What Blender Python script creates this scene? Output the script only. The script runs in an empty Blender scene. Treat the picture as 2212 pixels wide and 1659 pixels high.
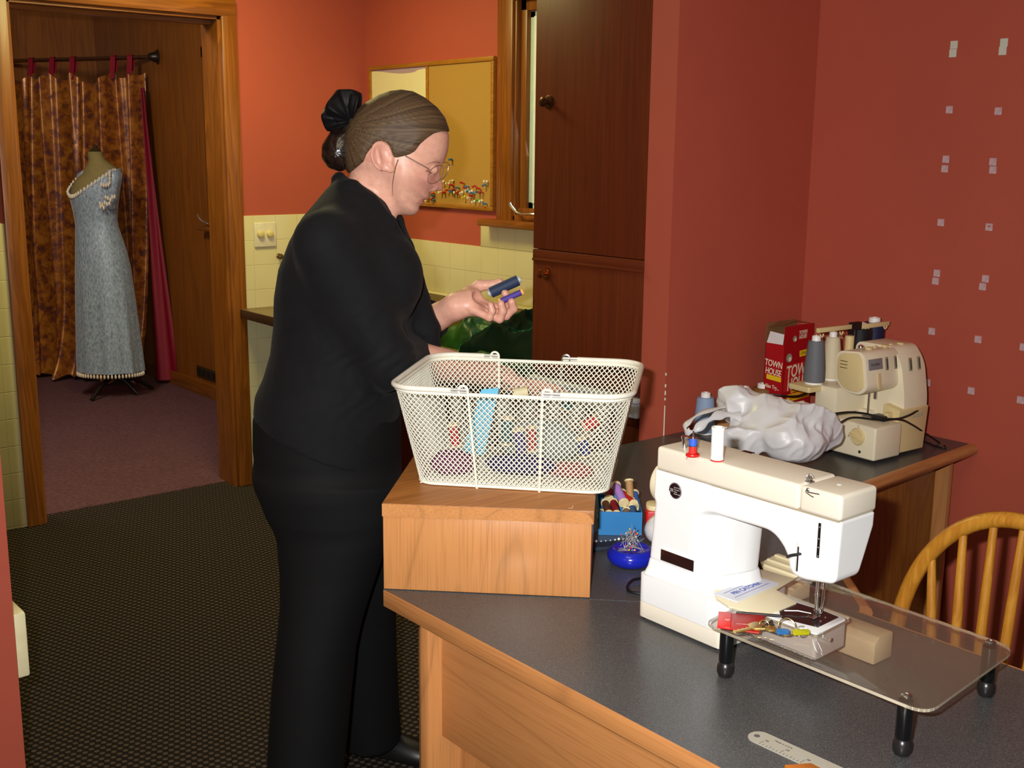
import bpy, bmesh, math, random
import numpy as np
from mathutils import Vector, Matrix, Quaternion
random.seed(7); RNG = np.random.default_rng(5)
PI = math.pi
SC = bpy.context.scene
COL = SC.collection

# ------------------------------------------------------------------ camera
CAM_H = 1.51
FPX = 2484.2                                    # focal length in pixels of the 2212 px wide frame
_yaw, _pit, _rol = math.radians(50.1), math.radians(11.517), math.radians(-0.5816)
FW = np.array([math.cos(_yaw)*math.cos(_pit), math.sin(_yaw)*math.cos(_pit), -math.sin(_pit)])
_r = np.cross(FW, [0, 0, 1.0]); _r /= np.linalg.norm(_r)
_d = np.cross(FW, _r)
RT = math.cos(_rol)*_r + math.sin(_rol)*_d
DN = -math.sin(_rol)*_r + math.cos(_rol)*_d
cam_d = bpy.data.cameras.new('camera'); cam = bpy.data.objects.new('camera', cam_d); COL.objects.link(cam)
cam_d.sensor_width = 36.0; cam_d.sensor_fit = 'HORIZONTAL'; cam_d.lens = FPX*36.0/2212.0
cam_d.clip_start = 0.02; cam_d.clip_end = 60
M = Matrix.Identity(4)
for i in range(3):
    M[i][0] = RT[i]; M[i][1] = -DN[i]; M[i][2] = -FW[i]
M[2][3] = CAM_H
cam.matrix_world = M
SC.camera = cam
SC.view_settings.view_transform = 'Standard'; SC.view_settings.look = 'None'
SC.view_settings.gamma = 1.0; SC.view_settings.use_curve_mapping = False
SC.view_settings.exposure = 0.0

# ------------------------------------------------------------------ light
wd = bpy.data.worlds.new('world'); SC.world = wd; wd.use_nodes = True
wd.node_tree.nodes['Background'].inputs[0].default_value = (1.0, 0.88, 0.60, 1)
wd.node_tree.nodes['Background'].inputs[1].default_value = 0.05

def area(name, loc, target, size, power, col, size_y=None, spread=None):
    d = bpy.data.lights.new(name, 'AREA'); o = bpy.data.objects.new(name, d); COL.objects.link(o)
    d.size = size
    if size_y: d.shape = 'RECTANGLE'; d.size_y = size_y
    d.energy = power; d.color = col
    if spread: d.spread = spread
    o.location = loc
    o.rotation_euler = (Vector(target)-Vector(loc)).to_track_quat('-Z', 'Y').to_euler()
    return o
# the flash of the camera: up and to the left of its lens
_fl = np.array([0, 0, CAM_H]) - 0.075*RT - 0.055*DN
_ft = np.array([0, 0, CAM_H]) + FW*2.0
area('camera_flash', _fl, _ft, 0.035, 28.0, (1.0, 0.985, 0.98), 0.02, math.radians(125))
# ceiling lamps of the two rooms and the kitchenette
area('ceiling_lamp_light', (1.90, 3.85, 2.39), (2.0, 3.9, 0), 0.5, 25.0, (1.0, 0.91, 0.36))
area('ceiling_lamp_light', (0.5, 0.9, 2.40), (1.4, 1.2, 0), 0.7, 8.0, (1.0, 0.90, 0.60))
area('dressing_room_lamp_light', (1.30, 5.20, 2.36), (2.6, 7.2, 0.8), 0.35, 25.0, (1.0, 0.96, 0.84))
area('window_daylight', (2.97, 3.20, 1.70), (1.0, 3.2, 1.2), 0.7, 2.0, (0.85, 0.95, 1.0), 0.7)

# ------------------------------------------------------------------ pixel helpers: a ray of the photograph meets a real plane
C0 = np.array([0, 0, CAM_H])
def ray(x, y): return FW + RT*(x-1106)/FPX + DN*(y-829.5)/FPX
def onz(x, y, z): w = ray(x, y); return C0 + w*((z-CAM_H)/w[2])
def onx(x, y, X): w = ray(x, y); return C0 + w*(X/w[0])
def ony(x, y, Y): w = ray(x, y); return C0 + w*(Y/w[1])
EF = np.array([math.cos(_yaw), math.sin(_yaw), 0]); ER = np.array([EF[1], -EF[0], 0]); EZ = np.array([0, 0, 1.0])
def onh(x, y, hd): w = ray(x, y); return C0 + w*(hd/(w @ EF))
def onp(x, y, p0, n): w = ray(x, y); p0 = np.asarray(p0, float); n = np.asarray(n, float); return C0 + w*(((p0-C0) @ n)/(w @ n))

# ------------------------------------------------------------------ materials
def lin(c):
    out = []
    for v in c[:3]:
        v = v/255.0
        out.append(v/12.92 if v <= 0.04045 else ((v+0.055)/1.055)**2.4)
    return (*out, 1.0)
MC = {}
class NT:
    def __init__(s, name):
        s.m = bpy.data.materials.new(name); s.m.use_nodes = True; s.t = s.m.node_tree
        s.b = s.t.nodes['Principled BSDF']; s.out = s.t.nodes['Material Output']; s._tc = None
    def n(s, typ, **kw):
        nd = s.t.nodes.new(typ)
        for k, v in kw.items(): setattr(nd, k, v)
        return nd
    def l(s, a, b): s.t.links.new(a, b)
    def tc(s, kind='Object'):
        if s._tc is None: s._tc = s.n('ShaderNodeTexCoord')
        return s._tc.outputs[kind]
    def mapping(s, scale=(1, 1, 1), rot=(0, 0, 0), loc=(0, 0, 0)):
        mp = s.n('ShaderNodeMapping'); s.l(s.tc(), mp.inputs[0])
        mp.inputs['Scale'].default_value = scale; mp.inputs['Rotation'].default_value = rot; mp.inputs['Location'].default_value = loc
        return mp.outputs[0]
    def noise(s, scale, detail=3, vec=None, rough=0.55, dist=0.0):
        nd = s.n('ShaderNodeTexNoise'); s.l(vec if vec is not None else s.tc(), nd.inputs['Vector'])
        nd.inputs['Scale'].default_value = scale; nd.inputs['Detail'].default_value = detail
        nd.inputs['Roughness'].default_value = rough; nd.inputs['Distortion'].default_value = dist
        return nd.outputs['Fac']
    def ramp(s, fac, stops, interp='LINEAR'):
        r = s.n('ShaderNodeValToRGB'); s.l(fac, r.inputs[0]); cr = r.color_ramp; cr.interpolation = interp
        while len(cr.elements) < len(stops): cr.elements.new(0.5)
        for e, (p, c) in zip(cr.elements, stops): e.position = p; e.color = c if len(c) == 4 else (*c, 1)
        return r.outputs[0]
    def mix(s, fac, a, b, mode='MIX'):
        m = s.n('ShaderNodeMix', data_type='RGBA', blend_type=mode)
        for sock, v in ((m.inputs[0], fac), (m.inputs[6], a), (m.inputs[7], b)):
            if isinstance(v, (int, float)): sock.default_value = v
            elif isinstance(v, tuple): sock.default_value = v
            else: s.l(v, sock)
        return m.outputs[2]
    def math(s, op, a, b=None):
        m = s.n('ShaderNodeMath', operation=op)
        for sock, v in zip(m.inputs, (a, b)):
            if v is None: continue
            if isinstance(v, (int, float)): sock.default_value = v
            else: s.l(v, sock)
        return m.outputs[0]
    def bump(s, h, strength=0.3, dist=0.002):
        b = s.n('ShaderNodeBump'); s.l(h, b.inputs['Height']); b.inputs['Strength'].default_value = strength; b.inputs['Distance'].default_value = dist
        s.l(b.outputs[0], s.b.inputs['Normal'])
    def set(s, col=None, rough=None, metal=None, spec=None, **kw):
        for key, v in (('Base Color', col), ('Roughness', rough), ('Metallic', metal), ('Specular IOR Level', spec), *kw.items()):
            if v is None: continue
            key = key.replace('_', ' ')
            if isinstance(v, (int, float, tuple)): s.b.inputs[key].default_value = v
            else: s.l(v, s.b.inputs[key])
        return s.m
def mat(name, col, rough=0.5, metal=0.0, spec=0.5, var=0.06, vs=30, bump=0.0, bs=200, bd=0.001, **kw):
    if name in MC: return MC[name]
    t = NT(name); c = lin(col)
    if var: 
        f = t.noise(vs, 3)
        c1 = tuple(min(1, v*(1-var)) for v in c[:3])+(1,); c2 = tuple(min(1, v*(1+var)) for v in c[:3])+(1,)
        c = t.ramp(f, [(0.3, c1), (0.7, c2)])
    if bump: t.bump(t.noise(bs, 4), bump, bd)
    MC[name] = t.set(c, rough, metal, spec, **kw)
    return MC[name]
def wood(name, c1, c2, axis=2, scale=1.0, rough=0.38, stretch=14, dark=None, spec=0.5):
    """grain runs along `axis` (object coordinates)"""
    if name in MC: return MC[name]
    t = NT(name)
    sc = [9.0*scale]*3; sc[axis] = 9.0*scale/stretch
    v = t.mapping(tuple(sc))
    n1 = t.noise(1.0, 4, v, 0.6, 0.6)
    w = t.n('ShaderNodeMath', operation='FRACT'); t.l(t.math('MULTIPLY', n1, 9.0), w.inputs[0])
    sc2 = [120.0*scale]*3; sc2[axis] = 4.0*scale
    n2 = t.noise(1.0, 3, t.mapping(tuple(sc2)), 0.6)
    a, b = lin(c1), lin(c2)
    base = t.ramp(w.outputs[0], [(0.0, a), (0.75, b), (1.0, a)])
    fine = t.ramp(n2, [(0.35, (0.72, 0.66, 0.6, 1)), (0.6, (1, 1, 1, 1))])
    c = t.mix(0.55, base, fine, 'MULTIPLY')
    t.bump(n2, 0.06, 0.0006)
    MC[name] = t.set(c, rough, 0, spec)
    return MC[name]

def veneer(name, c, axis, k=1.0, rough=0.34):
    """fine straight cherry grain with a few cathedral lines, running along `axis`"""
    if name in MC: return MC[name]
    t = NT(name); sc = [5.5*k]*3; sc[axis] = 0.75*k
    n1 = t.noise(1.0, 2, t.mapping(tuple(sc)), 0.5, 0.25)
    f = t.math('FRACT', t.math('MULTIPLY', n1, 9.0))
    a = lin(c); d = tuple(v*0.84 for v in a[:3])+(1,); e = tuple(min(1, v*1.06) for v in a[:3])+(1,)
    base = t.ramp(f, [(0.0, a), (0.55, e), (0.84, a), (0.94, d), (1.0, a)])
    s2 = [330.0*k]*3; s2[axis] = 7.0*k
    fine = t.noise(1.0, 2, t.mapping(tuple(s2)), 0.6)
    cc = t.mix(0.5, base, t.ramp(fine, [(0.33, (0.70, 0.63, 0.56, 1)), (0.52, (1, 1, 1, 1))]), 'MULTIPLY')
    t.bump(fine, 0.05, 0.0005); MC[name] = t.set(cc, rough, 0, 0.5); return MC[name]

# ------------------------------------------------------------------ mesh helpers
W = {}                                          # world origin of every object
class MB:
    def __init__(s): s.v = []; s.f = []; s.m = []
    def add(s, vs, fs, mi=0):
        o = len(s.v); s.v += [tuple(map(float, p)) for p in vs]
        s.f += [tuple(i+o for i in f) for f in fs]; s.m += [mi]*len(fs); return s
    def box(s, x0, x1, y0, y1, z0, z1, bev=0.0, seg=2, T=None, mi=0):
        vs = [(x, y, z) for z in (z0, z1) for y in (y0, y1) for x in (x0, x1)]
        fs = [(0, 2, 3, 1), (4, 5, 7, 6), (0, 1, 5, 4), (2, 6, 7, 3), (0, 4, 6, 2), (1, 3, 7, 5)]
        return s.poly(vs, fs, bev, seg, T, mi)
    def poly(s, vs, fs, bev=0.0, seg=2, T=None, mi=0):
        if bev > 0:
            bm = bmesh.new(); bv = [bm.verts.new(p) for p in vs]
            for f in fs: bm.faces.new([bv[i] for i in f])
            bmesh.ops.recalc_face_normals(bm, faces=bm.faces[:])
            bmesh.ops.bevel(bm, geom=bm.edges[:], offset=bev, segments=seg, profile=0.5, affect='EDGES', clamp_overlap=True)
            bm.verts.index_update()
            vs = [tuple(v.co) for v in bm.verts]; fs = [tuple(v.index for v in f.verts) for f in bm.faces]; bm.free()
        if T is not None: vs = [tuple(T(p)) for p in vs]
        return s.add(vs, fs, mi)
    def prism(s, poly, z0, z1, T=None, bev=0.0, seg=2, mi=0):
        """poly: 2-D outline, extruded along the third axis"""
        n = len(poly)
        vs = [(p[0], p[1], z0) for p in poly]+[(p[0], p[1], z1) for p in poly]
        fs = [tuple(range(n-1, -1, -1)), tuple(range(n, 2*n))]+[(i, (i+1) % n, n+(i+1) % n, n+i) for i in range(n)]
        return s.poly(vs, fs, bev, seg, T, mi)
    def loft(s, rings, caps=True, closed=True, mi=0):
        n = len(rings[0]); vs = [p for r in rings for p in r]; fs = []
        for k in range(len(rings)-1):
            for i in range(n if closed else n-1):
                j = (i+1) % n; fs.append((k*n+i, k*n+j, (k+1)*n+j, (k+1)*n+i))
        if caps and closed:
            fs.append(tuple(range(n-1, -1, -1))); b = (len(rings)-1)*n; fs.append(tuple(range(b, b+n)))
        return s.add(vs, fs, mi)
    def lathe(s, prof, c=(0, 0, 0), ax=(0, 0, 1), n=24, caps=True, mi=0):
        q = Vector((0, 0, 1)).rotation_difference(Vector(ax).normalized()); c = Vector(c)
        rings = [[tuple(c+q @ Vector((max(r, 1e-5)*math.cos(2*PI*i/n), max(r, 1e-5)*math.sin(2*PI*i/n), z))) for i in range(n)] for r, z in prof]
        return s.loft(rings, caps, mi=mi)
    def cyl(s, a, b, r, r2=None, n=16, mi=0):
        a = Vector(a); b = Vector(b); L = (b-a).length
        return s.lathe([(r, 0), (r if r2 is None else r2, L)], a, b-a, n, mi=mi)
    def tube(s, pts, r, n=8, closed=False, flat=1.0, up=None, mi=0):
        P = [Vector(p) for p in pts]; m = len(P); rings = []; prev = None
        for i in range(m):
            if closed: t = P[(i+1) % m]-P[i-1]
            else: t = P[min(i+1, m-1)]-P[max(i-1, 0)]
            if t.length < 1e-9: t = Vector((0, 0, 1))
            t.normalize()
            if prev is None:
                u = Vector(up) if up is not None else (Vector((0, 0, 1)) if abs(t.z) < 0.9 else Vector((1, 0, 0)))
            else: u = prev
            u = (u-t*u.dot(t)); u.normalize(); prev = u; w = t.cross(u)
            rr = r[i] if hasattr(r, '__len__') else r
            rings.append([tuple(P[i]+u*(rr*flat*math.cos(2*PI*k/n))+w*(rr*math.sin(2*PI*k/n))) for k in range(n)])
        if closed: rings.append(rings[0]); return s.loft(rings, False, mi=mi)
        return s.loft(rings, True, mi=mi)
    def ell(s, c, r, n=16, m=10, T=None, mi=0):
        rings = []
        for k in range(m+1):
            th = -PI/2+PI*k/m; cr = max(math.cos(th), 1e-3)
            rings.append([(c[0]+r[0]*cr*math.cos(2*PI*i/n), c[1]+r[1]*cr*math.sin(2*PI*i/n), c[2]+r[2]*math.sin(th)) for i in range(n)])
        if T is not None: rings = [[tuple(T(p)) for p in R] for R in rings]
        return s.loft(rings, mi=mi)
    def build(s, name, mats, parent=None, smooth=True, ang=38, recalc=True, origin=None):
        if not isinstance(mats, (list, tuple)): mats = [mats]
        V = np.array(s.v, float)
        if parent is not None: o3 = W[parent]
        elif origin is not None: o3 = np.array(origin, float)
        else: o3 = np.array([(V[:, 0].min()+V[:, 0].max())/2, (V[:, 1].min()+V[:, 1].max())/2, V[:, 2].min()])
        me = bpy.data.meshes.new(name); me.from_pydata((V-o3).tolist(), [], s.f)
        for m in mats: me.materials.append(m)
        if len(mats) > 1: me.polygons.foreach_set('material_index', s.m)
        if recalc:
            bm = bmesh.new(); bm.from_mesh(me); bmesh.ops.recalc_face_normals(bm, faces=bm.faces[:]); bm.to_mesh(me); bm.free()
        if smooth:
            me.polygons.foreach_set('use_smooth', [True]*len(me.polygons))
            if ang < 179: me.set_sharp_from_angle(angle=math.radians(ang))
        me.update()
        ob = bpy.data.objects.new(name, me); COL.objects.link(ob)
        if parent is not None: ob.parent = parent
        else: ob.location = o3
        W[ob] = o3
        return ob
def tag(o, label, cat, group=None, kind=None):
    o['label'] = label; o['category'] = cat
    if group: o['group'] = group
    if kind: o['kind'] = kind
    return o
def thing(name, label, cat, loc=(0, 0, 0), group=None):
    o = bpy.data.objects.new(name, None); COL.objects.link(o); o.empty_display_size = 0.05
    o.location = loc; W[o] = np.array(loc, float)
    return tag(o, label, cat, group)
def struct(o): o['kind'] = 'structure'; return o
def dup(root, loc, quat=None, label=None, group=None, scale=None):
    r = root.copy(); COL.objects.link(r); r.location = loc
    if quat is not None: r.rotation_mode = 'QUATERNION'; r.rotation_quaternion = quat
    if scale: r.scale = (scale,)*3
    if label: r['label'] = label
    if group: r['group'] = group
    for ch in root.children:
        c = ch.copy(); COL.objects.link(c); c.parent = r
        for g in ch.children:
            d = g.copy(); COL.objects.link(d); d.parent = c
    return r
def quat_to(d, up=(0, 0, 1)): return Vector(up).rotation_difference(Vector(d).normalized())
def text(name, body, o3, xdir, ydir, size, mt, parent, depth=0.0003, align='CENTER', shear=0.0, xs=1.0, bold=0.0):
    """lettering lying at o3, reading along xdir, upright along ydir"""
    cu = bpy.data.curves.new(name, 'FONT'); cu.body = body; cu.size = size; cu.extrude = depth
    cu.align_x = align; cu.align_y = 'CENTER'; cu.shear = shear; cu.offset = bold*size
    tmp = bpy.data.objects.new(name, cu); COL.objects.link(tmp)
    bpy.context.view_layer.update()
    me = bpy.data.meshes.new_from_object(tmp.evaluated_get(bpy.context.evaluated_depsgraph_get()))
    bpy.data.objects.remove(tmp)
    me.name = name; me.materials.clear(); me.materials.append(mt)
    x = Vector(xdir).normalized(); y = Vector(ydir); y = (y-x*y.dot(x)).normalized(); z = x.cross(y)
    A = Matrix((x, y, z)).transposed(); off = Vector(o3)-Vector(W[parent])
    for v in me.vertices: v.co = A @ Vector((v.co.x*xs, v.co.y, v.co.z))+off
    ob = bpy.data.objects.new(name, me); COL.objects.link(ob); ob.parent = parent; W[ob] = W[parent]
    return ob
def rpoly(pts, r, seg=5):
    """round the corners of a 2-D outline"""
    out = []; n = len(pts)
    for i in range(n):
        p = np.array(pts[i], float); a = np.array(pts[i-1], float); b = np.array(pts[(i+1) % n], float)
        ri = r[i] if hasattr(r, '__len__') else r
        if ri <= 0: out.append(tuple(p)); continue
        da = (a-p); db = (b-p); la = np.linalg.norm(da); lb = np.linalg.norm(db)
        d = min(ri, la*0.49, lb*0.49); s0 = p+da/la*d; s1 = p+db/lb*d
        for k in range(seg+1):
            t = k/seg; out.append(tuple((1-t)**2*s0+2*t*(1-t)*p+t*t*s1))
    return out
def spl(pts, n=40, closed=False):
    P = [np.array(p, float) for p in pts]; m = len(P); out = []
    segs = m if closed else m-1
    for i in range(segs):
        g = lambda k: P[k % m] if closed else P[min(max(k, 0), m-1)]
        a, b, c, d = g(i-1), g(i), g(i+1), g(i+2)
        k = max(2, n//segs)
        for j in range(k):
            t = j/k; out.append(0.5*((2*b)+(c-a)*t+(2*a-5*b+4*c-d)*t*t+(3*b-a-3*c+d)*t**3))
    if not closed: out.append(P[-1])
    return out

# ------------------------------------------------------------------ signed distance helpers (for body, clothes, bag)
def sd_cap(P, a, b, r1, r2=None):
    a = np.asarray(a, float); b = np.asarray(b, float); r2 = r1 if r2 is None else r2
    ab = b-a; t = np.clip(((P-a) @ ab)/max(ab @ ab, 1e-12), 0, 1)
    return np.linalg.norm(P-a-t[:, None]*ab, axis=1)-(r1+(r2-r1)*t)
def sd_ell(P, c, r, R=None):
    q = P-np.asarray(c, float)
    if R is not None: q = q @ np.asarray(R, float)
    r = np.asarray(r, float); k = np.linalg.norm(q/r, axis=1); k2 = np.linalg.norm(q/(r*r), axis=1)
    return k*(k-1)/np.maximum(k2, 1e-9)
def smin(a, b, k):
    h = np.clip(0.5+0.5*(b-a)/k, 0, 1); return b+(a-b)*h-k*h*(1-h)
def smax(a, b, k): return -smin(-a, -b, k)
def nets(f, lo, hi, h, pad=1.6):
    """sparse surface nets: points and quads of the zero level of f"""
    lo = np.asarray(lo, float); hi = np.asarray(hi, float); B = 8
    nb = np.ceil((hi-lo)/(h*B)).astype(int); n = nb*B+1
    bi = np.stack(np.meshgrid(*[np.arange(k) for k in nb], indexing='ij'), -1).reshape(-1, 3)
    cen = lo+(bi+0.5)*B*h
    fc = np.concatenate([f(c) for c in np.array_split(cen, max(1, len(cen)//60000))])
    G = np.ones(tuple(n), np.float32)
    sg = np.where(fc.reshape(tuple(nb)) > 0, 1.0, -1.0).astype(np.float32)
    G[:-1, :-1, :-1] = sg.repeat(B, 0).repeat(B, 1).repeat(B, 2)
    act = bi[np.abs(fc) < B*h*0.87*pad]
    loc = np.stack(np.meshgrid(*[np.arange(B+1)]*3, indexing='ij'), -1).reshape(-1, 3)
    for ch in np.array_split(act, max(1, len(act)//250)):
        idx = (ch[:, None, :]*B+loc[None]).reshape(-1, 3)
        G[idx[:, 0], idx[:, 1], idx[:, 2]] = f(lo+idx*h)
    G[0] = G[-1] = 1; G[:, 0] = G[:, -1] = 1; G[:, :, 0] = G[:, :, -1] = 1
    S = G < 0
    cnt = np.zeros(tuple(n-1), np.int8)
    for dx in (0, 1):
        for dy in (0, 1):
            for dz in (0, 1): cnt += S[dx:n[0]-1+dx, dy:n[1]-1+dy, dz:n[2]-1+dz]
    cells = np.argwhere((cnt > 0) & (cnt < 8))
    vid = -np.ones(tuple(n-1), np.int64); vid[tuple(cells.T)] = np.arange(len(cells))
    acc = np.zeros((len(cells), 3)); num = np.zeros(len(cells))
    cor = [(dx, dy, dz) for dx in (0, 1) for dy in (0, 1) for dz in (0, 1)]
    val = {c: G[cells[:, 0]+c[0], cells[:, 1]+c[1], cells[:, 2]+c[2]] for c in cor}
    for a in cor:
        for ax in range(3):
            if a[ax]: continue
            b = list(a); b[ax] = 1; b = tuple(b); va, vb = val[a], val[b]; m = (va < 0) != (vb < 0)
            t = np.where(m, va/np.where(va-vb == 0, 1, va-vb), 0)
            p = np.tile(np.array(a, float), (len(cells), 1)); p[:, ax] += t
            acc[m] += p[m]; num[m] += 1
    V = lo+(cells+acc/num[:, None])*h
    Q = []
    for ax in range(3):
        o1, o2 = [(1, 2), (2, 0), (0, 1)][ax]
        sl = [slice(None)]*3; sl2 = [slice(None)]*3; sl[ax] = slice(0, -1); sl2[ax] = slice(1, None)
        A = S[tuple(sl)]; Bq = S[tuple(sl2)]
        e = np.argwhere(A != Bq); e = e[(e[:, o1] > 0) & (e[:, o2] > 0) & (e[:, o1] < n[o1]-1) & (e[:, o2] < n[o2]-1)]
        ins = A[tuple(e.T)]
        def cid(d1, d2):
            q = e.copy(); q[:, o1] -= d1; q[:, o2] -= d2; return vid[tuple(q.T)]
        q = np.stack([cid(1, 1), cid(0, 1), cid(0, 0), cid(1, 0)], 1)
        q[~ins] = q[~ins][:, ::-1]; Q.append(q)
    return V, np.concatenate(Q)
def mesh_from(name, V, Q, mats, parent, mi=None):
    me = bpy.data.meshes.new(name); o3 = W[parent] if parent is not None else np.array([V[:, 0].mean(), V[:, 1].mean(), V[:, 2].min()])
    me.from_pydata((V-o3).tolist(), [], Q.tolist())
    for m in (mats if isinstance(mats, list) else [mats]): me.materials.append(m)
    if mi is not None: me.polygons.foreach_set('material_index', mi.tolist())
    me.polygons.foreach_set('use_smooth', [True]*len(me.polygons)); me.update()
    ob = bpy.data.objects.new(name, me); COL.objects.link(ob); W[ob] = o3
    if parent is not None: ob.parent = parent
    else: ob.location = o3
    return ob
def vnoise(P, f, seed=0):
    """smooth pseudo noise from summed sines"""
    r = np.random.default_rng(seed); out = np.zeros(len(P))
    for k in range(5):
        d = r.normal(size=3); d /= np.linalg.norm(d); out += np.sin((P @ d)*f*(0.7+0.25*k)+r.uniform(0, 6.28))
    return out/5

def poly_sd(A, Z, poly):
    """distance inside a closed outline (positive inside)"""
    P = np.array(poly); Qn = np.roll(P, -1, 0); d = np.full(A.shape, 1e9); ins = np.zeros(A.shape, bool)
    for p, q in zip(P, Qn):
        e = q-p; wa, wz = A-p[0], Z-p[1]; t = np.clip((wa*e[0]+wz*e[1])/(e @ e+1e-15), 0, 1)
        d = np.minimum(d, (wa-e[0]*t)**2+(wz-e[1]*t)**2)
        c = ((p[1] > Z) != (q[1] > Z)); xi = p[0]+(Z-p[1])/np.where(q[1]-p[1] == 0, 1e-12, q[1]-p[1])*e[0]
        ins ^= c & (A < xi)
    d = np.sqrt(d); return np.where(ins, d, -d)
# ================================================================== THE SETTING
YA, XB, XD, YC, XS = 4.654, 2.994, 2.92, 2.113, 2.319
ZC = 2.44
def paint(name, c, bump=0.12):
    t = NT(name); n = t.noise(260, 3); m = t.noise(2.2, 3)
    cc = lin(c); t.bump(n, bump, 0.0012)
    return t.set(t.ramp(m, [(0.3, tuple(v*0.96 for v in cc[:3])+(1,)), (0.7, tuple(min(1, v*1.04) for v in cc[:3])+(1,))]), 0.62, 0, 0.35)
RED = paint('terracotta_red_wall_paint', (177, 82, 62))
CEIL = paint('ceiling_paint', (232, 222, 200))
def tiles(name, axes, c=(212, 199, 152), off=(0, 0)):
    """square glazed wall tiles, 110 mm pitch, laid on the wall plane given by two axes"""
    t = NT(name); sep = t.n('ShaderNodeSeparateXYZ'); t.l(t.tc(), sep.inputs[0])
    def line(o, sh, w):
        f = t.math('FRACT', t.math('DIVIDE', t.math('ADD', o, sh+50*0.1095), 0.1095))
        d = t.math('ABSOLUTE', t.math('SUBTRACT', f, 0.5))
        r = t.n('ShaderNodeMapRange'); t.l(d, r.inputs[0]); r.inputs[1].default_value = 0.5-w; r.inputs[2].default_value = 0.495
        return r.outputs[0]
    g = t.math('MAXIMUM', line(sep.outputs[axes[0]], off[0], 0.012), line(sep.outputs[axes[1]], off[1], 0.022))
    base = t.ramp(t.noise(5, 2), [(0.3, lin(tuple(v*0.97 for v in c))), (0.7, lin(c))])
    col = t.mix(g, base, lin((196, 186, 142)))
    inv = t.math('SUBTRACT', 1.0, g); t.bump(inv, 0.5, 0.002)
    return t.set(col, t.math('MULTIPLY', t.math('ADD', g, 0.45), 0.5), 0, 0.5)
TRIM = wood('orange_brown_varnished_trim', (152, 88, 26), (126, 70, 18), axis=2, scale=1.0, rough=0.36)
TRIMH = wood('orange_brown_varnished_trim_along_x', (152, 88, 26), (126, 70, 18), axis=0, scale=1.0, rough=0.36)
TRIMY = wood('orange_brown_varnished_trim_along_y', (152, 88, 26), (126, 70, 18), axis=1, scale=1.0, rough=0.36)
PANEL = wood('brown_wood_wall_panelling', (150, 88, 26), (132, 74, 20), axis=2, scale=0.7, rough=0.42)
# --- floors
def carpet_dots():
    t = NT('dark_dotted_carpet')
    v = t.mapping((1, 1, 1), (0, 0, math.radians(24)))
    sep = t.n('ShaderNodeSeparateXYZ'); t.l(v, sep.inputs[0])
    k = 2*PI/0.028
    a = t.math('SINE', t.math('MULTIPLY', sep.outputs[0], k)); b = t.math('SINE', t.math('MULTIPLY', sep.outputs[1], k*1.0))
    d = t.math('MULTIPLY', a, b)
    c = t.ramp(d, [(0.0, lin((34, 30, 27))), (0.30, lin((80, 68, 58))), (1.0, lin((94, 80, 66)))])
    c2 = t.mix(0.5, c, t.ramp(t.noise(220, 2), [(0.3, (0.6, 0.6, 0.6, 1)), (0.7, (1.25, 1.22, 1.15, 1))]), 'MULTIPLY')
    t.bump(t.math('ADD', d, t.noise(400, 2)), 0.5, 0.003)
    return t.set(c2, 0.95, 0, 0.1)
MB().box(-2.2, 3.12, -1.2, 4.75, -0.05, 0.0)
mb = MB().box(-2.2, 3.12, -1.2, 4.75, -0.05, 0.0); fl = struct(mb.build('floor', carpet_dots(), origin=(0, 0, 0)))
def carpet_purple():
    t = NT('purple_brown_carpet'); n = t.noise(170, 3, t.mapping((0.35, 1, 1))); n2 = t.noise(3, 3)
    c = t.ramp(n, [(0.3, lin((84, 56, 60))), (0.7, lin((122, 84, 88)))])
    c = t.mix(0.4, c, t.ramp(n2, [(0.3, (0.85, 0.85, 0.85, 1)), (0.7, (1.1, 1.1, 1.1, 1))]), 'MULTIPLY')
    t.bump(n, 0.6, 0.004)
    return t.set(c, 0.95, 0, 0.1)
mb = MB().box(0.3, 3.12, 4.75, 8.2, -0.05, 0.004); struct(mb.build('floor_dressing_room', carpet_purple(), origin=(0, 0, 0)))
mb = MB().box(-2.2, 3.3, -1.2, 8.2, ZC, ZC+0.1); struct(mb.build('ceiling', CEIL))
# --- wall with the doorway
DX0, DX1, DZ = 1.406, 2.276, 2.05
mb = MB()
for x0, x1, z0, z1 in ((0.2, DX0, 0, ZC), (DX1, XB, 0, ZC), (DX0, DX1, DZ, ZC)): mb.box(x0, x1, YA, YA+0.145, z0, z1)
wl = struct(mb.build('wall_left', RED, origin=(0, YA, 0)))
mb = MB()
for x0, x1 in ((0.2, DX0-0.055), (DX1+0.058, XB)): mb.box(x0, x1, YA-0.010, YA, 0, 1.215, 0.004, 2)
mb.build('tile_wainscot', tiles('cream_glazed_tiles_along_x', (0, 2), off=(0.02, 0.1095*12-1.215)), wl)
# casing and jamb of the doorway
mb = MB()
for s in (0, 1):
    xa, xb = ((DX0-0.062, DX0+0.006), (DX1-0.006, DX1+0.064))[s]
    mb.box(xa, xb, YA-0.024, YA, 0, DZ+0.062, 0.006)
    xa, xb = ((DX0, DX0+0.018), (DX1-0.018, DX1))[s]
    mb.box(xa, xb, YA-0.004, YA+0.15, 0, DZ)
dt = struct(mb.build('trim_1', TRIM, origin=(DX0, YA, 0)))
mb = MB(); mb.box(DX0-0.062, DX1+0.064, YA-0.026, YA, DZ-0.006, DZ+0.064, 0.006); mb.box(DX0, DX1, YA-0.004, YA+0.15, DZ-0.018, DZ)
mb.box(DX0+0.018, DX1-0.018, YA+0.06, YA+0.09, DZ-0.035, DZ-0.018)
mb.build('head_casing', TRIMH, dt)
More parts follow.
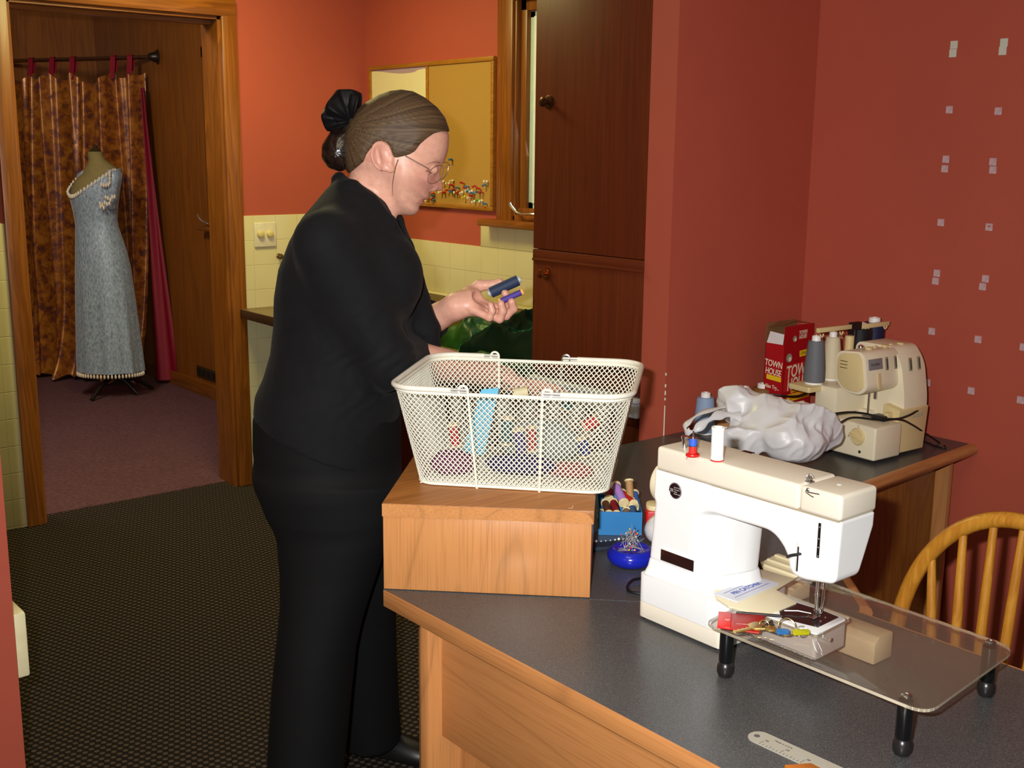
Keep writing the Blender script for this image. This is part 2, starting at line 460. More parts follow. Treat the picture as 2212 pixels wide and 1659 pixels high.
# --- wall with the cork board and the window
WY0, WY1, WZ0, WZ1 = 2.75, 3.585, 1.232, 2.085
mb = MB()
for y0, y1, z0, z1 in ((YC, YA+0.1, 0, WZ0), (YC, YA+0.1, WZ1, ZC), (YC, WY0, WZ0, WZ1), (WY1, YA+0.1, WZ0, WZ1)): mb.box(XB, XB+0.13, y0, y1, z0, z1)
wb = struct(mb.build('wall_back', RED, origin=(XB, YC, 0)))
TB = tiles('cream_glazed_tiles_along_y', (1, 2), off=(-1.665+0.1095*16, 0.1095*12-1.113))
mb = MB(); mb.box(XB-0.010, XB, YC, YA-0.010, 0.80, 1.113, 0.004); mb.box(XB-0.0102, XB, YC, 3.785, 1.106, 1.2225, 0.005)
mb.build('tile_wainscot', TB, wb)
# --- short wall and right wall (red), near wall end at the left
mb = MB(); mb.box(XS, XB+0.13, YC, 2.208, 0, ZC); struct(mb.build('wall_middle', RED, origin=(XS, YC, 0)))
mb = MB(); mb.box(XD, XD+0.13, -1.2, YC, 0, ZC); wr = struct(mb.build('wall_right', RED, origin=(XD, 0, 0)))
mb = MB(); mb.cyl((XS-0.0006, YC-0.0006, 0.735), (XS-0.0006, YC-0.0006, 0.82), 0.0016, n=6)
for z in (0.835, 0.85, 0.872, 0.905): mb.box(XS-0.002, XS+0.001, YC-0.002, YC+0.001, z, z+0.008+0.004*math.sin(z*90))
mb.build('chipped_paint_edge', mat('white_plaster', (228, 220, 205), 0.8), [o for o in COL.objects if o.name == 'wall_middle'][0])
mb = MB(); mb.box(-1.2, 0.6195, 2.2775, 2.41, 0, ZC); wf = struct(mb.build('wall_front', RED, origin=(0.6195, 2.2775, 0)))
mb = MB(); mb.box(0.6195, 0.648, 2.294, 2.378, 0.450, 0.588, 0.005, 2); mb.box(0.648, 0.655, 2.32, 2.35, 0.495, 0.545, 0.002)
tag(mb.build('switch_cover_box', mat('cream_plastic', (232, 222, 178), 0.4)), 'cream plastic cover box on the end of the near red wall at the left edge', 'switch plate')
# --- dressing room shell
mb = MB(); mb.box(0.3, 3.1, 8.01, 8.1, 0, ZC); struct(mb.build('wall_far', PANEL))
mb = MB(); mb.box(XB, XB+0.1, YA+0.1, 8.1, 0, ZC); wfr = struct(mb.build('wall_far_right', PANEL, origin=(XB, 5, 0)))
mb = MB(); mb.box(0.5, 0.6, YA+0.145, 8.1, 0, ZC); struct(mb.build('wall_far_left', PANEL))
mb = MB(); mb.box(XB-0.014, XB, YA+0.15, 8.0, 0, 0.095, 0.004); bb = struct(mb.build('baseboard_right', TRIMY, origin=(XB, 5, 0)))
mb = MB(); mb.box(XB-0.008, XB, 6.34, 6.62, 0.115, 0.185, 0.003); 
vt = tag(mb.build('wall_vent', mat('brown_vent_metal', (70, 48, 22), 0.5, 0.3)), 'small dark slotted vent low on the panelled wall beyond the doorway', 'vent')
mb = MB()
for k in range(4): mb.box(XB-0.0095, XB-0.006, 6.36+k*0.066, 6.405+k*0.066, 0.13, 0.17)
mb.build('slot', mat('black_slot', (10, 9, 8), 0.7), vt)
# window of the dressing room, its far end shows past the jamb
mb = MB(); mb.box(XB-0.022, XB, 6.27, 6.345, 1.05, 2.07, 0.006); mb.box(XB-0.022, XB, 5.45, 5.525, 1.05, 2.07, 0.006)
mb.box(XB-0.022, XB, 5.45, 6.345, 2.0, 2.075, 0.006)
w2 = struct(mb.build('window_2', TRIM, origin=(XB, 5.9, 1.05)))
mb = MB(); mb.box(XB-0.075, XB, 5.42, 6.40, 1.03, 1.052, 0.005); mb.box(XB-0.018, XB, 5.45, 6.345, 0.97, 1.03, 0.004); mb.build('window_sill', TRIMY, w2)
mb = MB(); mb.box(XB-0.012, XB-0.006, 5.525, 6.27, 1.052, 2.0); mb.build('window_pane', mat('dim_window_glass', (96, 84, 60), 0.15), w2)
mb = MB(); mb.tube(spl([(XB-0.03, 6.30, 1.062), (XB-0.05, 6.30, 1.075), (XB-0.075, 6.33, 1.10), (XB-0.08, 6.345, 1.125)], 12), 0.006); mb.build('window_crank', mat('chrome', (225, 225, 228), 0.18, 1.0, var=0), w2)
# --- window over the counter
mb = MB()
mb.box(XB-0.024, XB, WY1-0.012, 3.667, WZ0-0.005, WZ1+0.07, 0.006)          # left casing
mb.box(XB-0.024, XB, WY0-0.06, 3.667, WZ1-0.008, WZ1+0.072, 0.006)
mb.box(XB-0.010, XB+0.10, WY1-0.022, WY1, WZ0, WZ1, 0.003)                  # inner frame, stepped
mb.box(XB+0.012, XB+0.05, WY1-0.058, WY1-0.020, WZ0, WZ1, 0.005)
mb.box(XB+0.012, XB+0.05, WY0, WY1-0.02, WZ1-0.05, WZ1, 0.005)
mb.box(XB-0.010, XB+0.10, WY0, WY1, WZ0-0.002, WZ0+0.022, 0.004)
mb.box(XB+0.006, XB+0.04, WY0, WY1-0.02, WZ0+0.02, WZ0+0.05, 0.005)
w1 = struct(mb.build('window_1', TRIM, origin=(XB, 3.2, WZ0)))
mb = MB(); mb.box(XB-0.075, XB+0.02, 2.69, 3.728, 1.205, 1.232, 0.006); mb.build('window_sill', TRIMY, w1)
SASH = mat('greenish_white_sash', (190, 208, 190), 0.4)
mb = MB(); mb.box(XB+0.03, XB+0.06, WY1-0.088, WY1-0.058, WZ0+0.04, WZ1-0.05, 0.002); mb.box(XB+0.03, XB+0.06, WY0, WY1-0.058, WZ0+0.04, WZ0+0.075, 0.002)
mb.box(XB+0.03, XB+0.06, WY0, WY1-0.058, WZ1-0.075, WZ1-0.048, 0.002); mb.build('sash', SASH, w1)
mb = MB(); mb.box(XB+0.022, XB+0.05, WY1-0.106, WY1-0.088, WZ0+0.07, WZ1-0.07, 0.002); mb.build('sash_edge', mat('white_paint', (240, 242, 236), 0.4), w1)
tw = NT('window_screen'); tw.set(lin((120, 104, 92)), 0.7); mb = MB(); mb.box(XB+0.045, XB+0.05, WY0, WY1-0.1, WZ0+0.07, WZ1-0.07); mb.build('insect_screen', tw.m, w1)
mb = MB(); mb.tube(spl([(XB-0.015, 3.40, 1.262), (XB-0.03, 3.43, 1.264), (XB-0.04, 3.50, 1.264), (XB-0.045, 3.535, 1.285), (XB-0.046, 3.55, 1.302)], 16), 0.006)
mb.build('window_crank', MC['chrome'], w1)
mb = MB(); mb.box(XB-0.03, XB+0.01, 3.33, 3.42, 1.234, 1.262, 0.004); mb.build('crank_housing', mat('dark_bronze', (52, 36, 26), 0.45, 0.5), w1)
# ================================================================== DESKS, CABINET, COUNTER
ZD = 0.735
def wood_desk(name, axis, c=(190, 130, 76)): return veneer(name, c, axis)
DWX, DWY, DWZ = wood_desk('cherry_desk_veneer_along_x', 0), wood_desk('cherry_desk_veneer_along_y', 1), wood_desk('cherry_desk_veneer_upright', 2)
def laminate():
    t = NT('charcoal_speckled_laminate'); n = t.noise(620, 2); n2 = t.noise(420, 3)
    c = t.ramp(n, [(0.30, lin((54, 54, 55))), (0.52, lin((73, 73, 74))), (0.64, lin((90, 90, 88))), (0.78, lin((124, 122, 116)))])
    t.bump(n2, 0.05, 0.0005)
    return t.set(c, 0.33, 0, 0.5)
LAM = laminate()
# near desk with the sewing machine
nd = thing('sewing_desk', 'near desk with dark speckled top and cherry wood edge carrying the white sewing machine', 'desk', (1.072, 1.1, 0))
X0, X1, YE = 1.072, 1.660, 1.636
top = [(X0, YE), (X0, 0.25), (X1, 0.25), (X1, YE-(X1-X0))]
mb = MB(); mb.prism([(X0+0.003, YE-0.003), (X0+0.003, 0.25), (X1-0.002, 0.25), (X1-0.002, YE-(X1-X0)-0.004)], ZD-0.028, ZD); mb.build('desktop', LAM, nd)
mb = MB(); mb.box(X0, X0+0.0035, 0.25, YE, ZD-0.030, ZD+0.0004, 0.0012, 2); mb.box(X1-0.003, X1+0.001, 0.25, YE-(X1-X0), ZD-0.030, ZD+0.0004, 0.001); mb.build('edge_band', DWY, nd)
mb = MB(); mb.box(1.098, 1.64, 1.536, 1.560, 0.0, ZD-0.03, 0.0015); mb.build('end_panel', DWZ, nd)
mb = MB(); mb.box(1.128, 1.146, 0.3, 1.536, 0.475, ZD-0.03, 0.001); mb.build('apron_panel', DWY, nd)
mb = MB(); mb.box(1.170, 1.188, 0.82, 1.536, 0.03, 0.56, 0.001); mb.build('modesty_panel', DWZ, nd)
mb = MB(); mb.box(1.10, 1.64, 0.28, 0.304, 0.0, ZD-0.03, 0.0015); mb.build('end_panel', DWZ, nd)
# corner desk along the red wall
cd = thing('corner_desk', 'far corner desk with dark top and rounded wood front edge against the red walls', 'desk', (2.0, 1.85, 0))
IE = [(X1+0.02, 1.058), (1.90, 1.30), (2.10, 1.488), (XD-0.004, 1.534)]
poly = [(X0+0.002, YE+0.002), (X1, YE-(X1-X0)+0.003)]+IE+[(XD-0.003, YC-0.003), (1.45, YC-0.003)]
mb = MB(); mb.prism(poly, ZD-0.028, ZD); mb.build('desktop', LAM, cd)
mb = MB(); P = [np.array(p) for p in IE]
prof = [(0.000, -0.032), (0.012, -0.030), (0.021, -0.022), (0.024, -0.012), (0.021, -0.004), (0.014, 0.0008), (0.0, 0.0010)]
rings = []
for i, p in enumerate(P):
    d = (P[min(i+1, 3)]-P[max(i-1, 0)]); d /= np.linalg.norm(d); nrm = np.array([d[1], -d[0]])
    rings.append([(*(p+nrm*a), ZD+b) for a, b in prof])
mb.loft(rings); mb.build('front_edge', DWX, cd)
mb = MB(); mb.box(2.12, 2.885, 1.60, 1.618, 0.02, ZD-0.03, 0.001); mb.build('front_panel', wood('cherry_desk_panel_upright', (150, 96, 34), (132, 80, 26), axis=2, scale=0.9, rough=0.4, stretch=10), cd)
mb = MB(); mb.box(2.865, 2.885, 1.56, 1.60, 0.0, ZD-0.03, 0.001); mb.build('side_panel', DWZ, cd)
mb = MB(); mb.box(2.10, 2.125, 1.55, 2.05, 0.0, ZD-0.03, 0.001); mb.build('side_panel', DWZ, cd)
mb = MB(); mb.box(1.46, 1.485, 1.75, 2.08, 0.0, ZD-0.03, 0.001); mb.build('side_panel', DWZ, cd)
# riser box standing on the corner (turned 45 degrees)
S2 = math.sqrt(0.5); E1 = np.array([S2, -S2, 0]); E2 = np.array([S2, S2, 0])
rz = thing('desk_riser', 'cherry wood riser box standing on the desk corner under the white wire basket', 'riser', (1.072, 1.636, ZD))
R0 = np.array([1.0745, 1.6395, 0])
def TR(p): return R0+E1*p[0]+E2*p[1]+np.array([0, 0, ZD+0.001+p[2]])
RW, RD, RH = 0.374, 0.40, 0.160
mb = MB(); mb.box(0.001, RW-0.004, 0.001, 0.019, 0, RH-0.024, 0.0008, T=TR); mb.build('front_panel', DWZ, rz)
mb = MB(); mb.box(0.001, 0.019, 0.019, RD-0.03, 0, RH-0.024, 0.0008, T=TR); mb.box(RW-0.022, RW-0.004, 0.019, RD-0.03, 0, RH-0.024, 0.0008, T=TR); mb.build('side_panel', DWZ, rz)
mb = MB(); pl = rpoly([(0, 0), (RW, 0), (RW, RD), (0, RD)], [0.001, 0.001, 0.02, 0.02])
mb.prism(pl, RH-0.024, RH, T=TR, bev=0.002); 
DW45 = NT('cherry_riser_top'); v = DW45.mapping((1.4, 18, 18), (0, 0, math.radians(45)))
n1 = DW45.noise(1.0, 4, v, 0.6, 0.6); f1 = DW45.math('FRACT', DW45.math('MULTIPLY', n1, 7.0))
DW45.set(DW45.mix(0.4, DW45.ramp(f1, [(0, lin((168, 108, 52))), (0.7, lin((150, 94, 44))), (1, lin((168, 108, 52)))]), DW45.ramp(DW45.noise(1.0, 3, DW45.mapping((6, 150, 150), (0, 0, math.radians(45)))), [(0.35, (0.75, 0.7, 0.62, 1)), (0.6, (1, 1, 1, 1))]), 'MULTIPLY'), 0.36, 0, 0.5)
mb.build('top_board', DW45.m, rz)
mb = MB(); mb.prism([(0.0, RH-0.0235), (RW-0.001, RH-0.0235), (RW-0.0012, RH-0.020), (RW-0.006, RH-0.010), (RW-0.016, RH-0.003), (RW-0.03, RH-0.0006), (0.0, RH-0.0006)], -0.0015, 0.0004, T=lambda p: TR((p[0], p[2], p[1]))); mb.build('edge_band', wood_desk('cherry_edge_band', 0), rz)
mb = MB(); mb.box(0.335, 0.336, 0.012, 0.028, RH, RH+0.0003, T=TR); mb.box(0.329, 0.336, 0.012, 0.013, RH, RH+0.0003, T=TR); mb.build('scratch', mat('pale_scratch', (226, 206, 170), 0.6), rz)
# tall dark cabinet
CABM = wood('dark_mahogany_veneer', (108, 44, 16), (101, 40, 14), axis=2, scale=0.8, rough=0.40, stretch=16)
CABY = wood('dark_mahogany_rail', (108, 44, 16), (101, 40, 14), axis=1, scale=0.8, rough=0.40, stretch=16)
cb = thing('tall_cabinet', 'tall dark mahogany cabinet with two round knobs between window and red wall', 'cabinet', (2.66, 2.44, 0))
cy0, cy1 = 2.2095, 2.677
mb = MB(); mb.box(XS+0.020, XB-0.012, cy0, cy1, 0.0, ZC-0.002, 0.001); mb.build('carcass', CABM, cb)
mb = MB(); mb.box(XS-0.001, XS+0.020, cy0, cy1, 1.215, ZC-0.01, 0.0015); du = mb.build('door', CABM, cb)
mb = MB(); mb.box(XS-0.001, XS+0.020, cy0, cy1, 0.835, 1.180, 0.0015); dl = mb.build('door', CABM, cb)
mb = MB(); mb.box(XS-0.004, XS+0.020, cy0, cy1, 1.182, 1.213, 0.003); mb.box(XS-0.007, XS+0.01, cy0, cy1, 1.178, 1.186, 0.002); mb.build('rail', CABY, cb)
BR = mat('antique_copper', (170, 96, 48), 0.28, 0.9); BRD = mat('dark_antique_copper', (92, 58, 34), 0.32, 0.85)
for dr, px, m_, pr in ((du, (1187, 221), BRD, 'knob'), (dl, (1181, 590), BR, 'knob')):
    p = onx(px[0], px[1], XS); mb = MB(); mb.lathe([(0.019, 0), (0.0205, 0.002), (0.0205, 0.004), (0.016, 0.0055), (0.010, 0.006)], (p[0], p[1], p[2]), (-1, 0, 0), 28)
    mb.lathe([(0.006, 0.005), (0.0055, 0.016), (0.011, 0.022), (0.014, 0.026), (0.0135, 0.030), (0.009, 0.0325), (0.001, 0.033)], (p[0], p[1], p[2]), (-1, 0, 0), 24); mb.build(pr, m_, dr)
mb = MB(); mb.box(XS-0.012, XS+0.020, cy0, cy1, 0.765, 0.806, 0.002); mb.box(XS-0.016, XS+0.02, cy0, cy1, 0.808, 0.820, 0.002); o = mb.build('pull_out_shelf', mat('white_melamine', (205, 208, 214), 0.4), cb); o['label'] = 'white pull-out shelf edge'
mb = MB(); mb.box(XS-0.001, XS+0.020, cy0, cy1, 0.10, 0.735, 0.0015); mb.build('drawer', CABM, cb)
# counter below the window with a brown laminate top
def lam_brown():
    t = NT('mottled_brown_laminate'); n = t.noise(140, 4)
    return t.set(t.ramp(n, [(0.3, lin((74, 56, 34))), (0.5, lin((120, 100, 62))), (0.7, lin((150, 128, 84)))]), 0.4, 0, 0.5)
LB = lam_brown()
ct = thing('kitchen_counter', 'brown mottled laminate counter along the tiled wall under the window', 'counter', (2.65, 3.7, 0))
CX = 2.305
mb = MB(); mb.box(CX+0.004, XB-0.012, 2.682, YA-0.012, 0.772, 0.8085, 0.004); mb.build('worktop', LB, ct)
mb = MB(); mb.box(CX, CX+0.006, 2.682, YA-0.012, 0.770, 0.8080, 0.002); mb.build('edge_band', mat('dark_brown_edge', (66, 44, 24), 0.45), ct)
mb = MB(); mb.box(XB-0.030, XB-0.0105, 2.682, YA-0.03, 0.8085, 0.884, 0.003); mb.build('backsplash', LB, ct)
mb = MB(); mb.box(XB-0.031, XB-0.0105, 2.682, YA-0.03, 0.884, 0.8885, 0.001); mb.build('backsplash_cap', mat('cream_caulk', (220, 208, 160), 0.5), ct)
mb = MB(); mb.box(2.42, XB-0.02, 2.69, 3.30, 0.0, 0.772, 0.002); mb.build('base_unit', CABM, ct)
# ================================================================== SEWING MACHINE
WP = mat('warm_white_enamel', (230, 231, 230), 0.30, 0, 0.5, var=0.012, vs=8)
CP = mat('ivory_plastic', (226, 216, 182), 0.34, 0, 0.5, var=0.02, vs=8)
CPL = mat('pale_grey_ivory_plastic', (222, 214, 196), 0.34, 0, 0.5, var=0.02, vs=8)
CHR = MC['chrome']; STEEL = mat('brushed_steel', (190, 188, 182), 0.3, 1.0, var=0.03)
BLK = mat('black_plastic', (16, 16, 17), 0.38); DKB = mat('dark_brown_gloss', (46, 24, 20), 0.15, 0.2)
GRV = mat('groove_line_tan', (160, 148, 120), 0.7)  # tan of the thin seam strip under the machine covers
sm = thing('sewing_machine', 'white and ivory sewing machine seen from behind on the near desk', 'sewing machine', (1.41, 1.15, ZD))
zb = ZD+0.004
mb = MB(); mb.prism(rpoly([(1.342, 1.268), (1.342, 1.085), (1.505, 1.085), (1.505, 1.268)], 0.012), zb, 0.7665, bev=0.002); mb.build('base_pan', CPL, sm)
mb = MB()
mb.prism(rpoly([(1.3415, 1.2685), (1.3415, 1.100), (1.372, 1.0845), (1.505, 1.0845), (1.505, 1.2685)], [0.014, 0.02, 0.02, 0.01, 0.012]), 0.7675, 0.815, bev=0.006, seg=4)
mb.build('base', WP, sm)
for x, y in ((1.352, 1.256), (1.352, 1.10), (1.49, 1.256), (1.49, 1.10)):
    mb = MB(); mb.cyl((x, y, ZD), (x, y, zb+0.002), 0.006, n=12); mb.build('rubber_foot', BLK, sm)
# column, flaring down into the base
def colring(z, g):
    yl = 1.263-0.0095*max(0, min(1, (z-0.84)/0.12))+g*0.3; u = max(0, (z-0.84)/0.12)*0.012
    p = rpoly([(1.3591-g, yl), (1.3591-g, 1.158-u-g*0.6), (1.385, 1.128-u-g), (1.440, 1.112-u-g*1.3), (1.470+g*0.3, 1.114-u-g), (1.470+g*0.3, yl)], [0.012, 0.02, 0.03, 0.02, 0.012, 0.012], 5)
    return [(x, y, z) for x, y in p]
mb = MB(); mb.loft([colring(z, g) for z, g in ((0.810, 0.016), (0.817, 0.010), (0.826, 0.005), (0.838, 0.002), (0.8395, 0.0008))])
mb.build('column_foot', WP, sm)
# arm and head: one outline extruded through the depth, rounded
arm = rpoly([(1.252, 0.996), (1.252, 0.950), (1.140, 0.950), (1.072, 0.951), (1.012, 0.952), (0.984, 0.925), (0.978, 0.897), (0.955, 0.893), (0.898, 0.902), (0.896, 0.996)],
            [0, 0, 0, 0, 0.022, 0.02, 0.012, 0.01, 0.012, 0], 6)
def ext(p2, w, r):
    q = np.maximum(np.stack([p2+r, w+r], 1), 0); return np.minimum(np.maximum(p2+r, w+r), 0)+np.linalg.norm(q, axis=1)-r
colp = rpoly([(1.3592, 1.2535), (1.3592, 1.150), (1.385, 1.120), (1.440, 1.106), (1.468, 1.108), (1.468, 1.2535)], [0.010, 0.02, 0.03, 0.02, 0.012, 0.012], 5)
colb = rpoly([(1.3592, 1.2635), (1.3592, 1.158), (1.385, 1.128), (1.440, 1.113), (1.470, 1.115), (1.470, 1.2635)], [0.010, 0.02, 0.03, 0.02, 0.012, 0.012], 5)
def f_machine(P):
    x, y, z = P[:, 0], P[:, 1], P[:, 2]
    xs = x.copy(); lowh = (y < 0.99) & (z < 0.975); k = 1-0.34*np.clip((0.975-z)/0.075, 0, 1)
    xs = np.where(lowh, 1.359+(x-1.359)/k, x)
    d1 = ext(-poly_sd(y, z, arm), np.abs(xs-1.403)-0.044, 0.006)
    t_ = np.clip((z-0.84)/0.12, 0, 1); yy = y+0.010*t_
    c2 = -poly_sd(x, y+0.0098*t_*0.0+np.where(y > 1.2, 0.0098*t_, 0.008*t_), colb)
    d2 = ext(c2, np.abs(z-0.915)-0.0762, 0.003)
    d = smin(d1, d2, 0.016)
    return np.maximum(d, np.maximum(1.3590-x, z-0.9955))
V, Q = nets(f_machine, (1.345, 0.88, 0.830), (1.485, 1.28, 1.002), 0.00175, pad=2.2)
mesh_from('arm_and_column', V, Q, WP, sm)
mb = MB(); mb.prism([(1.254, 0.9975), (0.895, 0.9965+0.003), (0.895, 1.036), (1.248, 1.036)], 1.356, 1.450, T=lambda p: (p[2], p[0] if p[0] < 0.9665 else max(p[0], 0.968), p[1]), bev=0.0)
mb = MB(); mb.box(1.3563, 1.4505, 0.9678, 1.2505, 0.9962, 1.036, 0.0062, 4); mb.build('top_cover', CPL, sm)
mb = MB(); mb.box(1.3563, 1.4475, 0.895, 0.9668, 0.9968, 1.0357, 0.0065, 4); mb.build('head_cover', CPL, sm)
mb = MB(); mb.box(1.3605, 1.446, 0.900, 1.2480, 0.9945, 1.0); mb.build('seam', GRV, sm)
# handwheel
mb = MB(); mb.lathe([(0.010, 0), (0.034, 0.001), (0.0375, 0.005), (0.0385, 0.024), (0.036, 0.030), (0.027, 0.0325), (0.024, 0.037), (0.012, 0.039), (0.001, 0.039)], (1.415, 1.254, 0.958), (0, 1, 0), 40); mb.build('handwheel', CP, sm)
# badge and name plate
bx = 1.3580
bc = onx(1459, 1060, bx)
mb = MB(); mb.lathe([(0.0135, 0), (0.0135, 0.0008), (0.0122, 0.0016), (0.0118, 0.0012), (0.001, 0.0012)], (bx, bc[1], bc[2]), (-1, 0, 0), 40); bd = mb.build('badge', mat('badge_silver_rim', (170, 160, 165), 0.25, 0.8), sm)
mb = MB(); mb.cyl((bx-0.0012, bc[1], bc[2]), (bx-0.0016, bc[1], bc[2]), 0.0117, n=40); mb.box(bx-0.0019, bx-0.0015, bc[1]+0.0025, bc[1]+0.0029, bc[2]-0.011, bc[2]+0.011); mb.build('badge_face', mat('badge_black', (26, 18, 20), 0.25), bd)
LET = mat('pale_lettering', (205, 196, 190), 0.5, var=0)
text('badge_number', '25', (bx-0.0019, bc[1]+0.0066, bc[2]), (0, -1, 0), (0, 0, 1), 0.0072, LET, bd, 0.0001)
for k, s in enumerate(('Cam 35 Year', 'Warranty of', 'Sewing', 'Machine Head')):
    text('badge_line', s, (bx-0.0019, bc[1]+0.0018, bc[2]+0.0058-k*0.0036), (0, -1, 0), (0, 0, 1), 0.0026, LET, bd, 0.0001, 'LEFT', xs=0.9)
q = [onx(*p, bx) for p in ((1429, 1195), (1500, 1220), (1499, 1242), (1428, 1216))]
y1, y0 = q[0][1], q[1][1]; z0, z1 = 0.8445, 0.8635
mb = MB(); mb.box(bx-0.0016, bx+0.002, y0-0.001, y1+0.001, z0-0.001, z1+0.001, 0.0006); npz = mb.build('name_plate', WP, sm)
mb = MB(); mb.box(bx-0.0022, bx-0.001, y0, y1, z0, z1, 0.0004); mb.build('plate_face', DKB, npz)
# slots, presser lever and thread path on the head
mb = MB(); a = onx(1771, 1130, 1.3585); b = onx(1766, 1205, 1.3585); mb.box(1.3580, 1.366, a[1]-0.0022, a[1]+0.0022, b[2], a[2], 0.0005); o = mb.build('take_up_slot', BLK, sm)
mb = MB()
for f in (0.05, 0.3, 0.55, 0.88): mb.ell((1.3578, a[1]-0.0004, b[2]+(a[2]-b[2])*f), (0.0008, 0.001, 0.0012), 8, 6)
mb.build('slot_stud', CHR, o)
mb = MB(); c = onx(1724, 1172, 1.3585); d = onx(1724, 1236, 1.3585); mb.box(1.3582, 1.366, c[1]-0.003, c[1]+0.0028, d[2], c[2], 0.001); sl = mb.build('lever_slot', mat('slot_white_edge', (214, 212, 205), 0.4), sm)
mb = MB(); mb.box(1.3576, 1.360, c[1]-0.0024, c[1]-0.0002, d[2]+0.001, c[2]-0.006); mb.build('slot_gap', BLK, sl)
l0 = onx(1722, 1200, 1.352); l1 = onx(1706, 1197, 1.340)
mb = MB(); mb.tube(spl([(1.362, l0[1], l0[2]+0.001), (1.354, l0[1]+0.001, l0[2]+0.001), (1.346, l0[1]+0.006, l0[2]), (1.341, l0[1]+0.011, l0[2]-0.003)], 12), [0.003]*13, 10, flat=0.7); mb.build('presser_lever', BLK, sm)
mb = MB(); h = onz(1758, 1334, 0.8175); nx, ny = h[0]+0.004, h[1]-0.001
mb.cyl((nx, ny, 0.822), (nx, ny, 0.90), 0.0032, n=14); mb.cyl((nx, ny, 0.852), (nx, ny, 0.856), 0.0042, n=14); pb = mb.build('presser_bar', STEEL, sm)
mb = MB(); mb.box(nx-0.012, nx+0.008, ny-0.004, ny+0.004, 0.8172, 0.8192, 0.0006); mb.box(nx-0.003, nx+0.003, ny-0.003, ny+0.003, 0.819, 0.831, 0.001); mb.ell((nx-0.001, ny-0.0075, 0.829), (0.0035, 0.0035, 0.0055)); mb.build('presser_foot', CHR, pb)
mb = MB(); mb.cyl((nx, ny-0.009, 0.872), (nx, ny-0.009, 0.90), 0.0024, n=12); mb.cyl((nx, ny-0.009, 0.866), (nx, ny-0.009, 0.874), 0.0032, n=12); mb.cyl((nx-0.001, ny-0.008, 0.820), (nx, ny-0.009, 0.868), 0.0006, 0.0009, n=8); mb.tube([(nx+0.003, ny-0.010, 0.87), (nx+0.002, ny-0.011, 0.85), (nx, ny-0.009, 0.832)], 0.0006, 6); mb.build('needle_bar', CHR, sm)
mb = MB(); mb.cyl((nx-0.005, ny+0.012, 0.886), (nx-0.005, ny+0.012, 0.897), 0.004, n=12); mb.build('clamp_screw', mat('brass', (196, 156, 70), 0.3, 0.9), sm); mb = MB(); mb.cyl((nx-0.006, ny-0.022, 0.884), (nx-0.006, ny-0.022, 0.9), 0.003, n=12); mb.build('clamp_screw', mat('brass', (196, 156, 70), 0.3, 0.9), sm)
# bed and free arm
bz = 0.8165
bedpx = [(1548, 1292), (1574, 1309), (1634, 1326), (1662, 1326), (1721, 1301), (1676, 1273), (1716, 1249), (1660, 1233)]
bp = [tuple(onz(x, y, bz+0.003)[:2]) for x, y in bedpx]+[(1.50, 1.16), (1.40, 1.16)]
mb = MB(); mb.prism(bp, bz-0.001, bz+0.003, bev=0.001); mb.build('bed_plate', CP, sm)
mb = MB(); mb.prism(rpoly([(1.362, 1.09), (1.362, 0.926), (1.446, 0.930), (1.452, 1.09)], [0, 0.006, 0.008, 0]), 0.7745, bz, bev=0.002); fa = mb.build('free_arm', WP, sm)
mb = MB(); mb.prism([tuple(onz(x, y, bz+0.0004)[:2]) for x, y in ((1683, 1319), (1718, 1301.5), (1779, 1319.6), (1812, 1333), (1767, 1355), (1728, 1345.5), (1688, 1335))], bz-0.0008, bz+0.0005); npl = mb.build('needle_plate', mat('dark_needle_plate', (74, 62, 62), 0.22, 0.75), sm)
mb = MB()
for k in range(3):
    a = onz(1745+k*8, 1330-k*1.5, bz+0.0007); mb.box(a[0]-0.001+k*0.002, a[0]+0.014, a[1]-0.0006, a[1]+0.0006, bz+0.0003, bz+0.0009)
for x, y in ((1783, 1334), (1773, 1342)): a = onz(x, y, bz); mb.cyl((a[0], a[1], bz), (a[0], a[1], bz+0.001), 0.0022, n=12)
mb.build('feed_dog', STEEL, npl)
mb = MB(); a = onz(1695, 1319, bz+0.004); b = onz(1752, 1325, bz+0.003); mb.tube([tuple(a), tuple((a+b)/2+np.array([0, 0, 0.002])), tuple(b)], 0.0012, 8); mb.build('guide_arm', STEEL, sm)
mb = MB(); mb.cyl((1.404, 0.9285, 0.795), (1.404, 0.9262, 0.795), 0.0035, n=14); mb.build('screw', STEEL, fa)
# pins and guides on the top
mb = MB(); a = onz(1750, 1040, 1.036)
mb.box(a[0]-0.006, a[0]+0.004, a[1]-0.005, a[1]+0.005, 1.0345, 1.0372, 0.0005); mb.tube(spl([(a[0]-0.003, a[1]+0.003, 1.037), (a[0]-0.003, a[1]+0.004, 1.044), (a[0]+0.001, a[1]+0.001, 1.046), (a[0]+0.002, a[1]-0.004, 1.042)], 12), 0.0013, 8); mb.box(a[0]-0.003, a[0]+0.003, a[1]-0.002, a[1]+0.003, 1.037, 1.043, 0.001); mb.build('thread_guide', STEEL, sm)
a = onx(1742, 1064, 1.355); b = onx(1757, 1074, 1.352); c = onx(1770, 1068, 1.352)
mb = MB(); mb.tube(spl([tuple(onx(1744, 1056, 1.357)), tuple(onx(1741, 1060, 1.353)), tuple(a), tuple(onx(1750, 1070, 1.350)), tuple(b)], 16), 0.0009, 6); mb.tube([tuple(onx(1745, 1063, 1.354)), tuple(c)], 0.0009, 6); mb.ell(tuple(onx(1745, 1058, 1.356)), (0.002, 0.003, 0.003), 10, 8); mb.build('thread_guide', STEEL, sm)
mb = MB(); a = onz(1813, 1046, 1.0362); mb.cyl((a[0], a[1], 1.0355), (a[0], a[1], 1.0364), 0.0032, n=14); mb.build('screw_cap', WP, sm)
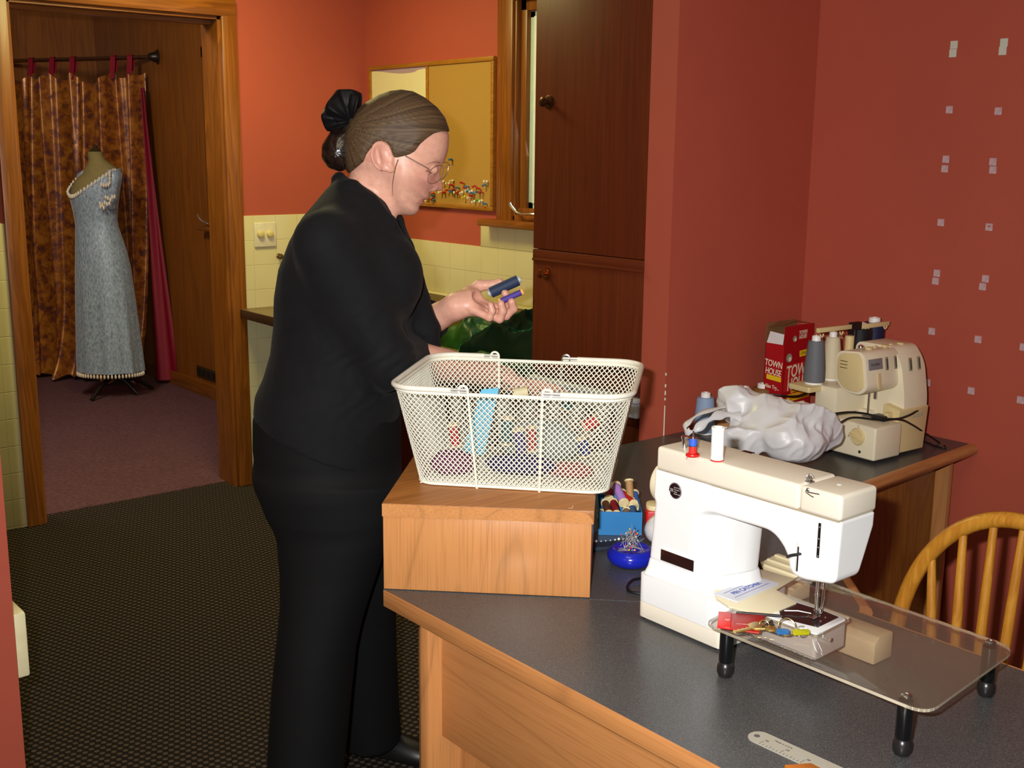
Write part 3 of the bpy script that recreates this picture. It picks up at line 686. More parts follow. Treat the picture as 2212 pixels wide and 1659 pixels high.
a = onz(1590, 968, 1.036); mb = MB(); mb.box(1.440, 1.4497, 1.123, 1.143, 1.0350, 1.0364); mb.build('oil_slot', DKB, sm)
sa = onz(1493, 986, 1.036); sa[0] += 0.003; sw = onz(1543, 996, 1.036); sw[0] += 0.006
mb = MB(); mb.cyl((sa[0], sa[1], 1.035), (sa[0], sa[1], 1.078), 0.0014, n=10); mb.ell((sa[0], sa[1], 1.078), (0.0016, 0.0016, 0.002), 10, 8); mb.build('spool_pin', CHR, sm); mb = MB(); mb.cyl((sw[0], sw[1], 1.035), (sw[0], sw[1], 1.080), 0.0014, n=10); mb.build('spool_pin', CHR, sm)
a = onz(1476, 968, 1.036); mb = MB(); mb.cyl((a[0]+.003, a[1], 1.036), (a[0]+.003, a[1], 1.052), 0.0045, n=16); mb.cyl((a[0]+.003, a[1], 1.0515), (a[0]+.003, a[1], 1.056), 0.0062, n=16); mb.build('bobbin_winder', CHR, sm)
# things on the pins
REDP = mat('red_plastic', (206, 30, 22), 0.35)
t = thing('bobbin', 'red thread bobbin with a wide red flange, at the bottom of the spool pin', 'bobbin', (sa[0], sa[1], 1.036))
mb = MB(); mb.lathe([(0.0108, 0.0005), (0.0112, 0.0022), (0.0105, 0.0042), (0.006, 0.0052), (0.0018, 0.0053)], (sa[0], sa[1], 1.036), n=32); mb.build('flange', REDP, t)
mb = MB(); mb.lathe([(0.0018, 0), (0.0062, 0.0002), (0.0063, 0.011), (0.0018, 0.0112)], (sa[0], sa[1], 1.0412), n=28); mb.build('thread', mat('red_thread', (214, 36, 26), 0.6, bump=0.4, bs=900), t)
t = thing('bobbin', 'metal bobbin of blue thread stacked above the red one on the spool pin', 'bobbin', (sa[0], sa[1], 1.0526))
for z in (1.0527, 1.0655):
    mb = MB(); mb.lathe([(0.0018, 0), (0.0078, 0.0001), (0.0078, 0.0009), (0.0018, 0.001)], (sa[0], sa[1], z), n=28); mb.build('flange', STEEL, t)
mb = MB(); mb.lathe([(0.0018, 0), (0.0066, 0.0002), (0.0066, 0.0116), (0.0018, 0.0118)], (sa[0], sa[1], 1.0537), n=28); mb.build('thread', mat('royal_blue_thread', (44, 92, 206), 0.55, bump=0.4, bs=900), t)
t = thing('thread_spool', 'tall white thread spool standing on top of the white sewing machine', 'thread spool', (sw[0], sw[1], 1.0361))
mb = MB(); mb.lathe([(0.0018, 0.0), (0.0104, 0.0001), (0.0105, 0.0018), (0.0102, 0.002), (0.0018, 0.002)], (sw[0], sw[1], 1.0361), n=32); mb.build('spool_rim', REDP, t)
SPW = mat('spool_white_plastic', (244, 242, 236), 0.4, var=0.01)
mb = MB(); mb.lathe([(0.0018, 0.002), (0.0103, 0.0021), (0.0103, 0.0055), (0.0096, 0.0062), (0.0018, 0.0063)], (sw[0], sw[1], 1.0361), n=32); mb.build('spool_end', SPW, t); mb = MB(); mb.lathe([(0.0022, 0.048), (0.0096, 0.0481), (0.0104, 0.0488), (0.0106, 0.0535), (0.0098, 0.054), (0.0066, 0.0535), (0.006, 0.0505), (0.0022, 0.050)], (sw[0], sw[1], 1.0361), n=32); mb.build('spool_end', SPW, t)
mb = MB(); mb.lathe([(0.0018, 0.0062), (0.0100, 0.0063), (0.0101, 0.048), (0.0018, 0.0481)], (sw[0], sw[1], 1.0361), n=32); mb.build('thread', mat('white_thread', (240, 240, 240), 0.6, bump=0.5, bs=700, var=0.01), t)
mb = MB(); mb.tube(spl([(sa[0]-0.010, sa[1]-0.002, 1.0368), (sa[0]-0.015, sa[1]-0.001, 1.0368), (sa[0]-0.0165, sa[1]-0.002, 1.034)], 8), 0.0003, 5)
mb.build('thread_tail', MC['red_thread'], [o for o in COL.objects if o.name.startswith('bobbin') and o.type == 'EMPTY'][0])
# pin catcher card lying on the bed
t = thing('magnetic_card', 'white magnetic card printed PIN CATCHER in blue on the machine bed', 'card', tuple(onz(1612, 1272, bz+0.003)))
cpx = [(1541, 1282), (1592, 1299), (1684, 1260), (1634, 1245.5)]
cz = bz+0.0034
cq = [tuple(onz(x, y, cz+0.0016)[:2]) for x, y in cpx]
mb = MB(); mb.prism(rpoly(cq, 0.002, 3), cz, cz+0.0016); mb.build('card', mat('blue_white_card', (206, 210, 222), 0.35, var=0.01), t)
cv = [np.array(onz(x, y, cz+0.0016)) for x, y in cpx]
xd = cv[2]-cv[1]; xd /= np.linalg.norm(xd); up = cv[0]-cv[1]; up -= xd*(up @ xd); Hh = np.linalg.norm(up); up /= Hh; Lh = np.linalg.norm(cv[2]-cv[1])
ctr = (cv[0]+cv[1]+cv[2]+cv[3])/4+np.array([0, 0, 0.0002])
BLUI = mat('blue_ink', (40, 66, 168), 0.5, var=0)
text('lettering', 'PIN CATCHER', ctr+up*0.001, xd, up, 0.0140, BLUI, t, 0.0001, xs=0.82, bold=0.015)
mb = MB()
for v in (-0.010, 0.012):
    a, b = ctr+up*v-xd*0.046, ctr+up*v+xd*0.046; w = up*0.0005
    mb.add([a-w, b-w, b+w, a+w], [(0, 1, 2, 3)])
mb.build('rule_line', BLUI, t)
# foot pedal and its cord behind the machine
p0 = onz(1668, 1226, 0.772)
t = thing('foot_pedal', 'ribbed ivory foot pedal lying on the desk behind the sewing machine', 'foot pedal', (p0[0], p0[1], ZD))
def TF(p): return (p0[0]+p[0], p0[1]+p[1], ZD+p[2])
mb = MB(); mb.prism([(-0.045, 0.0), (0.075, 0.0), (0.075, 0.036), (-0.045, 0.020)], -0.075, 0.045, T=lambda p: TF((p[0], p[2], p[1])), bev=0.003); mb.build('housing', CP, t)
mb = MB()
for k in range(5):
    x = -0.03+k*0.022; z = 0.020+(x+0.045)/0.12*0.016
    mb.box(x, x+0.008, -0.070, 0.040, z-0.001, z+0.004, 0.0012, T=TF)
mb.build('tread_rib', CP, t)
mb = MB(); a = onz(1624, 1196, 0.79); b = onz(1634, 1210, 0.79); c = onz(1648, 1238, 0.77); d = onz(1662, 1258, 0.745)
mb.tube(spl([tuple(a+np.array([0, 0.02, -0.03])), tuple(a), tuple(b), tuple(c), tuple(d), tuple(d+np.array([0.03, 0.01, -0.005]))], 30), 0.0022, 8)
mb.tube(spl([tuple(a+np.array([0.01, 0.03, -0.03])), tuple(a+np.array([0.006, 0, 0.0])), tuple(b+np.array([0.008, 0, -0.006])), tuple(c+np.array([0.008, 0, -0.008])), tuple(d+np.array([0.02, 0.0, -0.004]))], 30), 0.0022, 8)
mb.build('cord', BLK, t)
mb = MB(); mb.tube(spl([tuple(onz(1405, 1248, 0.742)), tuple(onz(1370, 1252, 0.742)), tuple(onz(1356, 1266, 0.740)), tuple(onz(1362, 1278, 0.739)), tuple(onz(1400, 1284, 0.739))], 24), 0.0028, 8); tag(mb.build('power_cord', BLK), 'black power cord looping out from behind the left end of the sewing machine', 'cord')
# cream block seen through the clear table
t = onz(1890, 1437, ZD)
mb = MB(); mb.prism([(0, 0.0), (0.0, 0.034), (0.012, 0.043), (0.05, 0.043), (0.05, 0.0)], 0.0, 0.16, T=lambda p: (t[0]-0.004+p[0], t[1]+p[2], ZD+0.0005+p[1]), bev=0.003); tag(mb.build('accessory_box', mat('cream_foam', (226, 208, 168), 0.5)), 'cream box with a slanted front lying on the desk under the clear table', 'box')
# ------------------------------------------------------------------ clear acrylic extension table
def acrylic():
    t = NT('clear_acrylic'); nt = t.t; nt.nodes.remove(t.b)
    tr = t.n('ShaderNodeBsdfTransparent'); tr.inputs[0].default_value = (0.93, 0.90, 0.87, 1)
    gl = t.n('ShaderNodeBsdfGlossy'); gl.inputs['Roughness'].default_value = 0.05; gl.inputs[0].default_value = (1, 1, 1, 1)
    df = t.n('ShaderNodeBsdfDiffuse'); df.inputs[0].default_value = lin((168, 150, 132))
    fr0 = t.n('ShaderNodeFresnel'); fr0.inputs[0].default_value = 1.45; ge = t.n('ShaderNodeNewGeometry'); fr = t.n('ShaderNodeMath', operation='MULTIPLY'); t.l(fr0.outputs[0], fr.inputs[0]); t.l(t.math('SUBTRACT', 1.0, ge.outputs['Backfacing']), fr.inputs[1])
    m1 = t.n('ShaderNodeMixShader'); m1.inputs[0].default_value = 0.12; t.l(tr.outputs[0], m1.inputs[1]); t.l(df.outputs[0], m1.inputs[2])
    m2 = t.n('ShaderNodeMixShader'); t.l(fr.outputs[0], m2.inputs[0]); t.l(m1.outputs[0], m2.inputs[1]); t.l(gl.outputs[0], m2.inputs[2])
    t.l(m2.outputs[0], t.out.inputs[0]); return t.m
ACR = acrylic()
az = 0.8185
at_ = thing('extension_table', 'clear acrylic extension table on black legs around the machine free arm', 'extension table', (1.40, 0.88, ZD))
out = [(1.262, 1.056), (1.266, 0.690), (1.546, 0.714), (1.552, 1.086), (1.452, 1.076), (1.452, 0.928), (1.356, 0.921), (1.352, 1.065)]
ol = rpoly(out, [0.022, 0.03, 0.035, 0.02, 0.006, 0.006, 0.006, 0.006], 6)
mb = MB(); mb.prism(ol, az-0.006, az, bev=0.001, seg=2); mb.build('table_top', ACR, at_)
mb = MB(); n = len(ol)
EDGE = mat('polished_acrylic_edge', (196, 186, 164), 0.2, 0, 0.7)
for i in range(n):
    a, b = ol[i], ol[(i+1) % n]; mb.add([(a[0], a[1], az-0.0052), (b[0], b[1], az-0.0052), (b[0], b[1], az-0.0008), (a[0], a[1], az-0.0008)], [(0, 1, 2, 3)])
mb.build('table_edge', EDGE, at_, smooth=False, recalc=False)
RUB = mat('dark_rubber_foot', (30, 28, 28), 0.3)
for x, y in ((1.284, 1.028), (1.287, 0.732), (1.533, 0.748), (1.536, 1.05)):
    mb = MB(); mb.lathe([(0.0095, 0.024), (0.0108, 0.026), (0.0104, az-0.0065-ZD), (0.0098, az-0.006-ZD)], (x, y, ZD), n=24); lg = mb.build('leg', mat('black_leg_tube', (14, 14, 15), 0.22), at_)
    mb = MB(); mb.lathe([(0.007, 0.0), (0.0105, 0.002), (0.0128, 0.008), (0.0128, 0.016), (0.0105, 0.0225), (0.0085, 0.0245)], (x, y, ZD), n=24); mb.build('foot', RUB, lg)
    mb = MB(); mb.lathe([(0.0072, 0.0), (0.0075, 0.0012), (0.006, 0.0026), (0.0025, 0.003), (0.0022, 0.0022), (0.0001, 0.0022)], (x, y, az), n=22); mb.build('bolt', STEEL, lg)
INK = mat('dark_print', (52, 44, 34), 0.6, var=0)
a = onz(1614, 1374, az); b = onz(1742, 1416, az); c = (a+b)/2
text('lettering', 'SEW STEADY PORTABLE TABLE', (c[0], c[1]-0.004, az+0.0002), (0, 1, 0), (-1, 0, 0), 0.0105, INK, at_, 0.00005, xs=0.86)
mb = MB(); mb.box(c[0]-0.0088, c[0]-0.0082, c[1]-0.084, c[1]+0.075, az+0.0001, az+0.0003); mb.box(c[0]+0.0068, c[0]+0.0074, c[1]-0.084, c[1]+0.075, az+0.0001, az+0.0003); mb.build('printed_rule', INK, at_)
# ------------------------------------------------------------------ keys with a red tag
BRASS = mat('key_brass', (214, 178, 96), 0.3, 0.85)
kz = az+0.0006
kt = thing('key_bunch', 'brass key with rings, coloured key caps and a red fob on the clear table', 'keys', tuple(onz(1630, 1350, kz)))
rp = [onz(x, y, kz) for x, y in ((1552, 1325), (1654, 1332), (1640, 1370), (1549, 1357))]
m1, m2 = rp[0]*0.72+rp[1]*0.28, rp[3]*0.68+rp[2]*0.32
mb = MB()
mb.prism([tuple(p[:2]) for p in (rp[0], m1, m2, rp[3])], kz, kz+0.0035, bev=0.0008); ft = mb.build('fob_fold', mat('bright_red_card', (224, 34, 28), 0.35), kt)
mb = MB(); mb.prism([tuple(p[:2]) for p in (m1, rp[1], rp[2], m2)], kz, kz+0.0022, bev=0.0006); fb = mb.build('fob', mat('red_card', (176, 34, 26), 0.4), kt)
xd = rp[1]-rp[0]; xd /= np.linalg.norm(xd); yd = rp[0]-rp[3]
WINK = mat('white_print', (238, 230, 226), 0.5, var=0)
text('lettering', 'sp', onz(1571, 1338, kz+0.0037), xd, yd, 0.0085, WINK, ft, 0.00005)
text('lettering', 'www.access', onz(1606, 1348, kz+0.0024), xd, yd, 0.0042, WINK, fb, 0.00005)
k0, k1 = onz(1581, 1367, kz+0.003), onz(1655, 1350, kz+0.003); kx = k1-k0; kl = np.linalg.norm(kx); kx /= kl; ky = np.array([-kx[1], kx[0], 0])
kp = [(0, -0.0012), (0.003, -0.004), (0.03, -0.004), (0.031, -0.0075), (0.036, -0.011), (0.046, -0.012), (0.053, -0.008), (0.055, 0.0), (0.053, 0.008), (0.046, 0.0125), (0.036, 0.011), (0.031, 0.007), (0.030, 0.003)]+[(0.028-k*0.0033, 0.0032 if k % 2 else 0.0012) for k in range(8)]
f = kl/0.055
mb = MB(); mb.prism([(p[0]*f, p[1]*f) for p in kp], 0, 0.002, T=lambda p: k0+kx*p[0]+ky*p[1]+np.array([0, 0, p[2]]), bev=0.0004); ky_ = mb.build('key', BRASS, kt)
mb = MB(); mb.prism([(p[0]*f*0.96, p[1]*f*0.9) for p in kp], 0, 0.002, T=lambda p: k0+np.array([0.004, -0.006, 0.0022])+(kx*math.cos(.5)+ky*math.sin(-.5))*p[0]*0.6+(ky*math.cos(.5)+kx*math.sin(.5))*p[1]*0.8+kx*0.026+np.array([0, 0, p[2]]), bev=0.0004); mb.build('key', BRASS, kt)
def ring3(px, r, rr, m_, z0=kz):
    c = onz(px[0], px[1], z0); c = c.copy(); n = -FW*np.array([1, 1, 0.0]); n /= np.linalg.norm(n); n = n*0.80+np.array([0, 0, 0.6]); n /= np.linalg.norm(n)
    u = np.cross([0, 0, 1.0], n); u /= np.linalg.norm(u); w = np.cross(n, u)
    c = c+w*(r+rr)
    b = MB(); b.tube([tuple(c+u*r*math.cos(2*PI*i/36)+w*r*math.sin(2*PI*i/36)) for i in range(36)], rr, 8, closed=True); return b.build('ring', m_, kt)
ring3((1702, 1375), 0.0128, 0.0010, mat('brass_ring', (220, 196, 130), 0.2, 1.0)); ring3((1734, 1377), 0.0082, 0.0005, CHR); ring3((1652, 1362), 0.007, 0.0009, MC['brass_ring'])
mb = MB()
for k, (x, y) in enumerate(((1650, 1354), (1656, 1349), (1661, 1346), (1666, 1342), (1668, 1349))): mb.ell(tuple(onz(x, y, kz+0.006)), (0.0026, 0.0026, 0.0022), 10, 8)
mb.build('bead_chain', mat('black_glass_bead', (34, 22, 22), 0.15), kt)
def cap(px0, px1, w, m_, nm):
    a, b = onz(*px0, kz+0.009), onz(*px1, kz+0.009); d = b-a; L = np.linalg.norm(d); d /= L; n = np.array([-d[1], d[0], 0])
    mb = MB(); mb.prism(rpoly([(0, -w), (L, -w*0.8), (L, w*0.8), (0, w)], w*0.6, 4), -0.0016, 0.0016, T=lambda p: a+d*p[0]+n*p[1]*0.75+np.array([0, 0, p[2]+0.4*p[1]]), bev=0.0006); return mb.build(nm, m_, kt)
cap((1677, 1364), (1705, 1365), 0.0052, mat('translucent_blue_plastic', (40, 96, 150), 0.2), 'key_cap')
cap((1712, 1366), (1749, 1365), 0.0052, mat('translucent_olive_plastic', (160, 156, 16), 0.2), 'key_cap')
mb = MB(); mb.tube([tuple(onz(1662, 1363, kz+0.003)), tuple(onz(1690, 1372, kz+0.003))], 0.0018, 8); mb.build('clasp', CHR, kt)
mb = MB(); a, b = onz(1590, 1323, az+0.0032), onz(1690, 1331, az+0.0022); mb.cyl(tuple(a), tuple(a*0.88+b*0.12), 0.0014, 0.0022, n=10); mb.cyl(tuple(a*0.88+b*0.12), tuple(b), 0.0022, n=10)
tag(mb.build('marking_pencil', mat('dark_pencil', (30, 24, 22), 0.4)), 'thin dark marking pencil lying behind the red key fob', 'pencil')
# ------------------------------------------------------------------ steel ruler at the front edge and an orange scrap on it
rc = [onz(x, y, ZD+0.0012) for x, y in ((1605, 1592), (1741, 1659), (1826, 1659), (1655, 1579))]
a0 = onz(1630, 1588, ZD+0.001); d = onz(1784, 1659, ZD+0.001)-a0; d /= np.linalg.norm(d); n = np.array([-d[1], d[0], 0]); wv = np.linalg.norm(np.cross(rc[3]-rc[1], d))/2
wv = 0.0165
rl = thing('steel_ruler', 'pale grey metal ruler with a round hole at the front edge of the near desk', 'ruler', tuple(a0))
arc = [(-0.6*wv-wv*0.4*0+(-wv)*math.cos(th)*0.9+wv*0.6, wv*math.sin(th)) for th in np.linspace(-PI/2, PI/2, 14)]
pl = [(0.32, -wv), (0.32, wv)]+[(wv*0.9-wv*0.95*math.cos(th)-0.006, wv*math.sin(th)) for th in np.linspace(PI/2, -PI/2, 14)]
mb = MB(); mb.prism(pl, 0.0002, 0.0016, T=lambda p: a0+d*p[0]+n*p[1]+np.array([0, 0, p[2]-0.001])); mb.build('blade', mat('satin_aluminium', (196, 192, 176), 0.38, 0.35, var=0.02), rl)
mb = MB(); mb.lathe([(0.0042, 0), (0.0042, 0.0003)], tuple(a0+d*0.004+np.array([0, 0, 0.0005])), n=20); mb.build('hole', mat('hole_dark_grey', (92, 90, 92), 0.6), rl)
mb = MB()
for k in range(26):
    u = 0.018+k*0.0054; L = 0.011 if k % 6 == 0 else (0.0065 if k % 3 == 0 else 0.0045)
    mb.box(u, u+0.0005, -wv+0.001, -wv+0.001+L, 0, 0.00015, T=lambda p: a0+d*p[0]+n*p[1]+np.array([0, 0, p[2]+0.0007]))
mb.build('tick_mark', INK, rl)
for k, s in enumerate(('40', '39', '38', '37')): text('numeral', s, a0+d*(0.0215+k*0.0324)-n*0.0015+np.array([0, 0, 0.0008]), d, n, 0.0055, INK, rl, 0.00005)
text('lettering', 'Made in U.S.A.', a0+d*0.042+n*0.0075+np.array([0, 0, 0.0008]), d, n, 0.0048, INK, rl, 0.00005)
p = onz(1752, 1651, ZD+0.004)
mb = MB(); mb.prism([(0, 0), (0.15, -0.012), (0.15, -0.07), (-0.02, -0.03)], 0, 0.005, T=lambda q: p+d*q[0]+n*q[1]+np.array([0, 0, q[2]-0.0028]), bev=0.001); tag(mb.build('wooden_ruler', mat('orange_wood', (196, 110, 16), 0.45)), 'orange wooden strip lying across the steel ruler at the bottom of the photo', 'ruler')
# ================================================================== WIRE BASKET
BZ = ZD+0.001+RH
bo = np.array([1.31, 1.57, 0])+np.array([.7, -.714, 0])*0.0015+np.array([.714, .7, 0])*(-0.0085)
_e1 = np.array([.7, -.714, 0]); _e2 = np.array([.714, .7, 0])
F1 = _e1*0.998-_e2*0.065; F2 = _e2*0.998+_e1*0.065
def TBK(u, v, z): return bo+F1*u+F2*v+np.array([0, 0, BZ+z])
BH = 0.184
def rrect(hw, v0, v1, r, n=(34, 8, 24, 8)):
    """rounded rectangle, same number of points on each stretch; starts at the front left, runs to the right"""
    P = []
    def seg(a, b, k): P.extend([np.array(a)+(np.array(b)-np.array(a))*i/k for i in range(k)])
    def arc(c, t0, k): P.extend([np.array([c[0]+r*math.cos(t0+PI/2*i/k), c[1]+r*math.sin(t0+PI/2*i/k)]) for i in range(k)])
    seg((-hw+r, v0), (hw-r, v0), n[0]); arc((hw-r, v0+r), -PI/2, n[1]); seg((hw, v0+r), (hw, v1-r), n[2]); arc((hw-r, v1-r), 0, n[3])
    seg((hw-r, v1), (-hw+r, v1), n[0]); arc((-hw+r, v1-r), PI/2, n[1]); seg((-hw, v1-r), (-hw, v0+r), n[2]); arc((-hw+r, v0+r), PI, n[3])
    return np.array(P)
RB = rrect(0.178, 0.0, 0.27, 0.035); RTOP = rrect(0.217, -0.038, 0.312, 0.052)
NP = len(RB)
def bask(s, t):
    """point on the basket wall: s along the outline 0..1, t height 0..1"""
    x = (s % 1.0)*NP; i = int(x) % NP; f = x-int(x); j = (i+1) % NP
    a = RB[i]*(1-f)+RB[j]*f; b = RTOP[i]*(1-f)+RTOP[j]*f
    tt = t; bul = 0.0
    p = a*(1-tt)+b*tt
    return TBK(p[0], p[1], 0.004+tt*(BH-0.004))
bk = thing('wire_basket', 'white expanded-metal shopping basket with two swing handles on the wood riser', 'basket', tuple(TBK(0, 0.135, 0)))
BWM = mat('cream_coated_wire', (234, 232, 214), 0.42, var=0.03)
mb = MB(); K = 136; rows = 16; sub = 3
for sgn in (1, -1):
    for k in range(K):
        pts = [tuple(bask((k+sgn*1.0*i/sub)/K, i/(rows*sub)*0.985+0.005)) for i in range(rows*sub+1)]
        mb.tube(pts, 0.00115, 4)
mb.build('mesh_wall', BWM, bk, ang=180, recalc=False)
mb = MB()
for sgn in (1, -1):
    for k in range(-34, 80):
        pts = []
        for i in range(0, 60):
            v = 0.27*i/59; u = -0.178+k*0.0078+sgn*v*0.8+(0 if sgn > 0 else 0.0)
            if -0.172 < u < 0.172: pts.append(tuple(TBK(u, v, 0.004)))
        if len(pts) > 3: mb.tube([pts[0], pts[-1]], 0.001, 4)
mb.build('mesh_floor', BWM, bk, ang=180, recalc=False)
mb = MB(); mb.tube([tuple(bask(i/NP, 1.0)) for i in range(NP)], 0.0034, 8, closed=True); mb.build('top_rim', BWM, bk)
mb = MB(); mb.tube([tuple(bask(i/NP, 0.0)) for i in range(NP)], 0.0028, 8, closed=True); mb.build('bottom_rim', BWM, bk)
def s_of(px, t=1.0, lo=0.0, hi=1.0):
    best = None
    for i in range(int(lo*800), int(hi*800)):
        p = bask(i/800, t)-C0; z = p @ FW; x = 1106+FPX*(p @ RT)/z
        if best is None or abs(x-px) < best[0]: best = (abs(x-px), i/800)
    return best[1]
nf = 34/NP
sF1, sF2 = s_of(1012, 1, 0, nf), s_of(1172, 1, 0, nf)
bs = (34+8+24+8)/NP
sB2, sB1 = s_of(1213, 1, bs, bs+nf), s_of(1076, 1, bs, bs+nf)
for s, hook in ((sF1, 1), (sF2, 1), (sB1, 1), (sB2, 1)):
    out = (bask(s, 1)-TBK(0, 0.135, BH)); out[2] = 0; ax = F2 if s > 0.4 else -F2; out = ax
    pts = [bask(s, t)+out*0.0035 for t in np.linspace(-0.03, 1.0, 14)]
    top = pts[-1]; dirs = -F1 if s in (sF1, sB1) else F1
    sg = 1 if s in (sF1,) else 1
    dirs = (-F1 if s in (sF1, sB1) else F1)
    for th in np.linspace(0.2, PI*1.25, 10): pts.append(top+np.array([0, 0, 0.008])+dirs*(0.0085-0.0085*math.cos(th))+np.array([0, 0, 0.0085*math.sin(th)]))
    mb = MB(); mb.tube([tuple(p) for p in pts], 0.0023, 8)
    mb.build('strap_hook', CHR if s == sB2 else BWM, bk)
HG = mat('ivory_plastic_sleeve', (228, 224, 208), 0.4)
lift = np.array([0, 0, 0.0075])
def handle(sa, sb, nm):
    m = 60; S = [sa+(sb-sa)*i/m for i in range(m+1)]
    off = []
    for s in S:
        p = bask(s, 1); c = TBK(0, 0.135, BH); o = p-c; o /= np.linalg.norm(o); off.append(p+o*0.004+lift)
    k = 3
    mb = MB(); mb.tube([tuple(p) for p in off[k:-k]], 0.0052, 10); h = mb.build('handle', HG, bk)
    for seg in (off[:k+1], off[-k-1:]):
        mb = MB(); mb.tube([tuple(p+np.array([0, 0, 0.0015])) for p in seg], 0.0028, 8); mb.tube([tuple(p-np.array([0, 0, 0.0035])) for p in seg], 0.0020, 8); mb.build('handle_end', mat('satin_zinc', (208, 206, 200), 0.35, 0.55), h)
handle(sF2, sB2, 'right'); handle(sB1-0.0, sF1+1.0, 'left')
# ------------------------------------------------------------------ spools
def thread_mat(nm, c, stripe=None):
    if nm in MC: return MC[nm]
    t = NT(nm); w = t.n('ShaderNodeTexWave', wave_type='BANDS', bands_direction='Z'); t.l(t.mapping((1, 1, 1), (0.35, 0, 0)), w.inputs[0]); w.inputs['Scale'].default_value = 150 if stripe else 170; w.inputs['Distortion'].default_value = 1.0
    a = lin(c); b = lin(stripe) if stripe else tuple(v*0.85 for v in a[:3])+(1,)
    t.bump(w.outputs['Fac'], 0.5, 0.0005)
    MC[nm] = t.set(t.ramp(w.outputs['Fac'], [(0.25, b), (0.65, a)]), 0.55, 0, 0.4); return MC[nm]
CREAM = mat('cream_spool_plastic', (232, 216, 164), 0.45)
def spool(p0, p1, r, tm, label, group=None, end=CREAM, flange=1.25, name='thread_spool', rib=False):
    """p0, p1: the two ends of the spool axis"""
    p0 = np.array(p0, float); p1 = np.array(p1, float); L = np.linalg.norm(p1-p0)
    t = thing(name, label, 'thread spool', tuple(p0), group)
    W[t] = np.zeros(3)
    e = min(0.005, L*0.09)
    mb = MB(); mb.lathe([(r*0.3, e), (r*0.97, e+0.0002), (r, e+L*0.12), (r*0.985, L*0.5), (r, L-e-L*0.12), (r*0.97, L-e-0.0002), (r*0.3, L-e)], n=24); mb.build('thread', tm, t)
    for z in (0, L-e):
        mb = MB(); f = r*flange; mb.lathe([(r*0.32, z), (f*0.93, z), (f, z+e*0.25), (f, z+e*0.75), (f*0.93, z+e), (r*0.32, z+e)], n=24)
        mb.lathe([(r*0.32, z+e), (r*0.40, z-0.0004), (r*0.40, z+e+0.0004)], n=16, caps=False); mb.build('spool_end', end, t)
    t.rotation_mode = 'QUATERNION'; t.rotation_quaternion = quat_to(p1-p0); W[t] = np.array(p0)
    return t
def H(px, py, hd): return onh(px, py, hd)
# blue box of spools behind the riser
b0 = onz(1291, 1156, ZD); b1 = onz(1386, 1158, ZD)
bd_ = b1-b0; bd_ /= np.linalg.norm(bd_); bn = np.array([-bd_[1], bd_[0], 0])
bb0 = b1-bd_*0.089; bb0[2] = 0
bxt = thing('spool_box', 'open blue cardboard box full of thread spools behind the wood riser', 'box', tuple(bb0+bd_*0.06+bn*0.06))
def TX(p): return bb0+bd_*p[0]+bn*p[1]+np.array([0, 0, ZD+0.0005+p[2]])
BLU = mat('bright_blue_card', (36, 120, 182), 0.5, var=0.04)
BXW, BXD, BXH = 0.089, 0.125, 0.050
mb = MB()
mb.box(0, BXW, 0, BXD, 0, 0.002, T=TX); mb.build('bottom', BLU, bxt)
for a in ((0, BXW, 0, 0.002), (0, BXW, BXD-0.002, BXD), (0, 0.002, 0.002, BXD-0.002), (BXW-0.002, BXW, 0.002, BXD-0.002)):
    mb = MB(); mb.box(*a, 0.002, BXH, T=TX); mb.build('side', BLU, bxt)
sp = [((0.106, 0.030), (0.100, 0.105), 0.0085, 0.030, 0.034, 'navy', (38, 66, 104), (20, 30, 60), 'dark blue spool with pale stripes leaning at the front right of the blue box')]
spl_ = [  # ends as fractions in the box (x, y, z above desk), radius, colour, stripe, label
 ((0.104, 0.012, 0.034), (0.098, 0.046, 0.062), 0.0085, (60, 96, 140), (24, 34, 66), 'navy blue spool with pale windings at the front right corner of the blue box'),
 ((0.070, 0.010, 0.040), (0.084, 0.040, 0.055), 0.0078, (150, 124, 96), (56, 34, 26), 'dark brown and tan striped spool at the front of the blue box'),
 ((0.052, 0.012, 0.052), (0.045, 0.066, 0.064), 0.0085, (156, 24, 36), (110, 14, 24), 'dark red spool pointing at the camera in the blue box'),
 ((0.030, 0.012, 0.052), (0.022, 0.066, 0.062), 0.0085, (110, 66, 36), (64, 36, 20), 'brown spool with a cream end beside the dark red one in the blue box'),
 ((0.074, 0.034, 0.070), (0.052, 0.088, 0.094), 0.0098, (150, 96, 190), (196, 160, 220), 'lilac spool lying on top of the pile in the blue box'),
 ((0.104, 0.046, 0.064), (0.070, 0.096, 0.074), 0.0095, (222, 40, 26), (150, 20, 16), 'bright red spool lying slantwise in the blue box'),
 ((0.096, 0.070, 0.066), (0.092, 0.094, 0.104), 0.0085, (200, 160, 108), (150, 110, 66), 'tan spool standing upright at the back of the blue box'),
 ((0.113, 0.070, 0.050), (0.112, 0.116, 0.070), 0.0082, (66, 120, 200), (36, 70, 140), 'sky blue spool against the right side of the blue box'),
 ((0.008, 0.014, 0.038), (0.010, 0.064, 0.040), 0.0080, (226, 226, 222), (190, 190, 190), 'white spool at the left end of the blue box'),
 ((0.040, 0.012, 0.030), (0.036, 0.062, 0.034), 0.0080, (190, 70, 110), (140, 40, 80), 'pink spool low in the blue box below the brown one'),
 ((0.034, 0.074, 0.066), (0.038, 0.112, 0.086), 0.0090, (172, 40, 70), (120, 20, 44), 'crimson spool behind the lilac one in the blue box'),
]
for k, (a, b, r, c, st, lb) in enumerate(spl_):
    aa = TX((a[0]*0.72, a[1], max(a[2]-0.012, 0.012))); b_ = TX((b[0]*0.72, b[1], max(b[2]-0.012, 0.012))); r = r*0.93
    spool(aa, b_, r, thread_mat('thread_box_%d' % k, c, st), lb, 'spools in the blue box')
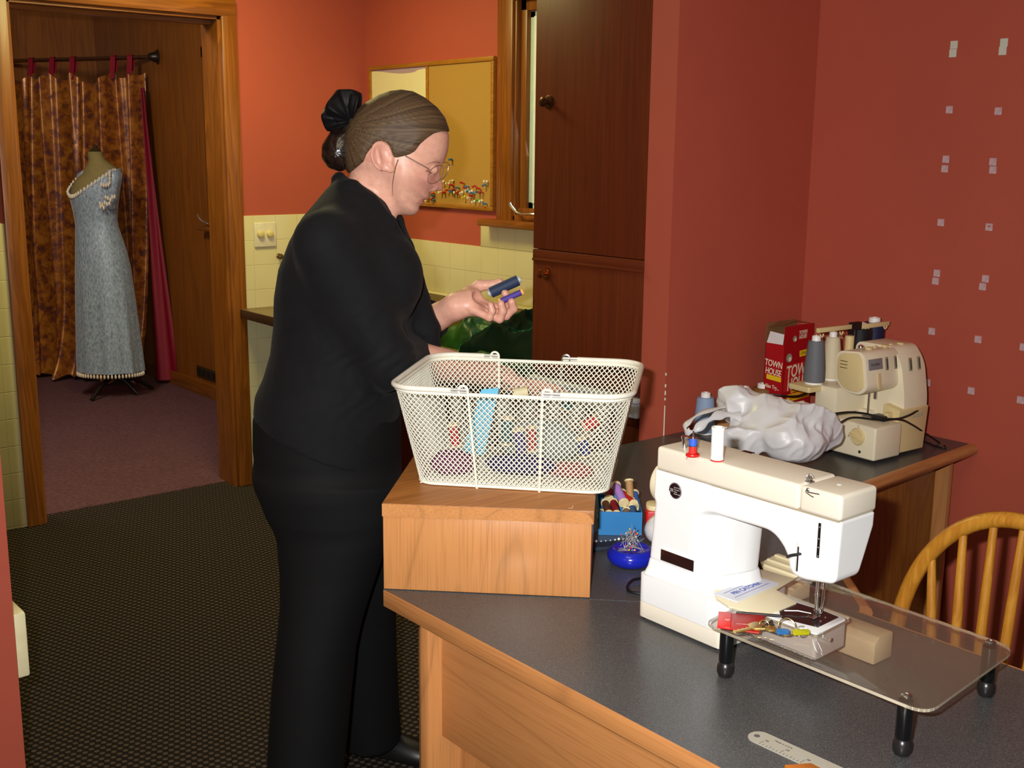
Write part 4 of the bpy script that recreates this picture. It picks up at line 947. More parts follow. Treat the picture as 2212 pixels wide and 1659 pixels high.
# red tin and white crumpled scrap to the right of the box
q = onz(1402, 1120, ZD)
t = thing('tin', 'red tin with a cream lid half hidden behind the sewing machine handwheel', 'tin', tuple(q))
p = np.array([1.70, 1.545, ZD])
mb = MB(); mb.prism(rpoly([(-0.035, -0.025), (0.035, -0.025), (0.035, 0.025), (-0.035, 0.025)], 0.008), 0, 0.052, T=lambda v: p+E1*v[0]+E2*v[1]+np.array([0, 0, v[2]]), bev=0.002); mb.build('tin_body', mat('tin_red', (196, 26, 30), 0.35), t)
mb = MB(); mb.prism(rpoly([(-0.034, -0.024), (0.034, -0.024), (0.034, 0.024), (-0.034, 0.024)], 0.02), 0.052, 0.063, T=lambda v: p+E1*v[0]+E2*v[1]+np.array([0, 0, v[2]]), bev=0.004); mb.build('lid', CREAM, t)
def crumple(f, seed, amp, fq=(20, 62), m=26, tri=False):
    r = np.random.default_rng(seed); Dn = r.normal(size=(m, 3)); Dn /= np.linalg.norm(Dn, axis=1)[:, None]; ph = r.uniform(0, 6.28, m); fr = r.uniform(*fq, m)
    wv = (lambda x: np.abs(2*np.mod(x/(2*PI), 1.0)-1)) if tri else (lambda x: np.abs(np.sin(x)))
    def g(P):
        n = np.zeros(len(P))
        for k in range(m): n += wv((P @ Dn[k])*fr[k]+ph[k])*(sum(fq)/2/fr[k])
        return f(P)+amp*(n/m-(0.5 if tri else 0.75))
    return g
def plastic():
    t = NT('translucent_white_plastic'); nt = t.t; nt.nodes.remove(t.b)
    d = t.n('ShaderNodeBsdfDiffuse'); d.inputs[0].default_value = lin((244, 242, 244)); tl = t.n('ShaderNodeBsdfTranslucent'); tl.inputs[0].default_value = lin((226, 226, 230))
    tr = t.n('ShaderNodeBsdfTransparent'); gl = t.n('ShaderNodeBsdfGlossy'); gl.inputs['Roughness'].default_value = 0.36; fr = t.n('ShaderNodeFresnel'); fr.inputs[0].default_value = 1.5
    a = t.n('ShaderNodeMixShader'); a.inputs[0].default_value = 0.18; t.l(d.outputs[0], a.inputs[1]); t.l(tl.outputs[0], a.inputs[2])
    b = t.n('ShaderNodeMixShader'); b.inputs[0].default_value = 0.10; t.l(a.outputs[0], b.inputs[1]); t.l(tr.outputs[0], b.inputs[2])
    c = t.n('ShaderNodeMixShader'); t.l(fr.outputs[0], c.inputs[0]); t.l(b.outputs[0], c.inputs[1]); t.l(gl.outputs[0], c.inputs[2]); t.l(c.outputs[0], t.out.inputs[0]); return t.m
PLA = plastic()
c = np.array([1.655, 1.505, ZD+0.028])
V, Q = nets(crumple(lambda P: np.maximum(sd_ell(P, c, (0.036, 0.03, 0.03)), ZD+0.001-P[:, 2]), 3, 0.012), c-0.06, c+0.06, 0.004)
tag(mesh_from('plastic_scrap', V, Q, PLA, None), 'small crumpled white plastic scrap between the blue box and the sewing machine', 'plastic')
# blue magnetic pin bowl with pins
pc = onz(1356, 1222, ZD)+np.array([0.012, 0.004, 0])
pbw = thing('pin_bowl', 'round royal blue magnetic pin bowl beside the sewing machine', 'pin bowl', (pc[0], pc[1], ZD))
mb = MB(); mb.lathe([(0.001, 0.0003), (0.033, 0.0005), (0.041, 0.006), (0.0455, 0.014), (0.0455, 0.021), (0.042, 0.028), (0.036, 0.0325), (0.033, 0.0318), (0.028, 0.028), (0.015, 0.025), (0.001, 0.0245)], (pc[0], pc[1], ZD), n=56); mb.build('bowl', mat('royal_blue_gloss', (24, 36, 168), 0.16), pbw)
rr = random.Random(11)
heads = [(226, 60, 40), (236, 196, 60), (240, 236, 226), (40, 46, 60), (232, 120, 40), (90, 130, 190)]
pm = []
PINM = mat('pin_steel', (206, 202, 196), 0.25, 0.6)
protos = []
for k, hc in enumerate(heads):
    t = thing('pin', 'dressmaking pin heaped in the blue magnetic bowl', 'pin', (0, 0, 0), 'pins in the blue bowl')
    mb = MB(); mb.cyl((0, 0, -0.018), (0, 0, 0.013), 0.00042, n=6); mb.build('shaft', PINM, t)
    mb = MB(); mb.ell((0, 0, 0.0140), (0.0016, 0.0016, 0.0016), 10, 8); mb.build('head', mat('pin_head_%d' % k, hc, 0.2), t); protos.append(t)
def pinpose(k):
    if k < 30:
        a = rr.uniform(0, 6.28); R = rr.uniform(0, 0.018); lean = rr.uniform(0.1, 1.15); z = ZD+0.0275+0.018*math.cos(lean)+rr.uniform(0.002, 0.02)*(1-R/0.02)
        d = Vector((math.cos(a)*math.sin(lean), math.sin(a)*math.sin(lean), math.cos(lean)*rr.choice((1, 1, -1))))
        a2 = rr.uniform(0, 6.28)
        return Vector((pc[0]+R*math.cos(a2), pc[1]+R*math.sin(a2), z)), d
    a = rr.uniform(0, 6.28); R = rr.uniform(0.006, 0.017); d = Vector((-math.sin(a+0.4), math.cos(a+0.4), 0.12))
    return Vector((pc[0]+R*math.cos(a), pc[1]+R*math.sin(a), ZD+0.030)), d
for k in range(44):
    loc, d = pinpose(k)
    if k < 6: o = protos[k]; o.location = loc; o.rotation_mode = 'QUATERNION'; o.rotation_quaternion = quat_to(d)
    else: dup(protos[k % 6], loc, quat_to(d))
# beaded dark ribbon behind the bowl
a = onz(1288, 1178, ZD+0.006); b = onz(1352, 1172, ZD+0.006)
t = thing('beaded_trim', 'dark navy trim edged with small white beads behind the blue pin bowl', 'trim', tuple((a+b)/2-np.array([0, 0, 0.006])))
d = (b-a)/np.linalg.norm(b-a); nn = np.array([-d[1], d[0], 0])
mb = MB(); mb.box(-0.02, 0.078, -0.020, 0.012, -0.0055, 0.003, 0.002, T=lambda p: a+d*p[0]+nn*p[1]+np.array([0, 0, p[2]])); mb.build('ribbon', mat('dark_navy_cloth', (24, 34, 52), 0.7, var=0.3, vs=150), t)
for k, u in enumerate((0.003, 0.014, 0.024, 0.034, 0.044, 0.052, 0.062, 0.070)):
    mb = MB(); r = (0.0028, 0.0014, 0.0014, 0.0014, 0.002, 0.0030, 0.0015, 0.0016)[k]; mb.ell(tuple(a+d*u+nn*0.010+np.array([0, 0, 0.003+r*0.7])), (r, r, r), 10, 8); mb.build('bead', mat('pearl', (236, 230, 220), 0.25), t)
# ------------------------------------------------------------------ contents of the basket
def inb(u, v, z): return TBK(u, v, z)
mb = MB(); A = H(1078, 838, 2.245); B_ = H(1040, 842, 2.25); Cc = H(1000, 975, 2.16); D = H(1046, 985, 2.15)
n = np.cross(A-B_, Cc-B_); n /= np.linalg.norm(n)
mb.poly([tuple(p+n*s) for s in (-0.001, 0.001) for p in (A, B_, Cc, D)], [(0, 1, 2, 3), (7, 6, 5, 4), (0, 4, 5, 1), (1, 5, 6, 2), (2, 6, 7, 3), (3, 7, 4, 0)])
tag(mb.build('card', mat('light_blue_card', (110, 192, 226), 0.5)), 'light blue card strip leaning upright inside the wire basket', 'card')
def lump(nm, px, hd, r, m_, lb, cat, seed, amp=0.012, h=0.005):
    c = H(px[0], px[1], hd); zc = max(c[2], BZ+0.007+r[2]*0.6); c[2] = zc
    R = np.stack([F1, F2, np.array([0, 0, 1.0])], 1)
    lo = c-max(r)*1.2; hi = c+max(r)*1.2
    V, Q = nets(crumple(lambda P: np.maximum(sd_ell(P, c, r, R), BZ+0.0065-P[:, 2]), seed, amp), lo, hi, h)
    return tag(mesh_from(nm, V, Q, m_, None), lb, cat)
lump('cloth_bundle', (978, 1000), 2.13, (0.045, 0.03, 0.026), mat('plum_cloth', (116, 52, 96), 0.8, bump=0.4, bs=300), 'plum purple cloth bundle at the lower left of the wire basket', 'cloth', 5)
lump('cloth_bundle', (1125, 1003), 2.12, (0.070, 0.028, 0.020), mat('navy_cloth', (44, 44, 108), 0.8, bump=0.4, bs=300), 'navy blue cloth bundle in the middle of the wire basket', 'cloth', 6)
lump('cloth_bundle', (1230, 1035), 2.12, (0.045, 0.028, 0.013), mat('rose_cloth', (180, 96, 104), 0.8), 'rose pink cloth bundle at the lower right of the wire basket', 'cloth', 7)
lump('cloth_bundle', (1165, 960), 2.26, (0.085, 0.045, 0.045), mat('grey_teal_cloth', (150, 166, 164), 0.8), 'pale grey-green cloth bundle at the back of the wire basket', 'cloth', 8, 0.02)
for px0, px1, hd, r, c_, lb in (
    ((1262, 925), (1292, 905), 2.20, 0.012, (214, 60, 56), 'red spool near the right wall of the wire basket'),
    ((1255, 945), (1268, 985), 2.18, 0.011, (52, 56, 116), 'dark blue spool below the red one in the wire basket'),
    ((1118, 925), (1128, 985), 2.20, 0.011, (70, 62, 120), 'violet spool standing in the middle of the wire basket'),
    ((1097, 900), (1092, 960), 2.20, 0.011, (56, 96, 100), 'teal spool standing beside the blue card in the wire basket'),
    ((1148, 920), (1150, 975), 2.21, 0.010, (186, 66, 60), 'brick red spool right of the violet one in the wire basket'),
    ((978, 915), (985, 965), 2.19, 0.010, (186, 44, 48), 'crimson spool left of the blue card in the wire basket'),
    ((1230, 850), (1222, 885), 2.30, 0.011, (50, 110, 112), 'sea green spool high against the back of the wire basket'),
    ((1110, 850), (1140, 846), 2.30, 0.011, (214, 204, 166), 'cream spool lying high at the back of the wire basket')):
    spool(H(*px1, hd), H(*px0, hd), r, thread_mat('thread_'+lb.split()[0]+lb.split()[1], c_), lb, 'spools in the wire basket')
# ------------------------------------------------------------------ thread cones by the red wall
def cone(p, lb, c_, h=0.112, r0=0.031, r1=0.020, cap=SPW, group='thread cones by the red wall', caph=0.014):
    t = thing('thread_cone', lb, 'thread cone', tuple(p), group); x, y, z = p
    mb = MB(); mb.lathe([(r0*0.75, 0), (r0*0.85, 0.001), (r0*0.85, 0.006), (r0*0.7, 0.0065)], p, n=28); mb.build('base_rim', cap, t)
    mb = MB(); mb.lathe([(r0*0.5, 0.006), (r0*0.93, 0.0065), (r0, 0.013), (r0*0.98, h*0.35), (r1*1.12, h*0.85), (r1*1.02, h-caph), (r1*0.5, h-caph+0.0005)], p, n=32); mb.build('thread', thread_mat('cone_'+lb.replace(' ', '_')[:24], c_), t)
    mb = MB(); mb.lathe([(r1*0.62, h-caph), (r1*0.60, h-0.002), (r1*0.52, h), (r1*0.3, h), (r1*0.28, h-0.004)], p, n=24); mb.build('cone_tip', cap, t)
    return t
for (x, y), h, lb, c_, r0, r1, cap in (
    ((2.425, 2.058), 0.118, 'light blue thread cone beside the plastic bag', (150, 172, 204), 0.030, 0.022, SPW),
    ((2.535, 2.074), 0.112, 'tan thread cone second from the left behind the plastic bag', (188, 132, 78), 0.029, 0.020, SPW),
    ((2.530, 2.012), 0.100, 'pink thread cone in front of the tan one behind the plastic bag', (220, 150, 168), 0.028, 0.019, mat('brown_cone', (150, 106, 58), 0.6)),
    ((2.612, 2.070), 0.110, 'dull brown thread cone with white tip behind the plastic bag', (150, 120, 100), 0.028, 0.020, SPW),
    ((2.700, 2.074), 0.108, 'golden brown thread cone nearest the cracker box', (140, 96, 46), 0.034, 0.028, SPW)):
    cone((x, y, ZD+0.0003), lb, c_, h, r0, r1, cap)
# ------------------------------------------------------------------ cracker box
cx0, cx1, cyf, cyb, cz0 = 2.690, 2.826, 2.0, 2.066, ZD+0.0005
cb2 = thing('cracker_box', 'open red cracker box lettered TOWN HOUSE in the corner of the red walls', 'box', ((cx0+cx1)/2, (cyf+cyb)/2, cz0))
CR = mat('cracker_box_red', (172, 18, 26), 0.35); CRI = mat('brown_cardboard', (132, 92, 52), 0.8); WHC = mat('white_card', (226, 222, 220), 0.6)
zt, zf = cz0+0.232, cz0+0.285
for nm, a, mm in (('front_panel', (cx0, cx1, cyf, cyf+0.0012, cz0, zf), CR), ('side_panel', (cx0, cx0+0.0012, cyf+0.0012, cyb, cz0, zt), CR), ('side_panel', (cx1-0.0012, cx1, cyf+0.0012, cyb, cz0, zt), CR), ('back_panel', (cx0, cx1, cyb-0.0012, cyb, cz0, zf+0.004), CRI), ('bottom', (cx0, cx1, cyf, cyb, cz0, cz0+0.001), CRI)):
    mb = MB(); mb.box(*a); mb.build(nm, mm, cb2)
mb = MB(); mb.poly([(cx0-0.0005, cyf+0.004, zt), (cx0-0.0005, cyb-0.004, zt), (cx0+0.003, cyb-0.012, zt+0.034), (cx0+0.003, cyf+0.004, zt+0.030)], [(0, 1, 2, 3)]); mb.build('flap', WHC, cb2)
mb = MB(); mb.poly([(cx0, cyb, zf-0.01), (cx0+0.06, cyb, zf+0.005), (cx1, cyb, zf+0.002), (cx1, cyf, zf-0.002), (cx0+0.09, cyf+0.03, zf+0.006), (cx0+0.05, cyf+0.04, zf-0.004)], [(0, 1, 2, 3, 4, 5)]); mb.build('inner_flap', CRI, cb2)
IV = mat('ivory_print', (238, 226, 196), 0.5, var=0); YEL = mat('yellow_print', (238, 200, 30), 0.5, var=0); ORG = mat('orange_print', (226, 110, 20), 0.5, var=0); BRP = mat('red_print', (200, 32, 30), 0.5, var=0); DKP = mat('dark_red_print', (96, 10, 16), 0.5, var=0)
fx, fz = (1, 0, 0), (0, 0, 1); yf = cyf-0.0004
def ft_(s, u, z, size, m_, sh=0.15, xs=0.8): return text('lettering', s, (cx0+u, yf-0.0006, z), (1, 0, 0.06), fz, size, m_, cb2, 0.0001, shear=sh, xs=xs, bold=0.018)
mb = MB(); mb.prism(rpoly([(0.006, 0.092), (0.012, 0.172), (0.136, 0.176), (0.136, 0.096)], 0.006), 0, 0.0003, T=lambda p: (cx0+p[0], yf-p[2], cz0+p[1])); mb.build('printed_panel', BRP, cb2)
ft_('TOWN', 0.074, cz0+0.151, 0.050, IV, xs=0.72); ft_('HOUSE', 0.075, cz0+0.113, 0.050, IV, xs=0.66); ft_('Light Buttery Crackers', 0.078, cz0+0.092, 0.010, YEL)
mb = MB(); mb.prism([(0.026, 0.060), (0.024, 0.082), (0.134, 0.088), (0.134, 0.066)], 0, 0.0004, T=lambda p: (cx0+p[0], yf-p[2], cz0+p[1])); mb.build('printed_ribbon', YEL, cb2)
ft_('ORIGINAL', 0.080, cz0+0.0745, 0.021, ORG, xs=0.86)
mb = MB(); mb.prism([(0.076, 0.190), (0.074, 0.208), (0.134, 0.212), (0.134, 0.194)], 0, 0.0004, T=lambda p: (cx0+p[0], yf-p[2], cz0+p[1])); mb.build('printed_ribbon', YEL, cb2)
text('lettering', 'CRACKERS', (cx0+0.105, yf-0.0008, cz0+0.201), (1, 0, 0.06), fz, 0.013, DKP, cb2, 0.0001, xs=0.8)
for u, z, r in ((0.026, 0.192, 0.013), (0.048, 0.246, 0.009)):
    mb = MB(); mb.lathe([(r, 0), (r, 0.0004)], (cx0+u, yf, cz0+z), (0, -1, 0), 24); o = mb.build('emblem', mat('emblem_grey_green', (150, 150, 130), 0.5), cb2)
    mb = MB(); mb.lathe([(r*0.55, 0), (r*0.55, 0.0006)], (cx0+u+r*0.3, yf, cz0+z-r*0.3), (0, -1, 0), 20); mb.build('emblem_spot', IV, cb2)
ft_('TOWN', 0.085, cz0+0.262, 0.016, IV, xs=0.75); ft_('HOUSE', 0.085, cz0+0.249, 0.016, IV, xs=0.7)
CRK = mat('cracker_golden', (206, 160, 70), 0.6, var=0.12, vs=60)
for k, (u, w, h) in enumerate(((0.004, 0.042, 0.056), (0.040, 0.046, 0.058), (0.080, 0.034, 0.058), (0.108, 0.027, 0.046))):
    mb = MB(); mb.prism(rpoly([(u, 0.004), (u+w, 0.004), (u+w, h), (u, h-0.004)], 0.012), 0, 0.0002+0.0001*k, T=lambda p: (cx0+p[0], yf-p[2], cz0+p[1])); mb.build('printed_cracker', CRK, cb2)
xl = cx0-0.0006
def sd_(s, v, z, size, m_, xs=0.75): return text('lettering', s, (xl, cyf+0.033+v, cz0+z), (0, -1, -0.08), fz, size, m_, cb2, 0.0001, xs=xs, bold=0.018)
sd_('TOWN', 0, 0.172, 0.026, IV); sd_('HOUSE', 0, 0.148, 0.026, IV, 0.68); sd_('Also Try...', 0.002, 0.104, 0.016, IV)
mb = MB(); mb.prism([(0.008, 0.122), (0.008, 0.136), (0.060, 0.132), (0.060, 0.118)], 0, 0.0004, T=lambda p: (xl-p[2], cyb-0.002-p[0], cz0+p[1]+0.004)); mb.build('printed_ribbon', YEL, cb2)
for v, z, w, h, m_ in ((0.012, 0.062, 0.022, 0.018, ORG), (0.038, 0.052, 0.024, 0.026, mat('blue_print', (150, 150, 190), 0.5)), (0.012, 0.026, 0.02, 0.016, IV), (0.036, 0.022, 0.022, 0.018, ORG), (0.012, 0.004, 0.018, 0.014, YEL)):
    mb = MB(); mb.box(xl-0.0004, xl, cyb-0.006-v-w, cyb-0.006-v, cz0+z, cz0+z+h); mb.build('printed_picture', m_, cb2)
# ------------------------------------------------------------------ overlock machine with its spool stand
Qs = np.array([2.514, 1.574, ZD+0.008]); aS = math.radians(-4); UX = np.array([math.cos(aS), math.sin(aS), 0]); UY = np.array([-math.sin(aS), math.cos(aS), 0])
def TS(p): return Qs+UX*p[0]+UY*p[1]+np.array([0, 0, p[2]])
IVO = mat('aged_ivory_plastic', (236, 224, 194), 0.35, var=0.02, vs=8); IVD = mat('yellowed_ivory_plastic', (222, 200, 146), 0.38, var=0.02, vs=8)
sg = thing('overlock_machine', 'ivory overlock machine with thread cones in the far corner of the desk', 'overlock machine', tuple(TS((0.11, 0.1, -0.008))))
mb = MB(); mb.poly([TS(p) for p in ((0, 0, 0), (0.108, 0, 0), (0.108, 0.20, 0), (0, 0.20, 0), (0, 0, 0.086), (0.108, 0, 0.088), (0.108, 0.20, 0.094), (0, 0.20, 0.094))], [(0, 3, 2, 1), (4, 5, 6, 7), (0, 1, 5, 4), (1, 2, 6, 5), (2, 3, 7, 6), (3, 0, 4, 7)], 0.006, 3); mb.build('base', IVO, sg)
prof = rpoly([(0.018, 0.0), (0.012, 0.135), (0.030, 0.235), (0.062, 0.276), (0.175, 0.276), (0.20, 0.0)], [0.004, 0.03, 0.03, 0.016, 0.02, 0.004], 5)
mb = MB(); mb.prism(prof, 0.128, 0.226, T=lambda p: TS((p[2], p[0], p[1])), bev=0.006, seg=3); mb.build('column', IVO, sg)
mb = MB(); mb.prism(rpoly([(0.016, 0.0), (0.009, 0.118), (0.06, 0.128), (0.06, 0.0)], 0.004), 0.106, 0.2275, T=lambda p: TS((p[2], p[0], p[1])), bev=0.004, seg=2); mb.build('looper_cover', IVD, sg)
hp = rpoly([(0.034, 0.182), (0.048, 0.262), (0.062, 0.274), (0.128, 0.268), (0.140, 0.250), (0.138, 0.192), (0.105, 0.164), (0.055, 0.163)], [0.012, 0.012, 0.01, 0.012, 0.014, 0.03, 0.02, 0.02], 5)
mb = MB(); mb.prism(hp, 0.0, 0.135, T=lambda p: TS((p[2], p[0], p[1])), bev=0.005, seg=3); mb.build('head', IVO, sg)
mb = MB(); mb.prism(rpoly([(p[0]*0.82+0.0165, p[1]*0.9+0.022) for p in hp[::2]], 0), -0.0035, 0.004, T=lambda p: TS((p[2], p[0], p[1])), bev=0.002); fc = mb.build('end_cover', IVD, sg)
mb = MB()
for k in range(3): mb.box(-0.0042, -0.003, 0.098, 0.121, 0.226+k*0.0085, 0.2275+k*0.0085, T=TS)
mb.build('vent_slit', DKB, fc)
mb = MB(); mb.box(0.008, 0.20, 0.135, 0.205, 0.094, 0.166, 0.004, T=TS); mb.build('rear_body', IVO, sg)
mb = MB(); mb.box(0.108, 0.226, 0.10, 0.205, 0.0, 0.10, 0.004, T=TS); mb.build('rear_base', IVO, sg)
def onq(x, y, qv): return onp(x, y, Qs+UY*qv, UY)
# badge plate, tension dials and cover lines on the sloping head front
def TH(p): # p: u along x, w up the slope, n outwards
    sl = np.array([0.034, 0.182]); e = np.array([0.014, 0.080]); L = np.linalg.norm(e); e /= L
    return TS((p[0], sl[0]+e[0]*p[1]-e[1]*p[2]*1.0, sl[1]+e[1]*p[1]+e[0]*p[2]))
mb = MB(); mb.box(0.010, 0.066, 0.046, 0.074, -0.001, 0.0012, 0.0004, T=TH); bp_ = mb.build('badge', mat('badge_grey', (150, 156, 160), 0.35, 0.4), sg)
text('lettering', 'brother', TH((0.038, 0.060, 0.0014)), UX, TH((0, 1, 0))-TH((0, 0, 0)), 0.0115, BLK, bp_, 0.0001)
mb = MB(); mb.box(0.042, 0.056, -0.006, 0.036, -0.001, 0.0012, 0.0004, T=TH); mb.build('presser_knob_slot', IVD, sg)
def TC(p):
    sl = np.array([0.014, 0.150]); e = np.array([0.016, 0.085]); L = np.linalg.norm(e); e /= L
    return TS((p[0], sl[0]+e[0]*p[1]-e[1]*p[2], sl[1]+e[1]*p[1]+e[0]*p[2]))
for k in range(4):
    x = 0.078+k*0.036
    f = TH if x < 0.13 else TC; w = 0.040 if x < 0.13 else 0.066
    mb = MB(); mb.box(x, x+0.012, w, w+0.034, -0.004 if f is TH else 0.0035, 0.0012 if f is TH else 0.0065, 0.0012, T=f); d_ = mb.build('tension_dial', mat('dial_surround_grey', (150, 138, 110), 0.5), sg)  # even grey surround of each dial wheel
    mb = MB(); mb.box(x+0.004, x+0.009, w+0.004, w+0.030, 0.0 if f is TH else 0.006, 0.0028 if f is TH else 0.008, 0.001, T=f); mb.build('dial_wheel', mat('dial_dark', (70, 66, 58), 0.4), d_)
mb = MB(); dc = onp(1853, 943, Qs, UX); mb.lathe([(0.0225, 0), (0.023, 0.002), (0.020, 0.006), (0.001, 0.0065)], tuple(dc), tuple(-UX), 36); dl_ = mb.build('dial', IVD, sg)
mb = MB(); mb.box(-0.011, -0.005, -0.021, 0.021, -0.0035, 0.0035, 0.0015, T=lambda p: dc+UX*p[0]+UY*p[1]*1.0+np.array([0, 0, p[2]-p[1]*-0.25])); mb.build('dial_grip', IVD, dl_)
for px, s in (((1855, 922), 'C'), ((1833, 942), 'R')): text('dial_mark', s, onp(*px, Qs-UX*0.0006, UX), -UY, EZ, 0.008, BLK, sg, 0.0001)
mb = MB(); sc = onp(1857, 976, Qs, UX); mb.lathe([(0.0042, 0), (0.004, 0.0012), (0.001, 0.0014)], tuple(sc), tuple(-UX), 18); mb.build('screw', STEEL, sg)
text('lettering', 'Lock', TS((0.185, 0.0098, 0.098)), UX, EZ, 0.022, mat('teal_script', (150, 160, 148), 0.5), sg, 0.0001, shear=0.4)
mb = MB(); a = TS((0.062, 0.075, 0.172)); mb.cyl(tuple(a), tuple(a-np.array([0, 0, 0.075])), 0.0022, n=10); mb.cyl(tuple(a+UX*0.012-UY*0.01), tuple(a+UX*0.012-UY*0.01-np.array([0, 0, 0.028])), 0.004, n=12); mb.box(-0.012, 0.012, -0.018, 0.010, 0.0, 0.006, 0.001, T=lambda p: a-np.array([0, 0, 0.077])+UX*p[0]+UY*p[1]+np.array([0, 0, p[2]])); mb.build('presser_bar', CHR, sg)
mb = MB(); mb.box(0.07, 0.10, 0.03, 0.07, 0.088, 0.102, 0.003, T=TS); mb.build('knife_block', mat('dark_steel', (52, 52, 50), 0.35, 0.7), sg)
mb = MB(); mb.box(0.085, 0.13, 0.028, 0.044, 0.096, 0.110, 0.003, T=TS); mb.build('lever', IVD, sg)
for k in range(5):
    mb = MB(); mb.box(0.045+k*0.033, 0.058+k*0.033, 0.07+0.01*(k % 2), 0.085, 0.272, 0.280, 0.002, T=TS); mb.build('thread_guide_tab', IVD, sg)
mb = MB(); mb.ell(TS((0.035, 0.09, 0.279)), (0.008, 0.008, 0.007), 14, 10); mb.build('needle_screw', CHR, sg)
mb = MB(); mb.prism(rpoly([(-0.042, 0.185), (0.30, 0.185), (0.30, 0.262), (-0.035, 0.262)], 0.008), 0.150, 0.164, T=TS, bev=0.003); mb.build('spool_shelf', IVD, sg)
mb = MB(); mb.cyl(TS((0.137, 0.205, 0.16)), TS((0.137, 0.205, 0.285)), 0.0125, n=20); mb.build('stand_post', IVD, sg)
mb = MB(); mb.cyl(TS((0.150, 0.20, 0.28)), TS((0.150, 0.20, 0.305)), 0.005, n=12); mb.box(0.128, 0.170, 0.192, 0.206, 0.300, 0.322, 0.003, T=TS); mb.build('guide_clamp', BLK, sg)
mb = MB(); mb.box(-0.005, 0.130, 0.194, 0.204, 0.305, 0.317, 0.001, T=TS); mb.build('guide_bar', IVD, sg); mb = MB(); mb.box(0.168, 0.292, 0.194, 0.204, 0.301, 0.313, 0.001, T=TS); mb.build('guide_bar', IVD, sg)
for x in (0.006, 0.085, 0.192, 0.272):
    mb = MB(); mb.tube([TS((x+0.006*math.cos(t_), 0.193, 0.302+0.008*math.sin(t_))) for t_ in np.linspace(PI, 2*PI, 9)], 0.0022, 8); mb.build('guide_hook', IVD, sg)
for (x, y), lb, c_, h, r0, r1 in (((0.012, 0.215), 'tall grey thread cone at the left end of the overlock spool shelf', (112, 114, 118), 0.130, 0.028, 0.019),
                           ((0.094, 0.226), 'cream thread cone second along the overlock spool shelf', (226, 212, 178), 0.132, 0.027, 0.017),
                           ((0.192, 0.215), 'black thread cone behind the overlock head', (22, 22, 26), 0.150, 0.030, 0.029), ((0.266, 0.225), 'dark navy thread cone at the right end behind the overlock head', (26, 30, 66), 0.158, 0.027, 0.026)):
    p = TS((x, y, 0.1643)); t = cone(tuple(p), lb, c_, h, r0, r1, SPW, 'thread cones on the overlock machine')
for x in (0.006, 0.085):
    mb = MB(); mb.tube(spl([tuple(TS((x, 0.193, 0.295))), tuple(TS((x+0.012, 0.20, 0.28))), tuple(TS((0.012 if x < 0.05 else 0.094, 0.218, 0.300)))], 12), 0.0004, 4); mb.build('thread_strand', mat('pale_thread', (200, 190, 170), 0.6), sg)
# cords lying over it
def cord(nm, pts, r, lb):
    P = [H(1740+x/5.03, 680+y/5.03, hd) for x, y, hd in pts]; mb = MB(); mb.tube(spl([tuple(p) for p in P], 60), r, 8); return tag(mb.build(nm, BLK), lb, 'cord')
cord('power_cord', [(120, 1120, 2.80), (200, 1095, 2.83), (450, 1060, 2.86), (650, 1075, 2.865), (850, 1125, 2.86), (1000, 1130, 2.87), (1130, 1090, 2.91), (1240, 1035, 2.95), (1305, 1080, 3.02), (1280, 1190, 3.06), (1262, 1240, 3.08)], 0.0030, 'black power cord draped over the overlock bed and looping at its right')
cord('power_cord', [(270, 1250, 2.77), (400, 1160, 2.815), (530, 1116, 2.835), (800, 1142, 2.845), (1020, 1137, 2.855), (1150, 1190, 2.90), (1300, 1285, 2.98), (1450, 1385, 3.055), (1520, 1450, 3.085)], 0.0027, 'black cord running over the overlock bed down to the desk right of it')
def deskcord(pts, r, lb):
    mb = MB(); mb.tube(spl([tuple(onz(x, y, ZD+r+0.0003)) for x, y in pts], 40), r, 8); return tag(mb.build('power_cord', BLK), lb, 'cord')
deskcord([(1986, 950), (2003, 956), (2022, 964), (2042, 968), (2040, 962)], 0.0022, 'thin black cord curled on the desk at the right of the overlock')
mb = MB(); mb.tube(spl([tuple(H(x, y, hd)) for x, y, hd in ((1665, 851, 3.20), (1700, 856, 3.18), (1725, 855, 3.12), (1752, 846, 3.05), (1772, 850, 3.0), (1781, 868, 2.98), (1780, 884, 2.97))], 40), 0.003, 8); tag(mb.build('power_cord', BLK), 'black cord arching in front of the cracker box', 'cord')
# ------------------------------------------------------------------ plastic bag
def seg3(a, b, hd): return onh(a, b, hd)
bg = [(1655, 905, 2.74, 0.062), (1725, 915, 2.72, 0.068), (1745, 960, 2.66, 0.050), (1700, 950, 2.66, 0.05), (1618, 930, 2.74, 0.060), (1600, 955, 2.70, 0.040), (1590, 880, 2.78, 0.046), (1640, 880, 2.80, 0.040), (1770, 930, 2.72, 0.05)]
bc3 = [(onh(x, y, hd), r) for x, y, hd, r in bg]
def fbag(P):
    d = None
    for c, r in bc3:
        e = sd_ell(P, c, (r, r*0.9, r*0.80)); d = e if d is None else smin(d, e, 0.022)
    d = smin(d, sd_cap(P, onh(1590, 880, 2.78), onh(1578, 846, 2.80), 0.030, 0.012), 0.02)
    return np.maximum(d, ZD+0.0015-P[:, 2])
allc = np.array([c for c, r in bc3])
def fbag2(P):
    Rt = lambda n: np.clip(1-np.abs(2.4*n), 0, 1)
    Pw = P+0.02*np.stack([vnoise(P, 16, 70), vnoise(P, 16, 71), vnoise(P, 16, 72)], 1)
    r1 = Rt(vnoise(Pw*np.array([1, 1, 0.6]), 26, 51)); r2 = Rt(vnoise(Pw*np.array([0.5, 1, 1.0]), 60, 52)); r3 = Rt(vnoise(Pw*np.array([1, 0.5, 1.0]), 125, 53))
    return np.maximum(fbag(P)+0.010-0.016*r1-0.009*r2-0.0035*r3, ZD+0.0012-P[:, 2])
